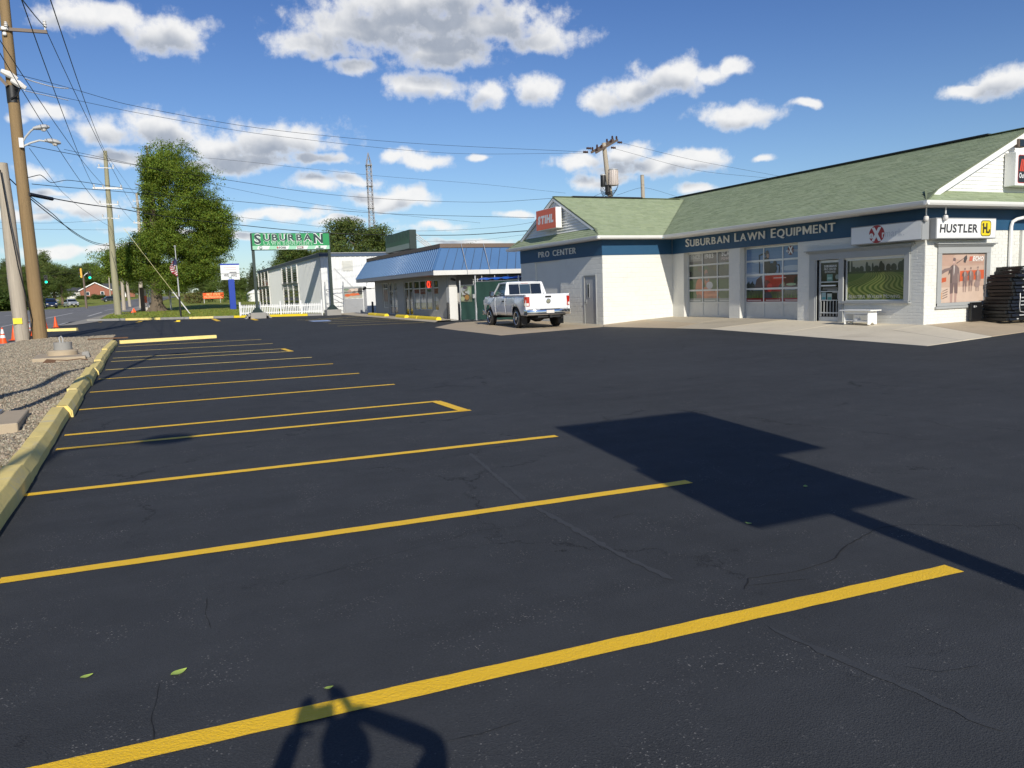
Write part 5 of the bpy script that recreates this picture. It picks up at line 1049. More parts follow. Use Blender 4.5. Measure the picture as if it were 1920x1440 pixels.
mb = MB(); x, ya, yc = EXB+RUN, EYS+RUN, EYN-RUN; mb.box(x-.06, ya-.06, Z2, x+.1, yc+.06, Z2+.22); mb.box(x+.1, ya-.06, Z2, 27, ya+.1, Z2+.22); mb.box(x+.1, ya+.1, Z2, 27, yc, Z2+.1); mb.build('roof_cap', 'cap_brown', bs)
for px, z in ((876, 0), (918, 0)):
    p = at_px((14, EYS, 3), (27, EYS, 3), px); mb = MB(); mb.tube([(p.x, EYS-.03, Z0), (p.x-.02, EYS-.04, Z1+.02), (p.x-.04, EYS+RUN-.08, Z2+.2)], .018, 6); mb.build('cable_run', 'fascia_grey', bs)
# store openings
def glazing(u0, v0, u1, v1, cols, rows, shapes, lab, frame='alu', fw=.03):
    g_ = subpart('window', lab, bf.p((u0+u1)/2, v0, -.1), bs); mb = MB()
    for i in range(cols+1): x = u0+(u1-u0)*i/cols; bf.box(mb, x-fw, v0, x+fw, v1, -.12, -.04)
    for z in [v0]+rows+[v1]: bf.box(mb, u0, z-fw, u1, z+fw, -.115, -.045)
    mb.build('window_frame', frame, g_)
    for i in range(cols):
        for a, b in zip([v0]+rows, rows+[v1]): art_pane(bf, shapes, u0+(u1-u0)*i/cols+fw, a+fw, u0+(u1-u0)*(i+1)/cols-fw, b-fw, -.09, 'film', g_)
h = holes[0]; glazing(*h, 1, [2.2], [(R(h[0], .5, h[2], 2.7), (.34,.33,.32)), (R(h[0], 1.3, h[2], 2.1), (.33,.22,.19)), (R(h[0], 2.15, h[2], 2.7), (.05,.05,.05)), (R(h[0], .8, h[2], 1.1), (.42,.41,.40))], 'narrow poster window at the far end of the store')
h = holes[1]; glazing(*h, 2, [.95, 1.45, 2.0], [(R(h[0], .3, h[2], 2.7), (.30,.31,.32)), (R(h[0], .3, h[2], .95), (.26,.22,.20)), ([(h[0],1.6),(h[2],2.3),(h[2],2.36),(h[0],1.66)], (.05,.05,.05)), (R(h[0], 1.1, h[0]+.3, 2.4), (.03,.03,.03))], 'grid paned shop door with reflections painted on its panes', 'store_white', .02)  # grey fields and dark slanting strip paint reflections into the pane colours
h = holes[2]; glazing(*h, 2, [2.08], [(R(h[0], .3, h[2], 2.7), (.012,.014,.014)), (R(h[0]+.1, 1.5, h[0]+.4, 2.0), (.20,.21,.20)), (R(h[2]-.62, 1.3, h[2]-.2, 1.9), (.16,.18,.2)), (R(h[2]-.36, .75, h[2]-.30, 1.25), (.7,.7,.68)), (R(h[2]-.48, 1.16, h[2]-.18, 1.22), (.7,.7,.68)), (R(h[2]-.46, .72, h[2]-.2, .80), (.6,.6,.58)), (R(h[2]-.5, .4, h[2]-.12, .66), (.04,.04,.04))], 'dark glass entrance of the store', 'alu', .025)
h = holes[3]; w3 = (h[2]-h[0]); S = [(R(h[0], .5, h[2], 2.7), (.34,.36,.37)), (R(h[0], .5, h[2], 1.2), (.30,.32,.20)), (R(h[0], 1.25, h[2], 1.42), (.52,.52,.48)), (R(h[0], .5, h[2], .95), (.28,.27,.20)), (R(h[0], 2.04, h[2], 2.7), (.015,.016,.016)), (R(h[0], 1.78, h[0]+w3/3, 2.04), (.22,.07,.06)), (R(h[0]+w3/3, 1.72, h[0]+2*w3/3, 2.04), (.22,.06,.05)), (R(h[0]+w3*.70, 1.85, h[0]+w3*.9, 2.0), (.03,.10,.07)), (ell(h[0]+w3*.5, 1.5, .15, .16), (.15,.14,.15)), (R(h[0]+.2, 2.15, h[0]+.4, 2.4), (.3,.2,.08))]
flat_text(S, bf, 'OPEN', h[0]+w3/3+.15, h[0]+2*w3/3-.15, 1.84, .1, (.42,.3,.28), bold=.03); glazing(*h, 3, [2.06], S, 'three tall poster panes beside the store entrance')
h = holes[4]; glazing(*h, 1, [2.06], [(R(h[0], .5, h[2], 2.7), (.34,.36,.37)), (R(h[0], .5, h[2], 1.3), (.33,.33,.25)), (R(h[0], 2.04, h[2], 2.7), (.015,.016,.016)), (R(h[0], 1.72, h[2], 2.04), (.22,.06,.05)), (ell((h[0]+h[2])/2, .95, .26, .18), (.12,.06,.05)), (R(h[0]+.35, 2.2, h[0]+.5, 2.42), (.5,.35,.1))], 'single tall poster pane nearest the gate')
nu = bU(yb(804)); s = thing('neon_sign', 'small round red neon sign in the store transom', 'sign', bf.p(nu, 2.15, -.03)); mb = MB(); pts = [bf.p(nu+.22*math.cos(t*.524), 2.28+.17*math.sin(t*.524), -.02) for t in range(13)]; mb.tube(pts, .03, 6, cap=False); mb.build('tube', 'neon_red', s); mb = MB(); bf.flat(mb, ell(nu, 2.28, .21, .16), -.03, (.45,.05,.03)); mb.build('back_plate', 'print', s)
mb = MB(); mb.tube([(EXB+.9, 57.1, 2.25), (EXB+.5, 57.15, 2.28)], .03, 6); s = thing('security_camera', 'dark camera on an arm at the far corner of the store', 'camera', (EXB+.9, 57.1, 2.2)); mb.build('arm', 'fascia_grey', s); mb = MB(); mb.bar((EXB+.5, 57.2, 2.34), (EXB+.25, 56.9, 2.22), .14, .12); mb.build('housing', 'plastic_black', s)
mb = MB(); mb.bar((15.6, 41.35, 2.42), (15.35, 41.25, 2.50), .1, .1); s = thing('security_camera', 'dark camera under the store eaves above the white pillar', 'camera', (15.6, 41.4, 2.4)); mb.build('housing', 'plastic_black', s); mb = MB(); mb.tube([(15.6, 41.35, 2.42), (15.62, 41.55, 2.5)], .02, 6); mb.build('arm', 'plastic_black', s)
for p, lab in (((BX-.12, BY0-.05), 'black bollard in front of the white pillar of the store'), ((BX-.3, 57.0), 'black bollard at the far corner of the store')):
    z = za(p[1]); mb = MB(); mb.lathe([(.075, z), (.075, z+.95), (.05, z+1.0), (0, z+1.01)], (p[0], p[1], 0), 10); tag(mb.build('bollard', 'plastic_black', smooth=True), lab, 'bollard')
mb = MB(); mb.add([(x, y, za(y)+h_) for y in (40.2, 46, 52, 57.2, 64) for x, h_ in ((13.95, .004), (14.1, .07), (BX, .09))], [(j*3+i, j*3+i+1, (j+1)*3+i+1, (j+1)*3+i) for j in range(4) for i in range(2)]); structure(mb.build('store_walk', 'concrete'))
for y0, y1, lab in ((40.95, 44.4, 'long bright yellow wheel stop nearest the white pillar'), (44.5, 46.0, 'worn yellow wheel stop end to end with the longest one'), (46.8, 48.8, 'single yellow wheel stop before the dark store entrance'), (51.3, 53.65, 'yellow wheel stop, nearer of the pair by the paned door'), (53.75, 55.7, 'worn yellow wheel stop, farther of the pair by the paned door')):
    mb = MB(); x = 14.42; prof = [(-.16, .0), (-.15, .12), (-.08, .20), (.08, .20), (.15, .12), (.16, .0)]; n = 4; vs = [(x+a, y0+(y1-y0)*i/n, za(y0+(y1-y0)*i/n)+.04+b) for i in range(n+1) for a, b in prof]
    mb.add(vs, [(i*6+k, i*6+(k+1) % 6, (i+1)*6+(k+1) % 6, (i+1)*6+k) for i in range(n) for k in range(6)]+[(5, 4, 3, 2, 1, 0), tuple(n*6+k for k in range(6))]); tag(mb.build('wheel_stop', 'stop_yellow', bevel=.012), lab, 'wheel stop', 'wheel stops before the store')
# roof sign
RSX = 16.4; a, b = PXp(722, 443, RSX), PXp(767, 437.5, RSX); zb = PXp(722, 474, RSX).z-.1; rp = Pl((RSX, a.y, 0), (0, -1, 0), (-1, 0, 0)); lu = a.y-b.y
s = thing('roof_sign', 'dull green advertising board on the store roof seen nearly edge on', 'sign', (RSX, (a.y+b.y)/2, zb)); mb = MB(); rp.box(mb, 0, zb, lu, a.z, -.5, 0); mb.build('cabinet', 'green_frame', s, bevel=.02)
L = [(R(.05, zb+.05, lu-.05, a.z-.05), (.045,.12,.075)), (R(.05, zb+.05, lu-.05, zb+.4), (.30,.36,.33))]; flat_text(L, rp, 'SUBURBAN', .3, lu-.3, zb+.72, .5, (.03,.06,.05), bold=.04); mb = MB()
for i, (p, c, *_k) in enumerate(L): rp.flat(mb, p, .004+.002*min(i, 2), c)
mb.build('face', 'print', s)
for k in range(3): mb = MB(); mb.bar((RSX+.5, b.y+.3+k*.5, a.z-.2), (RSX+2.6, b.y+.3+k*.5, Z2+.1), .05); mb.build('strut', 'lamp_grey', s)
mb = MB(); mb.box(RSX+.1, b.y+.2, Z2+.08, RSX+.4, b.y+.5, zb); mb.box(RSX+.1, a.y-.5, Z2+.08, RSX+.4, a.y-.2, zb); mb.build('foot', 'green_frame', s)
# ================================================================== white corrugated building
wb = thing('office_building', 'two storey pale ribbed building with tall grouped windows behind the picket fence', 'building', (12.9, 70, .3))
WX, WY0, WY1, WZ0, WZ1 = 12.9, 64.5, 103., .2, 5.0
def rib_wall(pl, u0, u1, v0, v1, pitch, depth, name, m):
    mb = MB(); u = u0; prof = []
    while u < u1-1e-3: prof += [(u, 0), (u+pitch*.55, 0), (u+pitch*.62, depth), (u+pitch*.93, depth)]; u += pitch
    prof.append((u1, 0)); vs = [pl.p(min(a, u1), v, n) for v in (v0, v1) for a, n in prof]; k = len(prof); mb.add(vs, [(i, i+1, k+i+1, k+i) for i in range(k-1)]); return mb.build(name, m, wb)
ww = Pl((WX, WY1, 0), (0, -1, 0), (-1, 0, 0)); wsu = Pl((WX, WY0, 0), (1, 0, 0), (0, -1, 0))
rib_wall(ww, 0, WY1-WY0, WZ0, WZ1, .30, .025, 'wall', 'wood_white_wall'); rib_wall(wsu, 0, 14, WZ0, WZ1, .42, .03, 'wall', 'metal_wall')
mb = MB(); mb.box(WX+.05, WY0+.05, WZ0, WX+14, WY1, WZ1); mb.build('core', 'metal_wall', wb)
mb = MB(); mb.box(WX-.10, WY0-.10, WZ1, WX+14.2, WY1+.1, WZ1+.24); mb.build('roof_fascia', 'blue_trim', wb); mb = MB(); mb.box(WX-.16, WY0-.16, WZ1+.242, WX+14.3, WY1+.1, WZ1+.30); mb.build('roof_edge', 'fascia_grey', wb)
def yw(px, v): return at_px((WX, WY1+20, v), (WX, WY0-3, v), px).y
for (pa, pb, va, vb, labt) in ((485.5, 504, 3.35, 4.9, 'upper window group at the far end'), (487.5, 507.5, 1.0, 2.95, 'lower window group at the far end'), (530, 558.5, 3.25, 4.75, 'upper window group near the sign'), (533.5, 562.5, .9, 2.95, 'lower window group near the sign')):
    v = (va+vb)/2; a, b = WY1-yw(pa, v), WY1-yw(pb, v); g_ = subpart('window', labt, ww.p((a+b)/2, va, .05), wb); w = (b-a)/3
    for i in range(4):
        mb = MB(); x = a+w*i; ww.box(mb, x-.07, va-.1, x+.07, vb+.1, .03, .12); mb.build('fin', 'store_white', g_)
    mb = MB(); ww.box(mb, a, va-.35, b, va, .03, .06); ww.box(mb, a, va-.06, b, va, .06, .16); mb.build('sill', 'store_wall', g_)
    for i in range(3):
        mb = MB(); ww.box(mb, a+w*i+.09, va, a+w*(i+1)-.09, vb, .03, .05); mb.build('pane', 'glass_dark', g_)
        mb = MB(); n = 7
        for k in range(n): z = va+(vb-va)*(k+.3)/n; mb.prism([ww.p(a+w*i+.095, z, .055), ww.p(a+w*i+.095, z+.02, .055), ww.p(a+w*i+.095, z+.06, .075), ww.p(a+w*i+.095, z+.04, .075)], ww.U*(w-.19))
        mb.build('louvre', 'fascia_grey', g_)
mb = MB(); wsu.box(mb, 1.74, 3.82, 2.60, 4.66, .035, .06)
for k in range(8): wsu.box(mb, 1.78, 3.88+k*.095, 2.56, 3.94+k*.095, .06, .085)
mb.build('vent_louvre', 'panel_white', wb)
mb = MB(); wsu.box(mb, 1.70, .3, 3.3, 1.55, .035, .05); mb.build('lower_panel', 'fascia_grey', wb)  # lower stretch of wall, its grey painting in the shade that lies there
mb = MB(); wsu.box(mb, 3.36, .2, 9, 2.36, .03, 1.0); mb.build('annex', 'metal_wall', wb); mb = MB(); wsu.box(mb, 3.30, 2.362, 9, 2.56, .03, 1.08); mb.build('annex_roof', 'white_trim', wb)
mb = MB(); mb.tube([wsu.p(1.0, 4.0, .06), wsu.p(1.1, 4.02, .06), wsu.p(2.4, 2.6, .06), wsu.p(2.7, 2.4, .06)], .015, 5); mb.build('conduit', 'lamp_grey', wb)
L = [(R(1.72, 1.62, 3.26, 2.54), (.30,.32,.28)), (R(1.72, 2.2, 3.26, 2.54), (.34,.36,.36))]
for (x, y, rx, ry, c) in ((.2,.25,.16,.13,(.55,.12,.04)), (.5,.3,.2,.12,(.6,.15,.05)), (.75,.32,.18,.1,(.58,.12,.05)), (.9,.6,.14,.34,(.06,.06,.06)), (.45,.7,.14,.14,(.6,.5,.42)), (.68,.72,.1,.14,(.55,.45,.38)), (.3,.6,.1,.16,(.45,.3,.25)), (.55,.5,.1,.1,(.2,.15,.13)), (.15,.75,.14,.1,(.2,.26,.18)), (.5,.05,.5,.07,(.5,.46,.38))): L.append((ell(1.72+x*1.54, 1.62+y*.92, rx*1.54, ry*.92), c))
mb = MB()
for i, (p, c, *_k) in enumerate(L):
    q = clip(p, 1.72, 1.62, 3.26, 2.54)
    if len(q) > 2: wsu.flat(mb, q, .06+.0004*i, c)
tag(mb.build('banner', 'print'), 'faded picture banner of orange tractors on the white ribbed wall', 'banner')
s = thing('pipe_gate', 'tall pipe frame with diagonal braces before the white wall', 'gate', (13.0, 63.9, .35))
gg = Pl((13.02, 63.85, 0), (1, 0, 0), (0, -1, 0))
for u, h in ((0, 2.95), (1.46, 2.95)): mb = MB(); mb.tube([gg.p(u, .3), gg.p(u, h)], .05, 8); mb.build('post', 'galv', s)
for nm, p in (('rail', ((0, 2.35), (3.4, 2.45))), ('rail', ((0, 1.25), (1.46, 1.32))), ('brace', ((.05, 2.3), (1.42, 1.5))), ('brace', ((.05, 1.2), (1.42, .55)))):
    mb = MB(); mb.tube([gg.p(*q) for q in p], .025, 6); mb.build(nm, 'galv', s)
mb = MB(); mb.tube([gg.p(3.4, .3), gg.p(3.4, 2.9)], .04, 8); mb.build('post', 'galv', s)
# ================================================================== tall post sign
ps = thing('post_sign', 'wide green sign with white edged dark lettering raised on two dark posts', 'sign', (10.3, 62, .3))
sgp = Pl((7.46, 62., 0), (1, 0, 0), (0, -1, 0)); SWd = 5.74; sz0, sz1 = 5.42, 6.63
mb = MB(); sgp.box(mb, -.06, sz0-.02, SWd+.06, sz1+.03, -.40, 0); mb.build('cabinet', 'green_frame', ps, bevel=.02)
for u, nm in ((.06, 0), (SWd-.03, 1)):
    bzz = .30; mb = MB(); sgp.box(mb, u-.10, bzz+.45, u+.10, sz0-.02, -.30, -.10); mb.build('post', 'green_frame', ps)
    mb = MB(); q = [sgp.p(u+a*k, z, -.2+b*k) for k, z in ((.42, bzz+.45), (.12, bzz+.85)) for a, b in ((-1, -1), (1, -1), (1, 1), (-1, 1))]; mb.add(q, [(0,3,2,1),(4,5,6,7),(0,1,5,4),(1,2,6,5),(2,3,7,6),(3,0,4,7)]); mb.build('post_flare', 'green_frame', ps)
    mb = MB(); sgp.box(mb, u-.56, .1, u+.56, bzz+.48, -.76, .36); mb.build('concrete_base', 'concrete_base', ps, bevel=.03)
    if not nm:
        mb = MB()
        for k in range(3):
            sgp.box(mb, u-.95+.1*k, .1, u-.57, bzz+.1+.14*k, -.6, .3); sgp.box(mb, u+.57, .1, u+.95-.1*k, bzz+.1+.14*k, -.6, .3)
        mb.build('base_step', 'concrete_base', ps, bevel=.02)
mb = MB(); L = [(R(.02, sz0+.30, SWd-.02, sz1), (.02,.27,.085)), (R(.02, sz0+.02, SWd-.02, sz0+.295), (.32,.60,.42))]
for k in range(4): x = .30+k*1.42; L.append(([(x, sz0+.03), (x+.85, sz0+.03), (x+.98, sz0+.29), (x+.13, sz0+.29)], (.72,.76,.73)))
n0 = len(L)
def outlined(text, a, b, v, h, bold, c1, c0, **k): flat_text(L, sgp, text, a, b, v, h, c1, bold=bold+.045, **k); nO = len(L); flat_text(L, sgp, text, a, b, v, h, c0, bold=bold, **k); return nO
layers = [n0]; layers.append(outlined('S', .17, .66, sz0+.46, .68, .03, (.75,.8,.77), (.022,.040,.045))); layers.append(len(L)); layers.append(outlined('UBURBA', .82, 4.40, sz0+.68, .46, .03, (.75,.8,.77), (.022,.040,.045), gap=.14)); layers.append(len(L)); layers.append(outlined('N', 4.54, 5.24, sz0+.50, .66, .03, (.75,.8,.77), (.022,.040,.045)))
k1 = len(L); outlined('LAWN EQUIPMENT', .80, 4.48, sz0+.36, .24, .0, (.62,.74,.66), (.02,.27,.085), gap=.16); kA = len(L)
flat_text(L, sgp, 'ECHO', 1.92, 2.42, sz0+.10, .13, (.05,.05,.06), bold=.05, slant=.15); L.append((R(1.76, sz0+.10, 1.88, sz0+.23), (.45,.1,.08))); L.append((ell(.60, sz0+.165, .11, .11, 16), (.10,.16,.14))); L.append((ell(.60, sz0+.165, .075, .075, 16), (.6,.65,.62))); L.append((R(3.25, sz0+.10, 3.72, sz0+.24), (.22,.12,.1))); L.append((R(3.29, sz0+.13, 3.62, sz0+.2), (.7,.7,.68))); L.append((R(4.86, sz0+.16, 5.02, sz0+.26), (.03,.25,.08))); L.append((R(4.66, sz0+.07, 5.24, sz0+.11), (.08,.15,.11)))
for i, (p, c, *_k) in enumerate(L): sgp.flat(mb, p, .003+(.0004*i if i < n0 else .004)+(.003 if (i >= n0 and c[0] < .1) or i >= kA else 0)+(.0008*(i-kA) if i >= kA else 0), c)
mb.build('face', 'print', ps)
# picket fence
f0, f1 = Vector((6.7, 66.2, 0)), Vector((12.45, 62.75, 0)); fd = (f1-f0); fl = fd.length; fu_ = fd.normalized(); fpl = Pl((f0.x, f0.y, 0), fu_, Vector((fu_.y, -fu_.x, 0)) if fu_.x > 0 else fu_)
fence = thing('picket_fence', 'low white picket fence along the yellow kerb by the post sign', 'fence', f0); zf_ = lambda u: za((f0+fu_*u).y)+.15
for i in range(5):
    u = fl*i/4; mb = MB(); fpl.box(mb, u-.055, zf_(u)-.2, u+.055, zf_(u)+1.02, -.09, .02); q = zf_(u)+1.02; mb.add([fpl.p(u-.075, q, -.11), fpl.p(u+.075, q, -.11), fpl.p(u+.075, q, .04), fpl.p(u-.075, q, .04), fpl.p(u, q+.07, -.035)], [(0, 1, 4), (1, 2, 4), (2, 3, 4), (3, 0, 4), (3, 2, 1, 0)]); mb.build('post', 'picket_white', fence)
for z in (.20, .68): mb = MB(); mb.bar(fpl.p(0, zf_(0)+z, -.035), fpl.p(fl, zf_(fl)+z, -.035), .04, .08); mb.build('rail', 'picket_white', fence)
k = 0; n = 46
for i in range(n):
    u = .13+(fl-.26)*i/(n-1)
    if min(abs(u-fl*j/4) for j in range(5)) < .08: continue
    z = zf_(u); mb = MB(); mb.prism([fpl.p(u-.036, z+.05, .004), fpl.p(u+.036, z+.05, .004), fpl.p(u+.036, z+.80, .004), fpl.p(u, z+.86, .004), fpl.p(u-.036, z+.80, .004)], fpl.N*.02); mb.build('picket', 'picket_white', fence)
# ================================================================== foliage
def leaf_mesh(name, ells, n, per, size, reject=None, base=(.060, .105, .018), spread=.55, seed=1, droop=0., sublobes=0, sr=(1., 1.7)):
    """crown of many small leaf faces gathered in clumps on and inside a few lobes"""
    r = np.random.default_rng(seed); E = np.array([e[:6] for e in ells], float); w = (E[:, 3]*E[:, 4]*E[:, 5])**(2/3); k = r.choice(len(E), n, p=w/w.sum())
    if sublobes:                                              # break the big lobes into many smaller clumps of foliage
        d = r.normal(size=(sublobes, 3)); d /= np.linalg.norm(d, axis=1)[:, None]; kk = r.choice(len(E), sublobes, p=w/w.sum())
        q = r.uniform(sr[0], sr[1], sublobes); c0 = E[kk, :3]+d*np.maximum(E[kk, 3:6]-q[:, None]*.55, .05)*(r.random(sublobes)**.40)[:, None]
        E = np.concatenate([c0, np.stack([q*r.uniform(.9, 1.3, sublobes), q*r.uniform(.9, 1.3, sublobes), q*r.uniform(.55, .85, sublobes)], 1)], 1); k = r.integers(0, sublobes, n)
    d = r.normal(size=(n, 3)); d /= np.linalg.norm(d, axis=1)[:, None]; rad = r.random(n)**.36
    bump = 1+.16*np.sin(d[:, 0]*5+k)+.14*np.sin(d[:, 2]*7+k*2.1)+.12*np.sin(d[:, 1]*6+k*1.3)
    c = E[k, :3]+d*E[k, 3:6]*(rad*bump)[:, None]
    if reject is not None: m = ~reject(c); c = c[m]; d = d[m]; rad = rad[m]; n = len(c)
    tone = r.uniform(.5, 1.4, n)*(.85+.3*r.random(n))
    c2 = np.repeat(c, per, 0)+r.normal(0, spread, (n*per, 3))*np.array([1, 1, .55]); d2 = np.repeat(d, per, 0); tn = np.repeat(tone, per)*r.uniform(.8, 1.2, n*per)
    nn = r.normal(size=(n*per, 3))*.75+d2*.6+np.array([0, 0, .45]); nn /= np.linalg.norm(nn, axis=1)[:, None]
    a = np.cross(nn, r.normal(size=nn.shape)); a /= np.linalg.norm(a, axis=1)[:, None]; b = np.cross(nn, a); s = (size*r.uniform(.6, 1.3, n*per))[:, None]
    V = np.stack([c2-a*s*.9, c2-b*s*.45+nn*s*.1, c2+a*s*.9, c2+b*s*.45+nn*s*.1], 1).reshape(-1, 3); N = len(c2)
    me = bpy.data.meshes.new(name); me.from_pydata(V.tolist(), [], (np.arange(N*4).reshape(-1, 4)).tolist()); me.materials.append(MATS['leaf'])
    hue = r.normal(0, .10, N); col = np.stack([base[0]*tn*(1+hue*1.2), base[1]*tn, base[2]*tn*(1-hue), np.ones(N)], 1).astype(np.float32)
    at = me.color_attributes.new('Col', 'FLOAT_COLOR', 'CORNER'); at.data.foreach_set('color', np.repeat(np.clip(col, .004, .4), 4, 0).ravel()); me.update(); return me
def add_mesh(name, me, parent, loc=(0, 0, 0)):
    o = bpy.data.objects.new(name, me); COL.objects.link(o); o.location = loc
    if parent: o.parent = parent
    return o
def limbs(seed, h, r0, spread, n=7, lift=.3):
    q = random.Random(seed); mb = MB(); mb.tube([(0, 0, -.3), (.03, .02, h*.06), (.1*q.uniform(-1, 1), .1*q.uniform(-1, 1), h*.3), (.2*q.uniform(-1, 1), .2*q.uniform(-1, 1), h*.62), (.3*q.uniform(-1, 1), 0, h*.85)], [r0*1.7, r0*1.1, r0*.9, r0*.55, r0*.12], 9)
    for k in range(n):
        a = k*2.4+q.random(); z0 = h*(lift+.45*k/n); L_ = spread*(1-.5*k/n)*q.uniform(.7, 1); x, y = math.cos(a), math.sin(a)
        mb.tube([(0, 0, z0), (x*L_*.4, y*L_*.4, z0+L_*.28), (x*L_*.85, y*L_*.85, z0+L_*.42)], [r0*.42, r0*.25, r0*.06], 6)
    return mb.mesh('trunk', 'bark', smooth=True)
TREES = {}
def tree_kind(nm, ells, n, per, size, base, h, r0, spread, seed, lift=.3):
    TREES[nm] = (leaf_mesh('crown', ells, n, per, size, None, base, size*2.2, seed, 0., 0 if nm in ('conifer', 'shrub') else 46, (.75, 1.35)), limbs(seed, h, r0, spread, 7, lift))
tree_kind('round', [(0,0,6.4,3.6,3.6,3.0),(1.9,.5,5.0,2.4,2.4,2.0),(-1.9,-.4,5.2,2.5,2.5,2.0),(.3,1.6,8.2,2.2,2.2,1.7),(-.6,-1.5,7.8,2.1,2.1,1.8),(.2,0,3.6,2.7,2.7,1.3)], 2600, 14, .105, (.15,.205,.05), 10, .24, 3.0, 11)
tree_kind('broad', [(0,0,5.2,4.2,4.2,2.5),(2.7,.5,4.4,2.4,2.4,1.7),(-2.7,.2,4.7,2.5,2.5,1.8),(.7,-1,7.4,2.5,2.5,1.7),(-1.3,1,6.9,2.3,2.3,1.7),(0,0,2.6,3.1,3.1,1.1)], 2700, 14, .105, (.135,.18,.05), 9.4, .28, 3.6, 12)
tree_kind('tall', [(0,0,7.5,2.3,2.3,4.2),(.8,.3,5.0,2.2,2.2,2.4),(-.7,.2,9.2,1.6,1.6,2.1),(.2,0,3.2,2.2,2.2,1.4),(.5,-.4,10.8,1.0,1.0,1.5)], 2400, 14, .10, (.15,.19,.06), 12.4, .22, 2.2, 13)
con = [(0, 0, 1.4+k*1.02, 2.5*(1-k/11.5)**.9, 2.5*(1-k/11.5)**.9, .75) for k in range(11)]
tree_kind('conifer', con, 2500, 13, .095, (.12,.15,.06), 12.2, .2, 1.6, 14, .15)
tree_kind('shrub', [(0,0,.85,1.25,1.15,.85),(.7,.2,.7,.8,.8,.65),(-.7,-.1,.75,.8,.8,.7)], 500, 10, .09, (.085,.13,.03), 1.2, .06, .8, 15, .1)
HT = {'round': 10.0, 'broad': 9.2, 'tall': 12.5, 'conifer': 12.9, 'shrub': 1.75}
def plant_tree(kind, loc, h, label, group, rot=0., wide=1., name='tree'):
    t = thing(name, label, 'shrub' if kind == 'shrub' else 'tree', loc, group); cm, tm = TREES[kind]; s = h/HT[kind]
    add_mesh('trunk', tm, t); add_mesh('crown', cm, t); t.scale = (s*wide, s*wide, s); t.rotation_euler = (0, 0, rot); return t
# the big street tree, flat on the side of the wires
TY_ = 97.; tb = Vector((1.06, TY_, za(TY_)+.12))
tree = thing('big_tree', 'tall green tree trimmed flat on one side, standing on the lawn', 'tree', tb); el_ = []
for (px, py, w, h) in ((322,292,48,44),(290,320,40,52),(284,350,34,50),(350,340,52,48),(290,395,40,58),(286,430,34,40),(364,392,64,50),(392,420,47,48),(310,455,55,45),(370,465,62,45),(250,478,48,34),(222,490,28,32),(285,506,54,24),(350,510,62,26),(386,500,36,32),(410,452,26,30),(252,510,34,16),(322,532,44,12),(226,512,18,16)):
    c = PYp(px, py, TY_); k = 16.7; el_.append((c.x-tb.x, rng.uniform(-1.5, 1.5), c.z-tb.z, w/k, min(w/k*1.1, 4.0), h/k))
cutx = lambda z: PYp(268, 0, TY_).x
def flat_side(c):
    z = c[:, 2]+tb.z; xa, xb = PYp(270, 430, TY_), PYp(264, 255, TY_); xc = xa.x+(xb.x-xa.x)*(z-xa.z)/(xb.z-xa.z)-tb.x
    return (c[:, 0] < xc+np.random.default_rng(2).normal(0, .22, len(c))) & (z > xa.z-.3)
add_mesh('crown', leaf_mesh('crown', el_, 9500, 26, .105, flat_side, (.155, .215, .030), .27, 21, 0., 330, (1.0, 1.9)), tree)
mb = MB(); mb.tube([(-.1, 0, -.4), (-.05, 0, .25), (0, 0, .9), (.1, 0, 3.2), (.3, .1, 8), (.4, .2, 14), (.3, 0, 18)], [1.25, .85, .62, .52, .42, .25, .08], 14)
for k in range(16):
    a = k*2.4; z0 = 3+k*.85; L_ = 3.9*(1-k/22); x, y = math.cos(a), math.sin(a); mb.tube([(.1, 0, z0), (.1+x*L_*.4, y*L_*.4, z0+L_*.25), (.1+x*L_*.85, y*L_*.8, z0+L_*.36)], [.2, .12, .03], 6)
for k in range(6): a = k*1.05+.3; mb.tube([(math.cos(a)*.35, math.sin(a)*.35, .9), (math.cos(a)*.8, math.sin(a)*.8, .2), (math.cos(a)*1.5, math.sin(a)*1.5, -.25)], [.22, .24, .1], 6)
mb.v = [(x+tb.x, y+tb.y, z+tb.z) for x, y, z in mb.v]; mb.build('trunk', 'bark', tree, smooth=True)
# trees beyond the road and behind the shops
BG = [(-40,478,190,'round'),(-12,500,175,'broad'),(18,482,205,'tall'),(48,488,190,'round'),(66,474,215,'conifer'),(88,466,205,'tall'),(104,482,225,'round'),(118,496,200,'broad'),(134,508,350,'round'),(150,496,375,'round'),(168,490,390,'broad'),(188,492,380,'round'),(206,500,370,'tall'),(222,504,360,'round'),(240,512,300,'broad'),(262,516,225,'round'),(292,522,245,'broad'),(318,518,230,'tall'),(348,520,240,'round'),(378,514,225,'broad'),(402,512,215,'round'),(428,506,205,'tall'),(452,514,190,'round'),(478,488,165,'conifer'),(498,512,185,'round'),(-70,486,185,'tall'),(-110,480,190,'round'),(35,512,172,'broad'),(75,508,180,'round'),(118,515,300,'tall'),(272,508,270,'tall'),(335,508,260,'round'),(520,508,210,'broad'),
      (580,426,118,'round'),(556,462,135,'broad'),(675,405,104,'broad'),(632,440,118,'tall'),(722,432,116,'round'),(890,447,92,'round'),(604,452,128,'round')]
BL = {'round': 'rounded green tree', 'broad': 'broad spreading green tree', 'tall': 'tall narrow leafy tree', 'conifer': 'dark pointed conifer'}
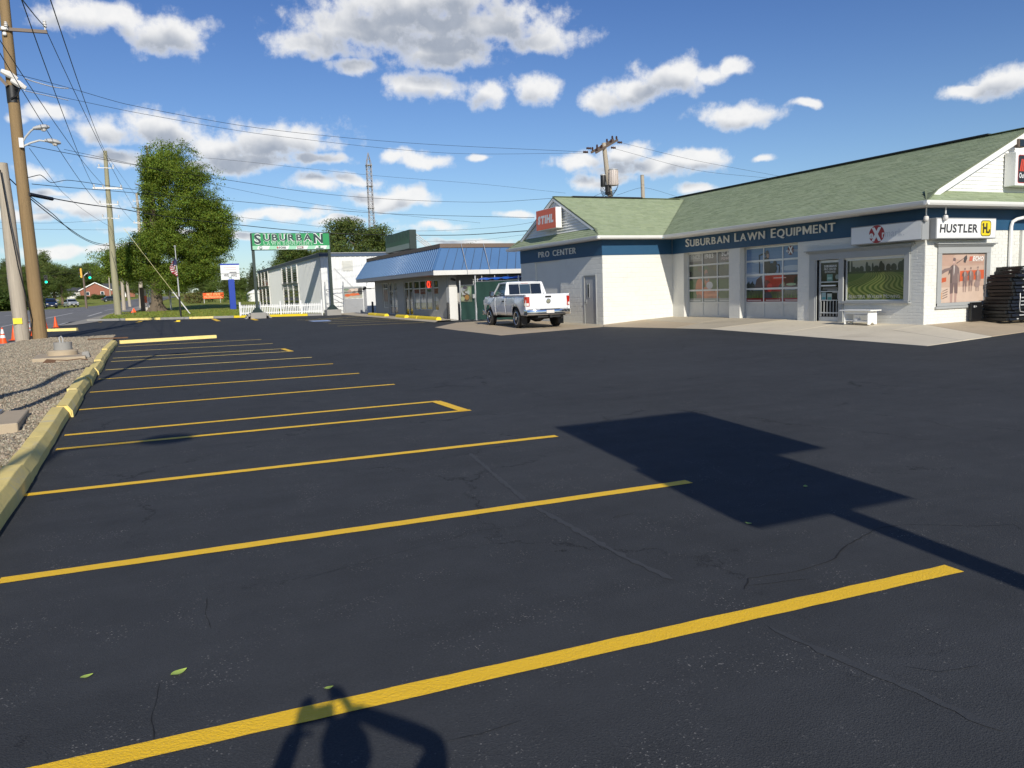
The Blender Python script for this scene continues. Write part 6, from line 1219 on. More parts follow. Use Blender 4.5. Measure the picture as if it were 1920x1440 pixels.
places = ['far left edge beyond the road', 'left edge beyond the road', 'bank left of the grey pole', 'gap between the two wooden poles', 'bank just right of the brown pole', 'tallest of the bank right of the brown pole', 'bank above the parked cars', 'bank behind the silver car', 'slope left of the traffic signals', 'slope above the signal pole', 'slope behind the brick house gable', 'slope right of the brick house', 'wood behind the brick house', 'behind the slim green utility pole', 'right of the slim utility pole', 'behind the shelter by the big trunk', 'behind the big trunk', 'right of the big trunk', 'behind the flagpole', 'behind the long hedge', 'behind the orange sign', 'behind the blue post sign', 'right of the blue post sign', 'left post of the green sign', 'behind the far end of the ribbed building', 'outside left beyond the road', 'outside far left beyond the road', 'low front row by the wooden poles', 'low front row behind the blue car', 'below the wood near the traffic signals', 'high wood behind the big tree', 'high wood behind the flag', 'hidden behind the ribbed building', 'above the ribbed building behind the green sign', 'low behind the green sign', 'large crown over the ribbed building below the lattice tower', 'left of the large crown over the ribbed building', 'right of the large crown beside the roof sign', 'small top over the blue-roofed store', 'between the green sign and the large crown']
for i, ((px, top, Y, kd), pl_) in enumerate(zip(BG, places)):
    x = PYp(px, 570, Y).x; z = za(Y)-.1; plant_tree(kd, (x, Y, z), PYp(px, top, Y).z-z, BL[kd]+', '+pl_, 'trees beyond the lot', rng.uniform(0, 6), rng.uniform(1.0, 1.25) if kd != 'broad' else 1.1)
o = add_mesh('far_woods', leaf_mesh('far_woods', [(x, 425+14*math.sin(x*.05), za(425)+5+2*math.sin(x*.11), 14, 8, 7+2*math.sin(x*.2)) for x in range(-260, 380, 13)], 9000, 8, .7, None, (.13,.165,.07), 1.6, 31), None)
tag(o, 'distant continuous wood closing the view beyond the road', 'wood', kind='stuff')
for px, py, Y, h, lab in ((8,574,160,3.6,'dark bush at the road verge on the far left'),(-14,572,158,4.0,'dark bush outside the far left verge'),(25,575,165,2.6,'small dark bush right of the far left verge bush'),(151,558,300,1.5,'low bush left of the brick house gable'),(162,559,290,1.2,'brownish bush before the brick house wall'),(178,557,290,1.7,'rounded bush under the brick house window'),(190,556,292,1.6,'bush at the corner of the brick house'),(218,560,250,2.0,'small bush behind the slim utility pole')):
    p = PYp(px, py, Y); plant_tree('shrub', (p.x, Y, za(Y)-.1), h, lab, None, rng.uniform(0, 6), 1.2, 'shrub')
def hedge(pa, pb, Y, h, d, lab, base):
    a, b = PYp(pa, 565, Y).x, PYp(pb, 565, Y).x; n = int((b-a)*26); r = np.random.default_rng(int(pa)); ells = [(x, Y, za(Y)+.14+h*.5, .75, d, h*.55) for x in np.arange(a+.4, b-.2, .6)]
    o = add_mesh('hedge', leaf_mesh('hedge', ells, n*2, 9, .13, None, base, .16, int(pa)), None); tag(o, lab, 'hedge')
hedge(346, 386, 151, 2.0, 1., 'long clipped hedge with brownish top on the lawn', (.16,.135,.05)); hedge(387, 404, 162, 1.6, .8, 'short clipped hedge behind the orange sign', (.09,.13,.035)); hedge(418, 466, 149, 1.9, 1., 'clipped green hedge behind the blue sign post', (.10,.155,.03))
# grass along the near edge of the lawn
n = 9000; r = np.random.default_rng(4); x = r.uniform(-3.6, 12.2, n); y = np.array([kerb_y(a) for a in x])+.12+r.random(n)**1.6*26; x = x+np.clip((y-84)*.03, 0, 2); z = np.array([za(b) for b in y])+.13
h = r.uniform(.05, .14, n); a = r.uniform(0, 6.28, n); w = .05; V = np.stack([np.stack([x-np.cos(a)*w, y-np.sin(a)*w, z], 1), np.stack([x+np.cos(a)*w, y+np.sin(a)*w, z], 1), np.stack([x+r.normal(0, .05, n), y+r.normal(0, .05, n), z+h], 1)], 1).reshape(-1, 3)
me = bpy.data.meshes.new('grass_blades'); me.from_pydata(V.tolist(), [], np.arange(n*3).reshape(-1, 3).tolist()); me.materials.append(MATS['leaf']); col = np.repeat(np.stack([r.uniform(.20, .30, n), r.uniform(.25, .33, n), np.full(n, .06), np.ones(n)], 1), 3, 0).astype(np.float32); me.color_attributes.new('Col', 'FLOAT_COLOR', 'CORNER').data.foreach_set('color', col.ravel())
o = bpy.data.objects.new('grass', me); COL.objects.link(o); tag(o, 'short mown grass growing on the lawn behind the far kerb', 'grass', kind='stuff')
# ================================================================== poles
def pole_path(pxs, Y, z0): 
    pts = [PYp(a, b, Y) for a, b in pxs]; pts[0].z = z0; return pts
YP = 40.35
p1 = thing('utility_pole', 'thick brown wooden utility pole with two street lamps beside the gravel', 'utility pole', (-4.38, YP, .2))
pts = [Vector((-4.38, YP, .1)), PYp(57, 470, YP), PYp(37, 300, YP), PYp(20, 130, YP), PYp(5, -30, YP), PYp(-4, -120, YP)]; mb = MB(); mb.tube(pts, [.30, .255, .235, .215, .19, .17], 16); mb.build('pole', 'wood_brown', p1, smooth=True)
mb = MB(); mb.bar(PYp(-60, 53, YP)+Vector((0, -.22, 0)), PYp(90, 63, YP)+Vector((0, -.22, 0)), .11, .13); mb.build('crossarm', 'cap_brown', p1)
def insul(P, parent, h=.34, m='insulator', d=(0, 0, 1)):
    mb = MB(); P = Vector(P); mb.lathe([(.03, 0), (.03, h*.3), (.085, h*.34), (.05, h*.5), (.085, h*.6), (.05, h*.75), (.075, h*.85), (.03, h)], P, 10); return mb.build('insulator', m, parent, smooth=True)
insul(PYp(86, 60, YP)+Vector((0, -.22, 0)), p1, .42); insul(PYp(14, 57, YP)+Vector((0, -.35, -.05)), p1, .3)
mb = MB(); mb.box(*(PYp(4, 60, YP)+Vector((0, -.34, 0))), *(PYp(17, 54, YP)+Vector((0, -.18, 0)))); mb.box(*(PYp(7, 70, YP)+Vector((0, -.33, 0))), *(PYp(14, 64, YP)+Vector((0, -.2, 0)))); mb.build('clamp', 'insulator', p1, bevel=.03)
mb = MB(); mb.bar(PYp(-6, 140, YP)+Vector((0, -.2, 0)), PYp(16, 164, YP)+Vector((0, -.25, 0)), .14, .12); mb.build('brace', 'cap_brown', p1)
for q, w in (((20, 145), .55), ((37, 162), .5)):
    c = PYp(*q, YP)+Vector((0, -.32, 0)); mb = MB(); mb.tube([c+Vector((-w*.5, 0, .16)), c+Vector((0, -.03, .03)), c+Vector((w*.5, 0, -.14))], [.10, .15, .09], 8); mb.build('guard', 'insulator', p1, smooth=True)
mb = MB(); mb.tube([PYp(30, 170, YP)+Vector((0, -.26, 0)), PYp(40, 168, YP)+Vector((0, -.3, 0)), PYp(34, 182, YP)+Vector((0, -.3, 0)), PYp(22, 188, YP)+Vector((0, -.27, 0))], .035, 6); mb.lathe([(.235, -.35), (.24, .35)], PYp(24, 178, YP), 14); mb.build('bracket', 'plastic_black', p1, smooth=True)
def street_lamp(arm, head, drop, lab):
    l = subpart('street_lamp', lab, PYp(*arm[0], YP), p1); mb = MB(); mb.tube([PYp(a, b, YP)+Vector((0, -.25-.05*i, 0)) for i, (a, b) in enumerate(arm)], .042, 8); mb.build('arm', 'lamp_grey', l, smooth=True)
    a, b = PYp(*head[0], YP)+Vector((0, -.4, 0)), PYp(*head[1], YP)+Vector((0, -.4, 0)); d = b-a; mb = MB(); secs = []
    for t, w, h in ((0, .07, .07), (.2, .12, .11), (.5, .19, .15), (.8, .17, .13), (1, .06, .06)):
        c = a+d*t; secs.append([c+Vector((0, w*math.cos(k*math.pi/5), h*math.sin(k*math.pi/5)*(1 if k <= 5 else .55))) for k in range(10)])
    loft(mb, secs); mb.build('head', 'lamp_grey', l, smooth=True); c = a+d*.62; mb = MB(); mb.lathe([(.0, -.16), (.08, -.14), (.12, -.06), (.12, -.02)], c, 12); mb.build('lens', 'lens_clear', l, smooth=True)
street_lamp([(42, 272), (50, 259), (60, 248), (67, 244)], [(64, 245), (95, 242)], 0, None); street_lamp([(46, 276), (60, 270), (76, 266), (88, 268)], [(86, 267), (116, 272)], 0, None)
mb = MB(); c = PYp(41, 270, YP); mb.box(c.x-.07, c.y-.34, c.z-.2, c.x+.10, c.y-.2, c.z+.2); mb.build('lamp_bracket', 'insulator', p1)
p2 = thing('pole_stub', 'pale grey weathered cut off pole leaning next to the brown pole', 'utility pole', (-5.1, 40.2, .2)); mb = MB(); mb.tube([Vector((-5.02, 40.2, .1)), PYp(28, 520, 40.2), PYp(15, 400, 40.2), PYp(2, 306, 40.2)], [.30, .285, .26, .235], 16); mb.build('pole', 'wood_grey', p2, smooth=True)
c = PYp(35, 602, 40.2); mb = MB(); mb.box(c.x-.17, 39.88, c.z-.12, c.x+.17, 39.90, c.z+.13); mb.build('tag', 'bright_yellow', p2)
mb = MB(); mb.tube([PYp(2, 320, 40)+Vector((0, -.2, 0)), PYp(20, 420, 40)+Vector((0, -.25, 0)), PYp(36, 500, 40)+Vector((0, -.3, 0)), PYp(50, 600, 40)+Vector((.2, .1, 0)), PYp(55, 640, 40)], .025, 5); mb.build('ground_wire', 'cable', p2)
def far_pole(name, lab, pxs, Y, z0, r0, r1, arms, m='wood_green', am='insulator'):
    t = thing(name, lab, 'utility pole', (PYp(*pxs[0], Y).x, Y, z0)); pts = pole_path(pxs, Y, z0-.2); n = len(pts); mb = MB(); mb.tube(pts, [r0+(r1-r0)*i/(n-1) for i in range(n)], 10); mb.build('pole', m, t, smooth=True)
    for (a, b, w, ins) in arms:
        A, B = PYp(*a, Y)+Vector((0, -.2, 0)), PYp(*b, Y)+Vector((0, -.2, 0)); mb = MB(); mb.bar(A, B, w, w*1.1); mb.build('crossarm', am, t)
        for k in ins: insul(A.lerp(B, k), t, .35)
    return t
fp = far_pole('utility_pole', 'slim greenish utility pole with a white crossarm beside the road', [(222, 593), (213, 500), (206, 400), (201, 340), (197, 283)], 87.2, za(87), .34, .17, [((174, 353), (230, 354), .16, (.05, .35, .95)), ((183, 315), (214, 316), .07, (.1, .95)), ((187, 383), (222, 384), .08, (.02, .98)), ((192, 409), (224, 410), .06, (.03, .97))])
far_pole('utility_pole', 'distant bare utility pole left of the big tree crown', [(264, 572), (262, 440), (259, 390), (256, 362)], 132, za(132), .3, .16, [((250, 418), (270, 419), .14, (.1, .9)), ((249, 378), (262, 377), .08, (.1,))], 'wood_grey')
far_pole('utility_pole', 'short far utility pole, nearer of two right of the slim pole', [(232, 573), (228, 512)], 118, za(118), .26, .2, [], 'wood_grey'); far_pole('utility_pole', 'short far utility pole, farther of two right of the slim pole', [(243, 566), (238, 528)], 150, za(150), .26, .2, [], 'wood_grey')
far_pole('utility_pole', 'thin pale pole behind the brick house', [(207, 560), (204, 516)], 240, za(240), .2, .16, [], 'wood_grey')
# transformer pole and stub behind the wing
YT = 50.; tp_ = thing('utility_pole', 'pole with two transformers and dark crossarms behind the green roof', 'utility pole', (PYp(1150, 600, YT).x, YT, za(YT)))
top = PYp(1132, 268, YT); pts = [Vector((PYp(1144, 367, YT).x+.35, YT, za(YT)-.2)), PYp(1144, 367, YT), PYp(1138, 320, YT), top]; mb = MB(); mb.tube(pts, [.24, .19, .175, .15], 12); mb.build('pole', 'wood_grey', tp_, smooth=True)
for dy in (-.18, .18):
    A, B = PYp(1109+dy*12, 287+dy*4, YT), PYp(1157+dy*12, 263+dy*4, YT); A.y += dy-1.0; B.y += dy+1.0; A = PYp(*(1113, 286), YT-1.)+Vector((dy, 0, 0)); B = PYp(*(1154, 262), YT+1.)+Vector((dy, 0, 0)); mb = MB(); mb.bar(A, B, .10, .14); mb.build('crossarm', 'cap_brown', tp_)
    for k in (.05, .25, .7, .95): insul(A.lerp(B, k), tp_, .32, 'brown_porcelain')
for q in ((1098, 285), (1162, 267), (1150, 277), (1104, 278)):
    c = PYp(*q, YT); mb = MB(); mb.lathe([(.03, -.2), (.09, -.15), (.05, -.08), (.09, 0), (.05, .08), (.09, .15), (.03, .2)], c, 8, 'x'); mb.build('insulator', 'brown_porcelain', tp_, smooth=True)
for (q0, q1, r_, m, lb) in (((1150, 348), (1149, 319), .34, 'rust_white', 'rust streaked pale transformer can'), ((1131, 350), (1130, 329), .19, 'plastic_black', 'small dark transformer can')):
    a, b = PYp(*q0, YT-.3), PYp(*q1, YT-.3); h = b.z-a.z; tr = subpart('transformer', lb, a, tp_); mb = MB(); mb.lathe([(r_*.92, 0), (r_, .04), (r_, h-.05), (r_*.9, h)], a, 18); mb.build('can', m, tr, smooth=True); mb = MB(); mb.lathe([(r_*1.04, h), (r_*1.04, h+.05), (r_*.6, h+.10)], a, 18); mb.build('lid', 'lamp_grey', tr, smooth=True)
    if m == 'rust_white':
        for k in range(9): t_ = math.pi*(1+k/8); mb = MB(); mb.bar(a+Vector((math.cos(t_)*r_*1.04, math.sin(t_)*r_*1.04, .05)), a+Vector((math.cos(t_)*r_*1.04, math.sin(t_)*r_*1.04, h-.05)), .03); mb.build('fin', m, tr)
mb = MB()
for k in range(5): y0 = 352+k*3; mb.tube([PYp(1128+k*2, y0-6, YT-.2), PYp(1126+k, y0+6, YT-.2), PYp(1136, y0+10, YT-.25), PYp(1156-k*2, y0+4, YT-.25), PYp(1160-k, y0-8, YT-.25)], .02, 5)
mb.lathe([(.21, -.2), (.21, .5)], PYp(1140, 360, YT), 12); mb.build('drop_wires', 'cable', tp_)
far_pole('pole_stub', 'plain wooden pole top above the green roof right of the transformers', [(1208, 600), (1206, 380), (1204, 328)], 52., za(52), .17, .14, [], 'wood_grey')
# lattice tower
YL = 150.; lt = thing('lattice_tower', 'tall slim grey lattice tower behind the large tree crown', 'tower', (PYp(697, 540, YL).x, YL, za(YL))); mb = MB(); C0 = Vector((PYp(698, 540, YL).x, YL, za(YL)))
tz = PYp(690, 286, YL).z; zsh = PYp(690, 308, YL).z; lean = 0; sect = MB()
def tw(z): return .42+.9*max(0, (zsh-9-z)/30)
zs = list(np.linspace(C0.z, zsh, 30)); lvl = []
for z in zs: w = tw(z); xx = PYp(690, 308, YL).x+.12; lvl.append([Vector((xx+a*w, YL+b*w, z)) for a, b in ((-1, -1), (1, -1), (1, 1), (-1, 1))])
legs = [MB() for _ in range(4)]
for q0, q1 in zip(lvl, lvl[1:]):
    for k in range(4): legs[k].bar(q0[k], q1[k], .11); sect.bar(q0[k], q1[(k+1) % 4], .06); sect.bar(q1[k], q1[(k+1) % 4], .05)
[l_.build('leg', 'lattice', lt) for l_ in legs]; sect.build('bracing', 'lattice', lt); mb = MB(); apex = Vector((lvl[-1][0].x+.42, YL, tz))
for k in range(4): mb.bar(lvl[-1][k], apex, .09); mb.bar(lvl[-1][k].lerp(apex, .4), lvl[-1][(k+1) % 4].lerp(apex, .4), .05)
mb.build('peak', 'lattice', lt); mb = MB()
for py in (309, 348, 389): c = PYp(690, py, YL); w = tw(c.z)+.14; x = lvl[-1][0].x+.42; mb.box(x-w, YL-w, c.z-.16, x+w, YL+w, c.z-.06)
mb.build('platform', 'lattice', lt)
# ================================================================== overhead lines
def wire(lab, pts, r=.018, sag=.25, m='cable', nm='overhead_wire', cat='wire'):
    P = [PYp(*p) if len(p) == 3 and p[2] > 1 else Vector(p) for p in pts]; path = []
    for k, (a, b) in enumerate(zip(P, P[1:])):
        n = 10; L_ = (b-a).length; ta = (b-P[k-1])*.5*min(1, L_/max((a-P[k-1]).length, .1)) if k else b-a; tb_ = (P[k+2]-a)*.5*min(1, L_/max((P[k+2]-b).length, .1)) if k+2 < len(P) else b-a
        if len(P) == 2: ta = tb_ = b-a
        for i in range(n):
            t = i/n; path.append(a*(2*t**3-3*t*t+1)+ta*(t**3-2*t*t+t)+b*(3*t*t-2*t**3)+tb_*(t**3-t*t)-Vector((0, 0, sag*L_/40*4*t*(1-t))))
    path.append(P[-1]); mb = MB(); mb.tube(path, r*.78, 5); return tag(mb.build(nm, m, smooth=True), lab, cat, 'overhead lines')
g1 = 87.0
wire('wire to the very top of the slim pole, rightmost of the near span', [(80,-45,22),(197,283,g1)], .02, .3)
wire('wire from the brown pole insulator to the white crossarm end', [(87,58,40.1),(229,350,g1)], .022, .25)
wire('wire running overhead to the insulator on the brown pole crossarm', [(20,-30,20),(86,52,40.1)], .022, .1)
wire('wire passing just right of the brown pole to the crossarm left end', [(30,-30,24),(176,350,g1)], .02, .35)
wire('upper of two wires passing behind the brown pole', [(-20,45,30),(192,345,g1)], .02, .3); wire('lower of two wires passing behind the brown pole', [(-15,75,30),(185,383,g1)], .02, .3)
wire('thin wire dropping from the street lamps to the slim pole bracket', [(55,278,40.2),(130,372,62),(206,425,g1)], .014, .1)
wire('thin line from the lamp bracket across the big tree', [(50,272,40.2),(200,300,50),(430,338,58),(655,368,64),(892,379,66),(1034,372,56)], .018, .05)
wire('second thin line across the big tree above the post sign', [(120,280,42),(270,312,50),(430,352,58),(640,390,66),(900,418,66)], .012, .05)
wire('dark service cable crossing above the store to the wing', [(60,345,40.2),(200,357,50),(429,376,58),(699,399,62),(1002,408,50)], .020, .05)
wire('bundled cable looping from the brown pole past the slim pole', [(52,333,40.2),(75,328,41),(95,342,44),(130,338,50),(228,352,62),(300,362,70)], .022, .0)
wire('thick black cable with splice leading across the lot', [(48,362,40.2),(150,381,46),(230,392,52),(284,402,56),(422,419,62),(619,437,66),(837,441,60),(1000,432,47)], .034, .02)
wire('black splice casing hanging on the thick cable by the brown pole', [(54,364,40.2),(98,373,42.4)], .11, .0, nm='splice_case', cat='splice')
wire('slack black cable from the poles dipping to the big tree', [(18,335,40.1),(60,375,42),(125,425,55),(170,452,72),(205,460,85)], .032, .05); wire('second slack black cable dipping beside the first', [(54,366,40.2),(100,402,48),(140,438,60),(180,458,76),(204,461,86)], .028, .05)
wire('long thin line from the brown pole head to the transformer pole', [(30,139,40.2),(130,165,42),(240,196,44),(484,240,48),(765,268,51),(1098,285,50)], .014, .0); wire('lower long thin line from the brown pole head', [(40,165,40.2),(130,185,42),(260,212,44),(495,252,48),(837,287,51),(1104,287,50)], .012, .0)
wire('white sleeved start of the long line at the brown pole', [(46,147,39.9),(60,152,40.2),(100,163,41),(128,166,42)], .03, .0, 'insulator', 'line_sleeve', 'sleeve'); wire('white sleeved start of the lower line at the brown pole', [(46,170,39.9),(128,188,42)], .024, .0, 'insulator', 'line_sleeve', 'sleeve')
wire('line leaving the transformer pole over the roof, upper', [(1162,267,50),(1300,300,49),(1460,330,52)], .012, .0); wire('line leaving the transformer pole over the roof, lower', [(1150,278,50),(1300,318,49),(1440,334,52)], .012, .0)
wire('low line behind the wing ridge, left of the transformer pole', [(422,404,70),(700,432,72),(980,420,60),(1128,362,50)], .014, .1); wire('low line behind the wing ridge right of the transformers', [(1156,366,50),(1206,352,52),(1280,372,56)], .012, .0)
wire('lower thin line above the post sign', [(422,430,66),(620,448,70),(860,452,72),(985,440,60)], .012, .05); wire('high thin line behind the lattice tower', [(300,290,160),(430,300,160),(690,328,160),(900,345,160),(1060,362,160)], .03, .0)
wire('span wire carrying the traffic signals', [(-40,512,150),(80,511,150),(160,505,150),(225,496,150)], .03, .2); wire('lower span wire by the traffic signals', [(-40,520,150),(80,518,150),(225,500,150)], .025, .2)
wire('high line crossing behind the two wooden poles', [(-30,428,120),(90,430,120),(205,431,120)], .02, .1); wire('line crossing low behind the two wooden poles', [(-30,416,110),(100,418,110),(200,412,110)], .018, .1)
wire('line from the slim pole to the distant pole, upper', [(197,285,g1),(256,368,132)], .018, .1); wire('line from the white crossarm to the distant pole', [(229,352,g1),(268,418,132)], .018, .1); wire('line from the bracket to the distant pole', [(222,384,g1),(252,418,132)], .018, .1)
t = thing('guy_wire', 'pale guy wire slanting down past the flagpole with a thick lower sleeve', 'guy wire', (3.65, 80.4, .6)); e = G(357, 591)+Vector((0, 0, .1)); s0 = PYp(232, 428, 86.8); mid = at_px(s0, e, 325)
mb = MB(); mb.tube([s0, mid], .022, 6); mb.build('strand', 'cable_yellow', t); mb = MB(); mb.tube([mid, e], .05, 8); mb.build('sleeve', 'insulator', t, smooth=True)
# ================================================================== cones
def cone(loc, label, bands, rot):
    t = thing('traffic_cone', label, 'traffic cone', (0, 0, 0), 'orange cones along the entrance'); prof = lambda z: .145-.118*(z-.05)/.68
    mb = MB(); mb.box(-.19, -.19, 0, .19, .19, .035); mb.build('base', 'plastic_black' if bands else 'cone_orange', t, bevel=.02)
    mb = MB(); mb.lathe([(.165, .034), (prof(.06), .06), (prof(.70), .70), (.02, .735), (.012, .72)], (0, 0, 0), 20); mb.build('body', 'cone_orange', t, smooth=True)
    for a, b in bands: mb = MB(); mb.lathe([(prof(a)+.003, a), (prof(b)+.003, b)], (0, 0, 0), 20); mb.build('band', 'cone_white', t, smooth=True)
    t.location = loc; t.rotation_euler = (0, 0, rot); return t
for px, py, lb, bands in ((7, 647, 'orange cone with two white bands, nearest the left edge', ((.30, .42), (.48, .66))), (28, 638, 'plain orange cone partly behind the grey pole', ()), (56, 631, 'orange cone with white bands between the two wooden poles', ((.28, .40), (.46, .68))), (86, 619, 'plain orange cone just right of the brown pole', ()), (105, 614, 'plain orange cone by the end of the worn kerb', ())):
    p = G(px, py); cone((p.x, p.y, p.z+.0), lb, bands, rng.uniform(0, 1))
# ================================================================== cars on the road
def car(label, m, loc, rot, hatch=False):
    t = thing('parked_car' if False else 'car', label, 'car', (0, 0, 0)); L_, w = 4.6, .88
    top = [(0, .55), (.08, .92), (.75, .98), (1.25, 1.40), (2.35, 1.46), (3.0, 1.36), (3.45, .98), (4.35, .80), (4.6, .58)] if not hatch else [(0, .6), (.05, 1.0), (.35, 1.55), (1.2, 1.68), (2.5, 1.66), (3.05, 1.48), (3.5, 1.08), (4.4, .92), (4.6, .62)]
    mb = MB(); secs = []
    for y, z in top:
        sh = .80 if z > 1.2 else .97; s2 = .98-.10*(y < .1 or y > 4.5); bz = .22 if .1 < y < 4.5 else .35
        secs.append([(-w*s2, y, bz), (-w*s2, y, min(.72, z)), (-w*s2*.98, y, min(.92, z)), (-w*sh*.94, y, z-.02), (-w*.5*sh, y, z+.015), (w*.5*sh, y, z+.015), (w*sh*.94, y, z-.02), (w*s2*.98, y, min(.92, z)), (w*s2, y, min(.72, z)), (w*s2, y, bz)])
    loft(mb, secs); mb.build('body', m, t, smooth=True); g = top[2:7] if not hatch else top[1:7]
    for sx in (-1, 1):
        mb = MB(); pts = [(sx*(w*.985), g[0][0]+.12, .98), (sx*(w*.985), g[-1][0]-.1, .98), (sx*w*.80, g[-2][0]-.02, g[-2][1]-.08), (sx*w*.80, g[1][0]+.06, g[1][1]-.07)]; mb.prism(pts, (sx*.012, 0, .0)); mb.build('side_window', 'glass_dark', t)
    a, b = g[-2], g[-1]; mb = MB(); mb.prism([(-w*.80, b[0]+.02, b[1]+.03), (w*.80, b[0]+.02, b[1]+.03), (w*.68, a[0]+.04, a[1]-.03), (-w*.68, a[0]+.04, a[1]-.03)], (0, .03, .03)); mb.build('windscreen', 'glass_dark', t)
    a, b = g[0], g[1]; mb = MB(); mb.prism([(-w*.78, a[0]-.02, a[1]+.04), (w*.78, a[0]-.02, a[1]+.04), (w*.66, b[0]-.04, b[1]-.03), (-w*.66, b[0]-.04, b[1]-.03)], (0, -.03, .03)); mb.build('rear_window', 'glass_dark', t)
    for sx in (-1, 1):
        mb = MB(); mb.box(sx*.50, 4.40, .66, sx*.80, 4.60, .80); mb.build('headlight', 'lens_clear', t, bevel=.03); mb = MB(); mb.box(sx*.52, -.01, .72, sx*.82, .1, .88); mb.build('tail_lamp', 'lens_red', t)
        for y in (.85, 3.72): mb = MB(); mb.lathe([(.20, -.1), (.33, -.1), (.33, .1), (.20, .1)], (sx*.80, y, .33), 20, 'x'); wo_ = mb.build('wheel', 'tyre', t, smooth=True); mb = MB(); mb.lathe([(.0, sx*.11), (.19, sx*.108), (.2, sx*.08)], (sx*.80, y, .33), 14, 'x'); mb.build('rim', 'rim', wo_, smooth=True)
    mb = MB(); mb.box(-.5, 4.56, .35, .5, 4.62, .58); mb.build('grille', 'plastic_black', t); mb = MB(); mb.box(-.17, 4.61, .40, .17, 4.63, .51); mb.build('number_plate', 'lens_clear', t)
    t.location = loc; t.rotation_euler = (0, 0, rot); return t
for px, Y, m, rot, lb, ht in ((93, 158, 'car_blue', D2R(190), 'dark blue car driving towards the lot on the road', True), (128, 166, 'car_silver', D2R(196), 'silver car following the dark blue car on the road', False), (192, 226, 'car_black', D2R(-78), 'dark saloon parked side on below the brick house', False)):
    p = PYp(px, 575, Y); car(lb, m, (p.x, Y, za(Y)+.06 if Y < 200 else za(Y)-.02), rot, ht)
# ================================================================== brick house
hs = thing('brick_house', 'small red brick house with white gable trim beyond the road', 'house', (PYp(180, 556, 330).x, 330, za(330))); c = Vector(hs.location); hz_ = c.z
def HB(mb, x0, y0, z0, x1, y1, z1): return mb.box(c.x+x0, c.y+y0, hz_+z0, c.x+x1, c.y+y1, hz_+z1)
mb = MB(); HB(mb, -5, 0, -.5, 6.5, 9, 2.9); mb.prism([(c.x-5, c.y, hz_+2.9), (c.x+5, c.y, hz_+2.9), (c.x, c.y, hz_+5.5)], (0, 9, 0)); mb.build('wall', 'brick_red', hs)
mb = MB(); HB(mb, -9.5, 2, -.5, -5.02, 8, 2.4); mb.build('wing_wall', 'store_white', hs); mb = MB(); mb.prism([(c.x-10, c.y+1.5, hz_+2.4), (c.x-5, c.y+1.5, hz_+2.4), (c.x-5, c.y+5, hz_+3.9), (c.x-10, c.y+5, hz_+3.9)], (0, 0, .15)); mb.build('wing_roof', 'roof_dark', hs)
mb = MB(); HB(mb, 5.02, 1, -.5, 13, 8, 2.5); mb.build('side_wall', 'brick_red', hs); mb = MB(); mb.prism([(c.x+4.4, c.y+.4, hz_+2.5), (c.x+13.6, c.y+.4, hz_+2.5), (c.x+13.6, c.y+4.6, hz_+5.0), (c.x+2, c.y+4.6, hz_+5.0)], (0, 0, .18)); mb.build('side_roof', 'roof_dark', hs)
for s in (-1, 1):
    mb = MB(); mb.prism([(c.x+s*5.5, c.y-.4, hz_+2.62), (c.x, c.y-.4, hz_+5.5), (c.x, c.y-.4, hz_+5.68), (c.x+s*5.5, c.y-.4, hz_+2.80)], (0, 9.5, 0)); mb.build('roof', 'roof_dark', hs); mb = MB(); mb.bar((c.x+s*5.5, c.y-.45, hz_+2.62), (c.x, c.y-.45, hz_+5.5), .08, .35); mb.build('barge_board', 'white_trim', hs)
for x in (-2.6, 2.2):
    mb = MB(); HB(mb, x-.6, -.06, .9, x+.6, 0.02, 2.2); w_ = mb.build('window', 'white_trim', hs); mb = MB(); HB(mb, x-.45, -.08, 1.0, x+.45, -.062, 2.1); mb.build('pane', 'glass_blue', w_)
mb = MB(); HB(mb, -8.4, 1.93, .9, -6.4, 1.99, 1.9); w_ = mb.build('window', 'white_trim', hs); mb = MB(); HB(mb, -8.2, 1.9, 1.0, -6.6, 1.925, 1.8); mb.build('pane', 'glass_blue', w_)
mb = MB(); HB(mb, 9, .93, -.4, 10, .99, 1.9); mb.build('door', 'white_trim', hs); mb = MB(); HB(mb, 7.5, 4, 4.5, 8.3, 4.8, 6.0); mb.build('chimney', 'brick_red', hs)
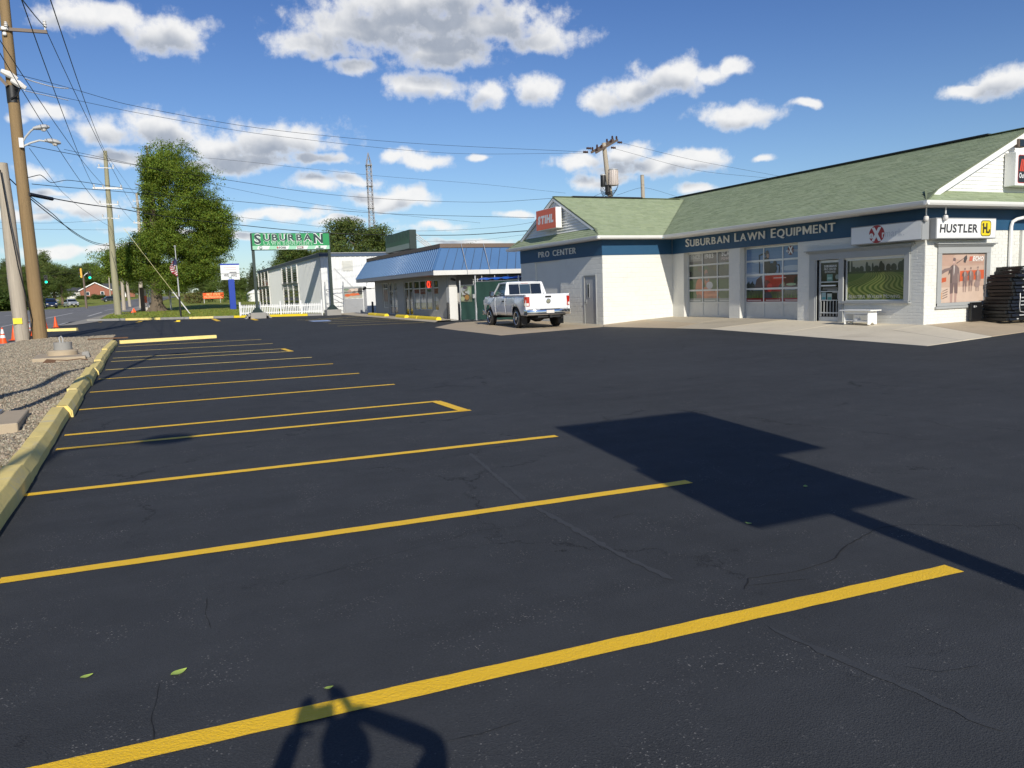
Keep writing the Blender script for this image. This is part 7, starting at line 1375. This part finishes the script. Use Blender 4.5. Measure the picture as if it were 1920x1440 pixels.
# ================================================================== traffic signals
sp_ = thing('signal_pole', 'brown pole holding two traffic signal heads at the junction', 'signal pole', G(161.5, 569)); YS = 150.
b0 = Vector((PYp(161.5, 569, YS).x, YS, za(YS)-.1)); mb = MB(); mb.tube([b0, PYp(159, 545, YS), PYp(156, 516, YS)], [.2, .17, .14], 10); mb.build('pole', 'cap_brown', sp_, smooth=True); sp_.location = b0; WL[sp_.name] = b0
for ch in sp_.children: ch.data.transform(Matrix.Translation(-(b0-Vector(G(161.5, 569)))))
mb = MB(); mb.tube([PYp(156, 520, YS), PYp(160, 514, YS), PYp(166, 511, YS)], .06, 6); mb.build('arm', 'lamp_grey', sp_)
def head(name, label, px, py, face, parent=None, hgt=1.25):
    t = thing(name, label, 'traffic light', PYp(px, py, YS)); p = PYp(px, py, YS); k = hgt/3; f = Vector(face).normalized(); s = Vector((f.y, -f.x, 0)); pl = Pl(p, s, f)
    mb = MB(); pl.box(mb, -.22, -hgt/2, .22, hgt/2, -.14, .14); mb.build('housing', 'signal_yellow', t, bevel=.03)
    mb = MB(); pl.box(mb, -.26, -hgt/2-.06, .26, hgt/2+.06, .141, .16); mb.build('face', 'plastic_black', t)
    for j, m in enumerate(('signal_green', 'plastic_black', 'plastic_black')):
        q = pl.p(0, -hgt/2+k*(j+.5), 0); rg = [q+f*.17+s*(.17*math.cos(a*.524))+Vector((0, 0, .17*math.sin(a*.524))) for a in range(12)]
        mb = MB(); mb.prism(rg, f*.03); mb.build('lens', m, t)
        mb = MB(); r0 = [q+s*(.19*math.cos(a*math.pi/8))+Vector((0, 0, .19*math.sin(a*math.pi/8))) for a in range(9)]; mb.add([v+f*.165 for v in r0]+[v+f*.40 for v in r0], [(a, a+1, 10+a, 9+a) for a in range(8)]); mb.build('visor', 'plastic_black', t)
    return t
cf = Vector((.1, -1, 0))
head('traffic_light', 'traffic light showing green nearest the brown pole of the pair', 168, 516, cf); head('traffic_light', 'traffic light showing green just right of the thick brown pole', 86, 524, cf)
head('traffic_light', 'yellow backed traffic light turned sideways on the signal pole', 152.5, 512, (-1, .2, 0), None, 1.55); head('traffic_light', 'yellow backed traffic light on the span wire left of the grey pole', 18, 528, (-1, .5, 0), None, 1.3)
p = G(109, 572); s = thing('road_sign', 'small white road sign on the far verge between the cars', 'sign', p); mb = MB(); mb.tube([p, p+Vector((0, 0, 1.3))], .04, 6); mb.build('post', 'lamp_grey', s); mb = MB(); mb.box(p.x-.3, p.y-.06, p.z+.8, p.x+.3, p.y-.03, p.z+1.3); mb.build('plate', 'sign_white', s)
# ================================================================== flag, shelter, lawn signs
fb = Vector((2.45, 69.75, za(69.75)+.12)); s = thing('flagpole', 'thin pale flagpole with a limp striped flag by the far kerb', 'flagpole', fb); ftop = PYp(326, 462, 69.75)
mb = MB(); mb.tube([fb-Vector((0, 0, .2)), fb+Vector((0, 0, 1.6)), fb+Vector((-.0, 0, 1.7))], .075, 10); mb.build('lower_pole', 'plastic_black', s, smooth=True); mb = MB(); mb.tube([fb+Vector((0, 0, 1.5)), Vector((fb.x-.02, fb.y, ftop.z))], [.055, .03], 8); mb.build('pole', 'lamp_grey', s, smooth=True); mb = MB(); mb.lathe([(.0, -.02), (.10, .0), (.10, .04), (.0, .07)], (fb.x-.02, fb.y, ftop.z), 10); mb.build('finial', 'lamp_grey', s, smooth=True)
zt, zbm = PYp(327, 484, 69.6).z, PYp(328, 522, 69.6).z; mb = MB(); n, m_ = 13, 14
for st in range(n):
    for j in range(m_):
        def fp_(a, b):                                       # a along the drooped fly 0..1, b along hoist 0..1
            fold = .10*math.sin(a*13+b*2); z = zt-(zt-zbm)*(.62*b*(1-.3*a)+.42*a*(.6+.5*b)); return Vector((fb.x-.05+(-.16+.22*math.sin(a*9.)*(.5+.5*b)-.10*a+.12*math.sin(b*5+a*4)), fb.y-.10-fold-.12*a, z))
        q = [fp_(j/m_, st/n), fp_((j+1)/m_, st/n), fp_((j+1)/m_, (st+1)/n), fp_(j/m_, (st+1)/n)]
        col = (.03, .035, .10) if (st < 7 and j < 6) else ((.36, .03, .045) if st % 2 == 0 else (.62, .60, .58)); mb.add(q, [(0, 1, 2, 3)], 0, col)
tag(mb.build('flag', 'print_matt', smooth=True), 'limp red and white striped flag with dark blue canton on the pale pole', 'flag')
Ysh = 101.; X0 = PYp(264, 575, Ysh).x; zs_ = za(Ysh)+.1; s = thing('bus_shelter', 'small roadside shelter of brown and blue panels behind the big trunk', 'shelter', (X0, Ysh, zs_))
def SB(nm, m, x0, y0, z0, x1, y1, z1): mb = MB(); mb.box(X0+x0, Ysh+y0, zs_+z0, X0+x1, Ysh+y1, zs_+z1); mb.build(nm, m, s)
SB('panel', 'cap_brown', 0, 0, 0, .45, .12, 2.75); SB('panel', 'rust_white', .47, -.1, 0, .7, .05, 2.6); SB('panel', 'orange_red', .45, -.12, 1.0, .72, -.102, 1.8); SB('post', 'lamp_grey', .85, 0, 0, .97, .12, 2.9); SB('post', 'lamp_grey', 1.1, 0, 0, 1.2, .12, 2.9); SB('pane', 'glass_blue', 1.35, .1, .2, 1.95, .14, 2.2); SB('pane_frame', 'lamp_grey', 1.3, .15, .1, 2.0, .2, 2.3); SB('post', 'lamp_grey', 3.1, 0, 0, 3.3, .15, 2.9); SB('roof', 'lamp_grey', .8, -.4, 2.31, 2.2, 1.4, 2.42); SB('bin', 'plastic_black', .95, -.5, 0, 1.3, -.15, 1.0)
Yb = 92.5; bp = Pl(PYp(415, 525, Yb), (1, 0, 0), (0, -1, 0)); bwid = PYp(450, 525, Yb).x-PYp(415, 525, Yb).x; bh = PYp(432, 497, Yb).z-bp.O.z; xm = PYp(436, 560, Yb).x
s = thing('post_sign', 'white letter board sign on a thick bright blue post', 'sign', (xm, Yb, za(Yb))); mb = MB(); mb.box(xm-.32, Yb-.15, za(Yb), xm+.32, Yb+.15, bp.O.z+.05); mb.build('post', 'post_blue', s, bevel=.02)
mb = MB(); bp.box(mb, 0, 0, bwid, bh, -.25, -.01); mb.build('cabinet', 'sign_white', s); mb = MB(); bp.box(mb, -.03, bh, bwid+.03, bh+.16, -.27, .0); mb.build('top_trim', 'post_blue', s)
L = [(R(.02, .02, bwid-.02, bh-.02), (.78,.78,.78)), (R(.0, bh*.40, bwid, bh*.43), (.06,.06,.07))]; flat_text(L, bp, 'WE ARE', .3, bwid-.3, bh*.21, .30, (.08,.08,.09), bold=.03, space=.7); flat_text(L, bp, 'OPEN', .8, bwid-.8, bh*.03, .28, (.08,.20,.20), bold=.03)
for k, (a, b, c_r) in enumerate(((.3, bwid-.3, (.60,.40,.40)), (.5, bwid-.3, (.55,.42,.44)))): L.append((R(a, bh*(.80-.14*k), b, bh*(.84-.14*k)), c_r))
L.append((R(.9, bh*.47, bwid-.3, bh*.54), (.10,.10,.12))); mb = MB()
for i, (p, c_r, *_k) in enumerate(L): bp.flat(mb, p, .002+.0015*min(i, 3), c_r)
mb.build('face', 'print', s)
Yo = 149.; op = Pl(PYp(381, 560.5, Yo), (1, 0, 0), (0, -1, 0)); ow = PYp(420, 560, Yo).x-PYp(381, 560, Yo).x; oh = PYp(400, 549, Yo).z-op.O.z
s = thing('lawn_sign', 'long orange red sign with yellow lettering on two thin posts on the lawn', 'sign', (op.O.x+ow/2, Yo, za(Yo))); mb = MB(); op.box(mb, 0, 0, ow, oh, -.08, 0); mb.build('board', 'orange_red', s)
for u in (.15, ow-.6): mb = MB(); op.box(mb, u-.05, za(Yo)-op.O.z, u+.05, -.0, -.15, -.09); mb.build('post', 'lamp_grey', s)
L = []; flat_text(L, op, 'FIRST STATE', .6, ow-.6, oh*.56, .36, (.75,.52,.2), bold=.03, space=.6); flat_text(L, op, 'PROFESSIONAL', .2, ow-.2, oh*.12, .32, (.75,.45,.2), bold=.03); mb = MB()
for p, c_r, *_k in L: op.flat(mb, p, .01, c_r)
mb.build('lettering', 'print', s)
Yd = 150.; a = PYp(465, 562, Yd); s = thing('shed', 'small white shed beyond the lawn behind the left sign post', 'shed', (a.x, Yd, za(Yd))); mb = MB(); mb.box(a.x, Yd, za(Yd), a.x+2.6, Yd+2, za(Yd)+1.6); mb.build('wall', 'metal_wall', s); mb = MB(); mb.prism([(a.x-.15, Yd-.15, za(Yd)+1.6), (a.x+2.75, Yd-.15, za(Yd)+1.6), (a.x+1.3, Yd-.15, za(Yd)+2.3)], (0, 2.3, 0)); mb.build('roof', 'white_trim', s)
p = G(250, 594)+Vector((0, 0, .1)); s = thing('marker_flag', 'tiny orange marker flag stuck in the grass verge', 'marker', p); mb = MB(); mb.tube([p, p+Vector((0, 0, .75))], .012, 5); mb.build('stick', 'lamp_grey', s); mb = MB(); mb.add([p+Vector((-.02, 0, .3)), p+Vector((.30, .02, .32)), p+Vector((.1, 0, .75)), p+Vector((-.2, .02, .28)), p+Vector((.1, .03, .5))], [(0, 1, 2), (3, 0, 2), (0, 1, 4)]); mb.build('flag', 'cone_orange', s)
p = G(334, 603.5); mb = MB(); mb.box(p.x-.12, p.y-.1, p.z, p.x+.14, p.y+.1, p.z+.12); tag(mb.build('block', 'stop_yellow', bevel=.01), 'small yellow block on the asphalt at the foot of the flagpole', 'block')
# ================================================================== things on the gravel
gz = lambda x, y: gravel_z(x, y)
def slab_thing(x0, y0, x1, y1, z0, h, rot, lab):
    mb = MB(); cx, cy = (x0+x1)/2, (y0+y1)/2; c1, s1 = math.cos(rot), math.sin(rot); vs = []
    for z in (z0-.05, z0+h):
        for x, y in ((x0, y0), (x1, y0), (x1, y1), (x0, y1)): dx, dy = x-cx, y-cy; vs.append((cx+dx*c1-dy*s1, cy+dx*s1+dy*c1, z+rng.uniform(-.008, .008)))
    mb.add(vs, [(0,3,2,1),(4,5,6,7),(0,1,5,4),(1,2,6,5),(2,3,7,6),(3,0,4,7)]); return tag(mb.build('concrete_slab', 'concrete_tan', bevel=.012), lab, 'concrete slab')
slab_thing(-3.05, 25.2, -1.75, 27.4, gz(-2.4, 26.2), .09, .06, 'pale concrete slab under the round footing on the gravel')
s = thing('lamp_footing', 'round concrete footing with cut grey pipe stub on the gravel', 'footing', (-2.35, 26.5, gz(-2.35, 26.5)+.08)); z = gz(-2.35, 26.5)+.08; mb = MB(); mb.lathe([(.40, -.05), (.40, .10), (.36, .14), (0, .14)], (-2.35, 26.5, z), 22); mb.build('base', 'concrete_tan', s, smooth=True); mb = MB(); mb.lathe([(.24, .14), (.24, .36), (.205, .36), (.205, .25), (0, .25)], (-2.33, 26.55, z), 20); mb.build('pipe', 'concrete_base', s, smooth=True); mb = MB(); mb.tube([(-2.38, 26.5, z+.25), (-2.40, 26.5, z+.50), (-2.35, 26.5, z+.54), (-2.31, 26.5, z+.46), (-2.33, 26.5, z+.26)], .018, 6); mb.build('cable_loop', 'lamp_grey', s, smooth=True)
mb = MB(); p = Vector((-1.72, 25.9, gz(-1.72, 25.9))); mb.add([p+Vector(v) for v in ((-.12,-.12,-.05),(.12,-.1,-.05),(.13,.2,-.05),(-.1,.18,-.05),(-.08,-.08,.17),(.09,-.1,.19),(.1,.15,.12),(-.07,.14,.15))], [(0,3,2,1),(4,5,6,7),(0,1,5,4),(1,2,6,5),(2,3,7,6),(3,0,4,7)]); tag(mb.build('concrete_chunk', 'concrete_base', bevel=.015), 'dark broken chunk of concrete beside the pale slab', 'rubble')
mb = MB(); p = G(90, 690); p.z = gz(p.x, p.y)+.02; mb.tube([p, p+Vector((.2, .1, .06)), p+Vector((.45, .15, .03)), p+Vector((.75, .2, .05)), p+Vector((.95, .1, .02))], .014, 5); mb.add([p+Vector(v) for v in ((-.12, -.1, 0), (.18, -.02, .0), (.2, .1, .07), (-.02, .08, .1))], [(0, 1, 2, 3)]); tag(mb.build('scrap_rod', 'rust'), 'rusty bent rod lying on the gravel before the slab', 'scrap')
mb = MB(); p = G(165, 644); mb.bar((p.x, p.y, gz(p.x, p.y)+.06), (p.x+1.5, p.y-.05, gz(p.x+1.5, p.y)+.06), .12, .05); tag(mb.build('rail_piece', 'rust'), 'dark metal bar lying across the far end of the gravel', 'scrap')
slab_thing(-2.62, 11.55, -1.62, 13.0, gz(-2.1, 12.3), .10, .03, 'pale concrete slab at the left edge carrying a thin lamp post')
def lamp_post(loc, h, lab, armdir, arm=1.0):
    x, y = loc; z = gz(x, y) if -5.1 < x < -1.4 else za(y); s = thing('lamp_post', lab, 'lamp post', (x, y, z)); mb = MB(); mb.tube([(x, y, z), (x, y, z+h)], [.085, .06], 12); mb.build('post', 'cap_brown', s, smooth=True); mb = MB(); mb.box(x-.16, y-.16, z+.05, x+.16, y+.16, z+.13); mb.build('base_plate', 'galv', s)
    d = Vector(armdir); e = Vector((x, y, z+h)); mb = MB(); mb.tube([e, e+d*arm*.6+Vector((0, 0, .05)), e+d*arm], .035, 8); mb.build('arm', 'cap_brown', s); q = e+d*(arm+.22); mb = MB(); mb.lathe([(.12, .08), (.30, .02), (.33, -.05), (.0, -.09)], q, 16); mb.build('head', 'lamp_grey', s, smooth=True)
lamp_post((-2.10, 12.78), 7.45, 'slim lamp post standing on the concrete slab at the left edge', (.9, -.1, 0), .55)
lamp_post((-3.3, -3.6), 7.3, 'lamp post on the gravel outside the left of the view', (1, .1, 0), .95)
mb = MB(); mb.tube([(-3.45, 9.2, 0), (-3.5, 9.2, 7.4)], [.14, .10], 12); tag(mb.build('wooden_post', 'wood_brown', smooth=True), 'plain wooden post on the gravel outside the left of the view', 'post')
# leaves dropped on the asphalt
for (px, py, L_, a, lb, col) in ((163, 1271, .055, .3, 'small yellow green leaf farthest left on the near asphalt', 'leaf_fallen'), (336, 1264, .08, .5, 'yellow green leaf with a stalk lower left on the asphalt', 'leaf_fallen'), (617, 1293, .04, .1, 'small pale leaf by the nearest yellow line', 'leaf_fallen'), (1510, 913, .06, .8, 'small pale leaf inside the sign shadow', 'leaf_fallen'), (1403, 983, .05, 2., 'small pale leaf at the edge of the sign shadow', 'leaf_fallen')):
    p = G(px, py); mb = MB(); c1, s1 = math.cos(a), math.sin(a); n = 8; vs = []
    for i in range(n+1):
        t = i/n; w = .30*math.sin(math.pi*t**.8)*L_
        for k in (-1, 0, 1): x, y, z = (t-.5)*L_, k*w, .005+.05*L_*abs(k)+.012*(t-.5)**2; vs.append((p.x+x*c1-y*s1, p.y+x*s1+y*c1, p.z+z))
    mb.add(vs, [(i*3+k, i*3+k+1, i*3+k+4, i*3+k+3) for i in range(n) for k in range(2)]); o = mb.build('fallen_leaf', col, smooth=True); tag(o, lb, 'leaf', 'leaves fallen on the asphalt')
# ================================================================== out of view behind the camera: their shadows show
sg = thing('pylon_sign', 'tall two panel sign on one post behind the viewpoint casting the big shadow', 'sign', (3.86, -1.4, 0)); TS = math.tan(SUN_EL)/math.cos(SUN_AZ); TA = math.tan(SUN_AZ); ys = -1.4
def un(x, y): return x-(y-ys)*TA, (y-ys)*TS                # shadow point back to the sign's plane
for nm, x0, y0, x1, y1 in (('upper_panel', 4.05, 5.95, 6.11, 8.42), ('lower_panel', 3.70, 4.23, 5.23, 5.97)):
    a, z0 = un(x0, y0); b, z1 = un(x1, y0)[0], un(x1, y1)[1]; mb = MB(); sh = 0
    w0 = un(x0, y0)[0]; w1 = un(x1, y0)[0]; mb.box(w0, ys-.12, z0, w1, ys+.12, z1+(.006 if nm == 'lower_panel' else 0)); mb.build(nm, 'sign_white', sg)
px_ = un(4.50, 4.23)[0]; mb = MB(); mb.box(px_-.09, ys-.09, -.1, px_+.09, ys+.09, un(4.5, 4.3)[1]); mb.build('post', 'plastic_black', sg)
# photographer
pm = bpy.data.meshes.new('person'); J = [(0, -.44, .95), (.0, -.46, 1.20), (.0, -.45, 1.42), (.01, -.43, 1.53), (.03, -.40, 1.62), (.035, -.39, 1.73), (-.19, -.45, 1.41), (-.27, -.20, 1.34), (-.085, -.055, 1.63), (.20, -.45, 1.41), (.42, -.16, 1.50), (.13, -.055, 1.655),
     (-.10, -.44, .90), (-.12, -.42, .50), (-.13, -.46, .09), (-.13, -.32, .05), (.10, -.44, .90), (.13, -.40, .50), (.15, -.44, .09), (.16, -.30, .05)]
Eg = [(0,1),(1,2),(2,3),(3,4),(4,5),(2,6),(6,7),(7,8),(2,9),(9,10),(10,11),(0,12),(12,13),(13,14),(14,15),(0,16),(16,17),(17,18),(18,19)]
RRd = [.17,.155,.17,.055,.088,.085,.085,.045,.035,.085,.048,.035,.105,.075,.055,.045,.105,.075,.055,.045]
pm.from_pydata(J, Eg, []); pm.materials.append(MATS['cloth_navy']); person = bpy.data.objects.new('person', pm); COL.objects.link(person)
sv = pm.attributes  # skin radii
md = person.modifiers.new('skin', 'SKIN'); bpy.context.view_layer.objects.active = person
if not pm.skin_vertices: pm.attributes
try:
    for i, r_ in enumerate(RRd): pm.skin_vertices[0].data[i].radius = (r_, r_*.9)
    pm.skin_vertices[0].data[0].use_root = True
except Exception as ex: print('skin', ex)
person.modifiers.new('sub', 'SUBSURF').levels = 1; person.modifiers['sub'].render_levels = 2
tag(person, 'photographer in dark clothes raising a phone with both hands, seen by shadow', 'person')
for sgn, wx, wz in ((-1, -.085, 1.63), (1, .13, 1.655)):
    for k in range(5):
        mb = MB(); a = .05*k; z0 = wz+.035+.014*k
        pts = [(wx, -.055, wz), (wx-sgn*.03, -.045, z0+.02), (wx-sgn*.055, -.03+.004*k, z0+.02), (wx-sgn*.075, -.026, z0+.015)] if k < 4 else [(wx, -.055, wz), (wx-sgn*.02, -.07, wz-.02), (wx-sgn*.05, -.08, wz-.015)]
        mb.tube(pts, [.018, .011, .010, .008] if k < 4 else [.018, .012, .010], 7); o = mb.build('finger', 'skin', None, smooth=True); o.parent = person
mb = MB(); mb.lathe([(.0, .12), (.06, .09), (.092, .02), (.095, -.04), (.08, -.07)], (.035, -.40, 1.70), 16); o = mb.build('hair', 'bark', None, smooth=True); o.parent = person
mb = MB(); mb.box(-.08, -.030, 1.615, .07, -.022, 1.69); ph = mb.build('phone', 'plastic_black', bevel=.004); tag(ph, 'dark phone held up sideways by the photographer', 'phone')
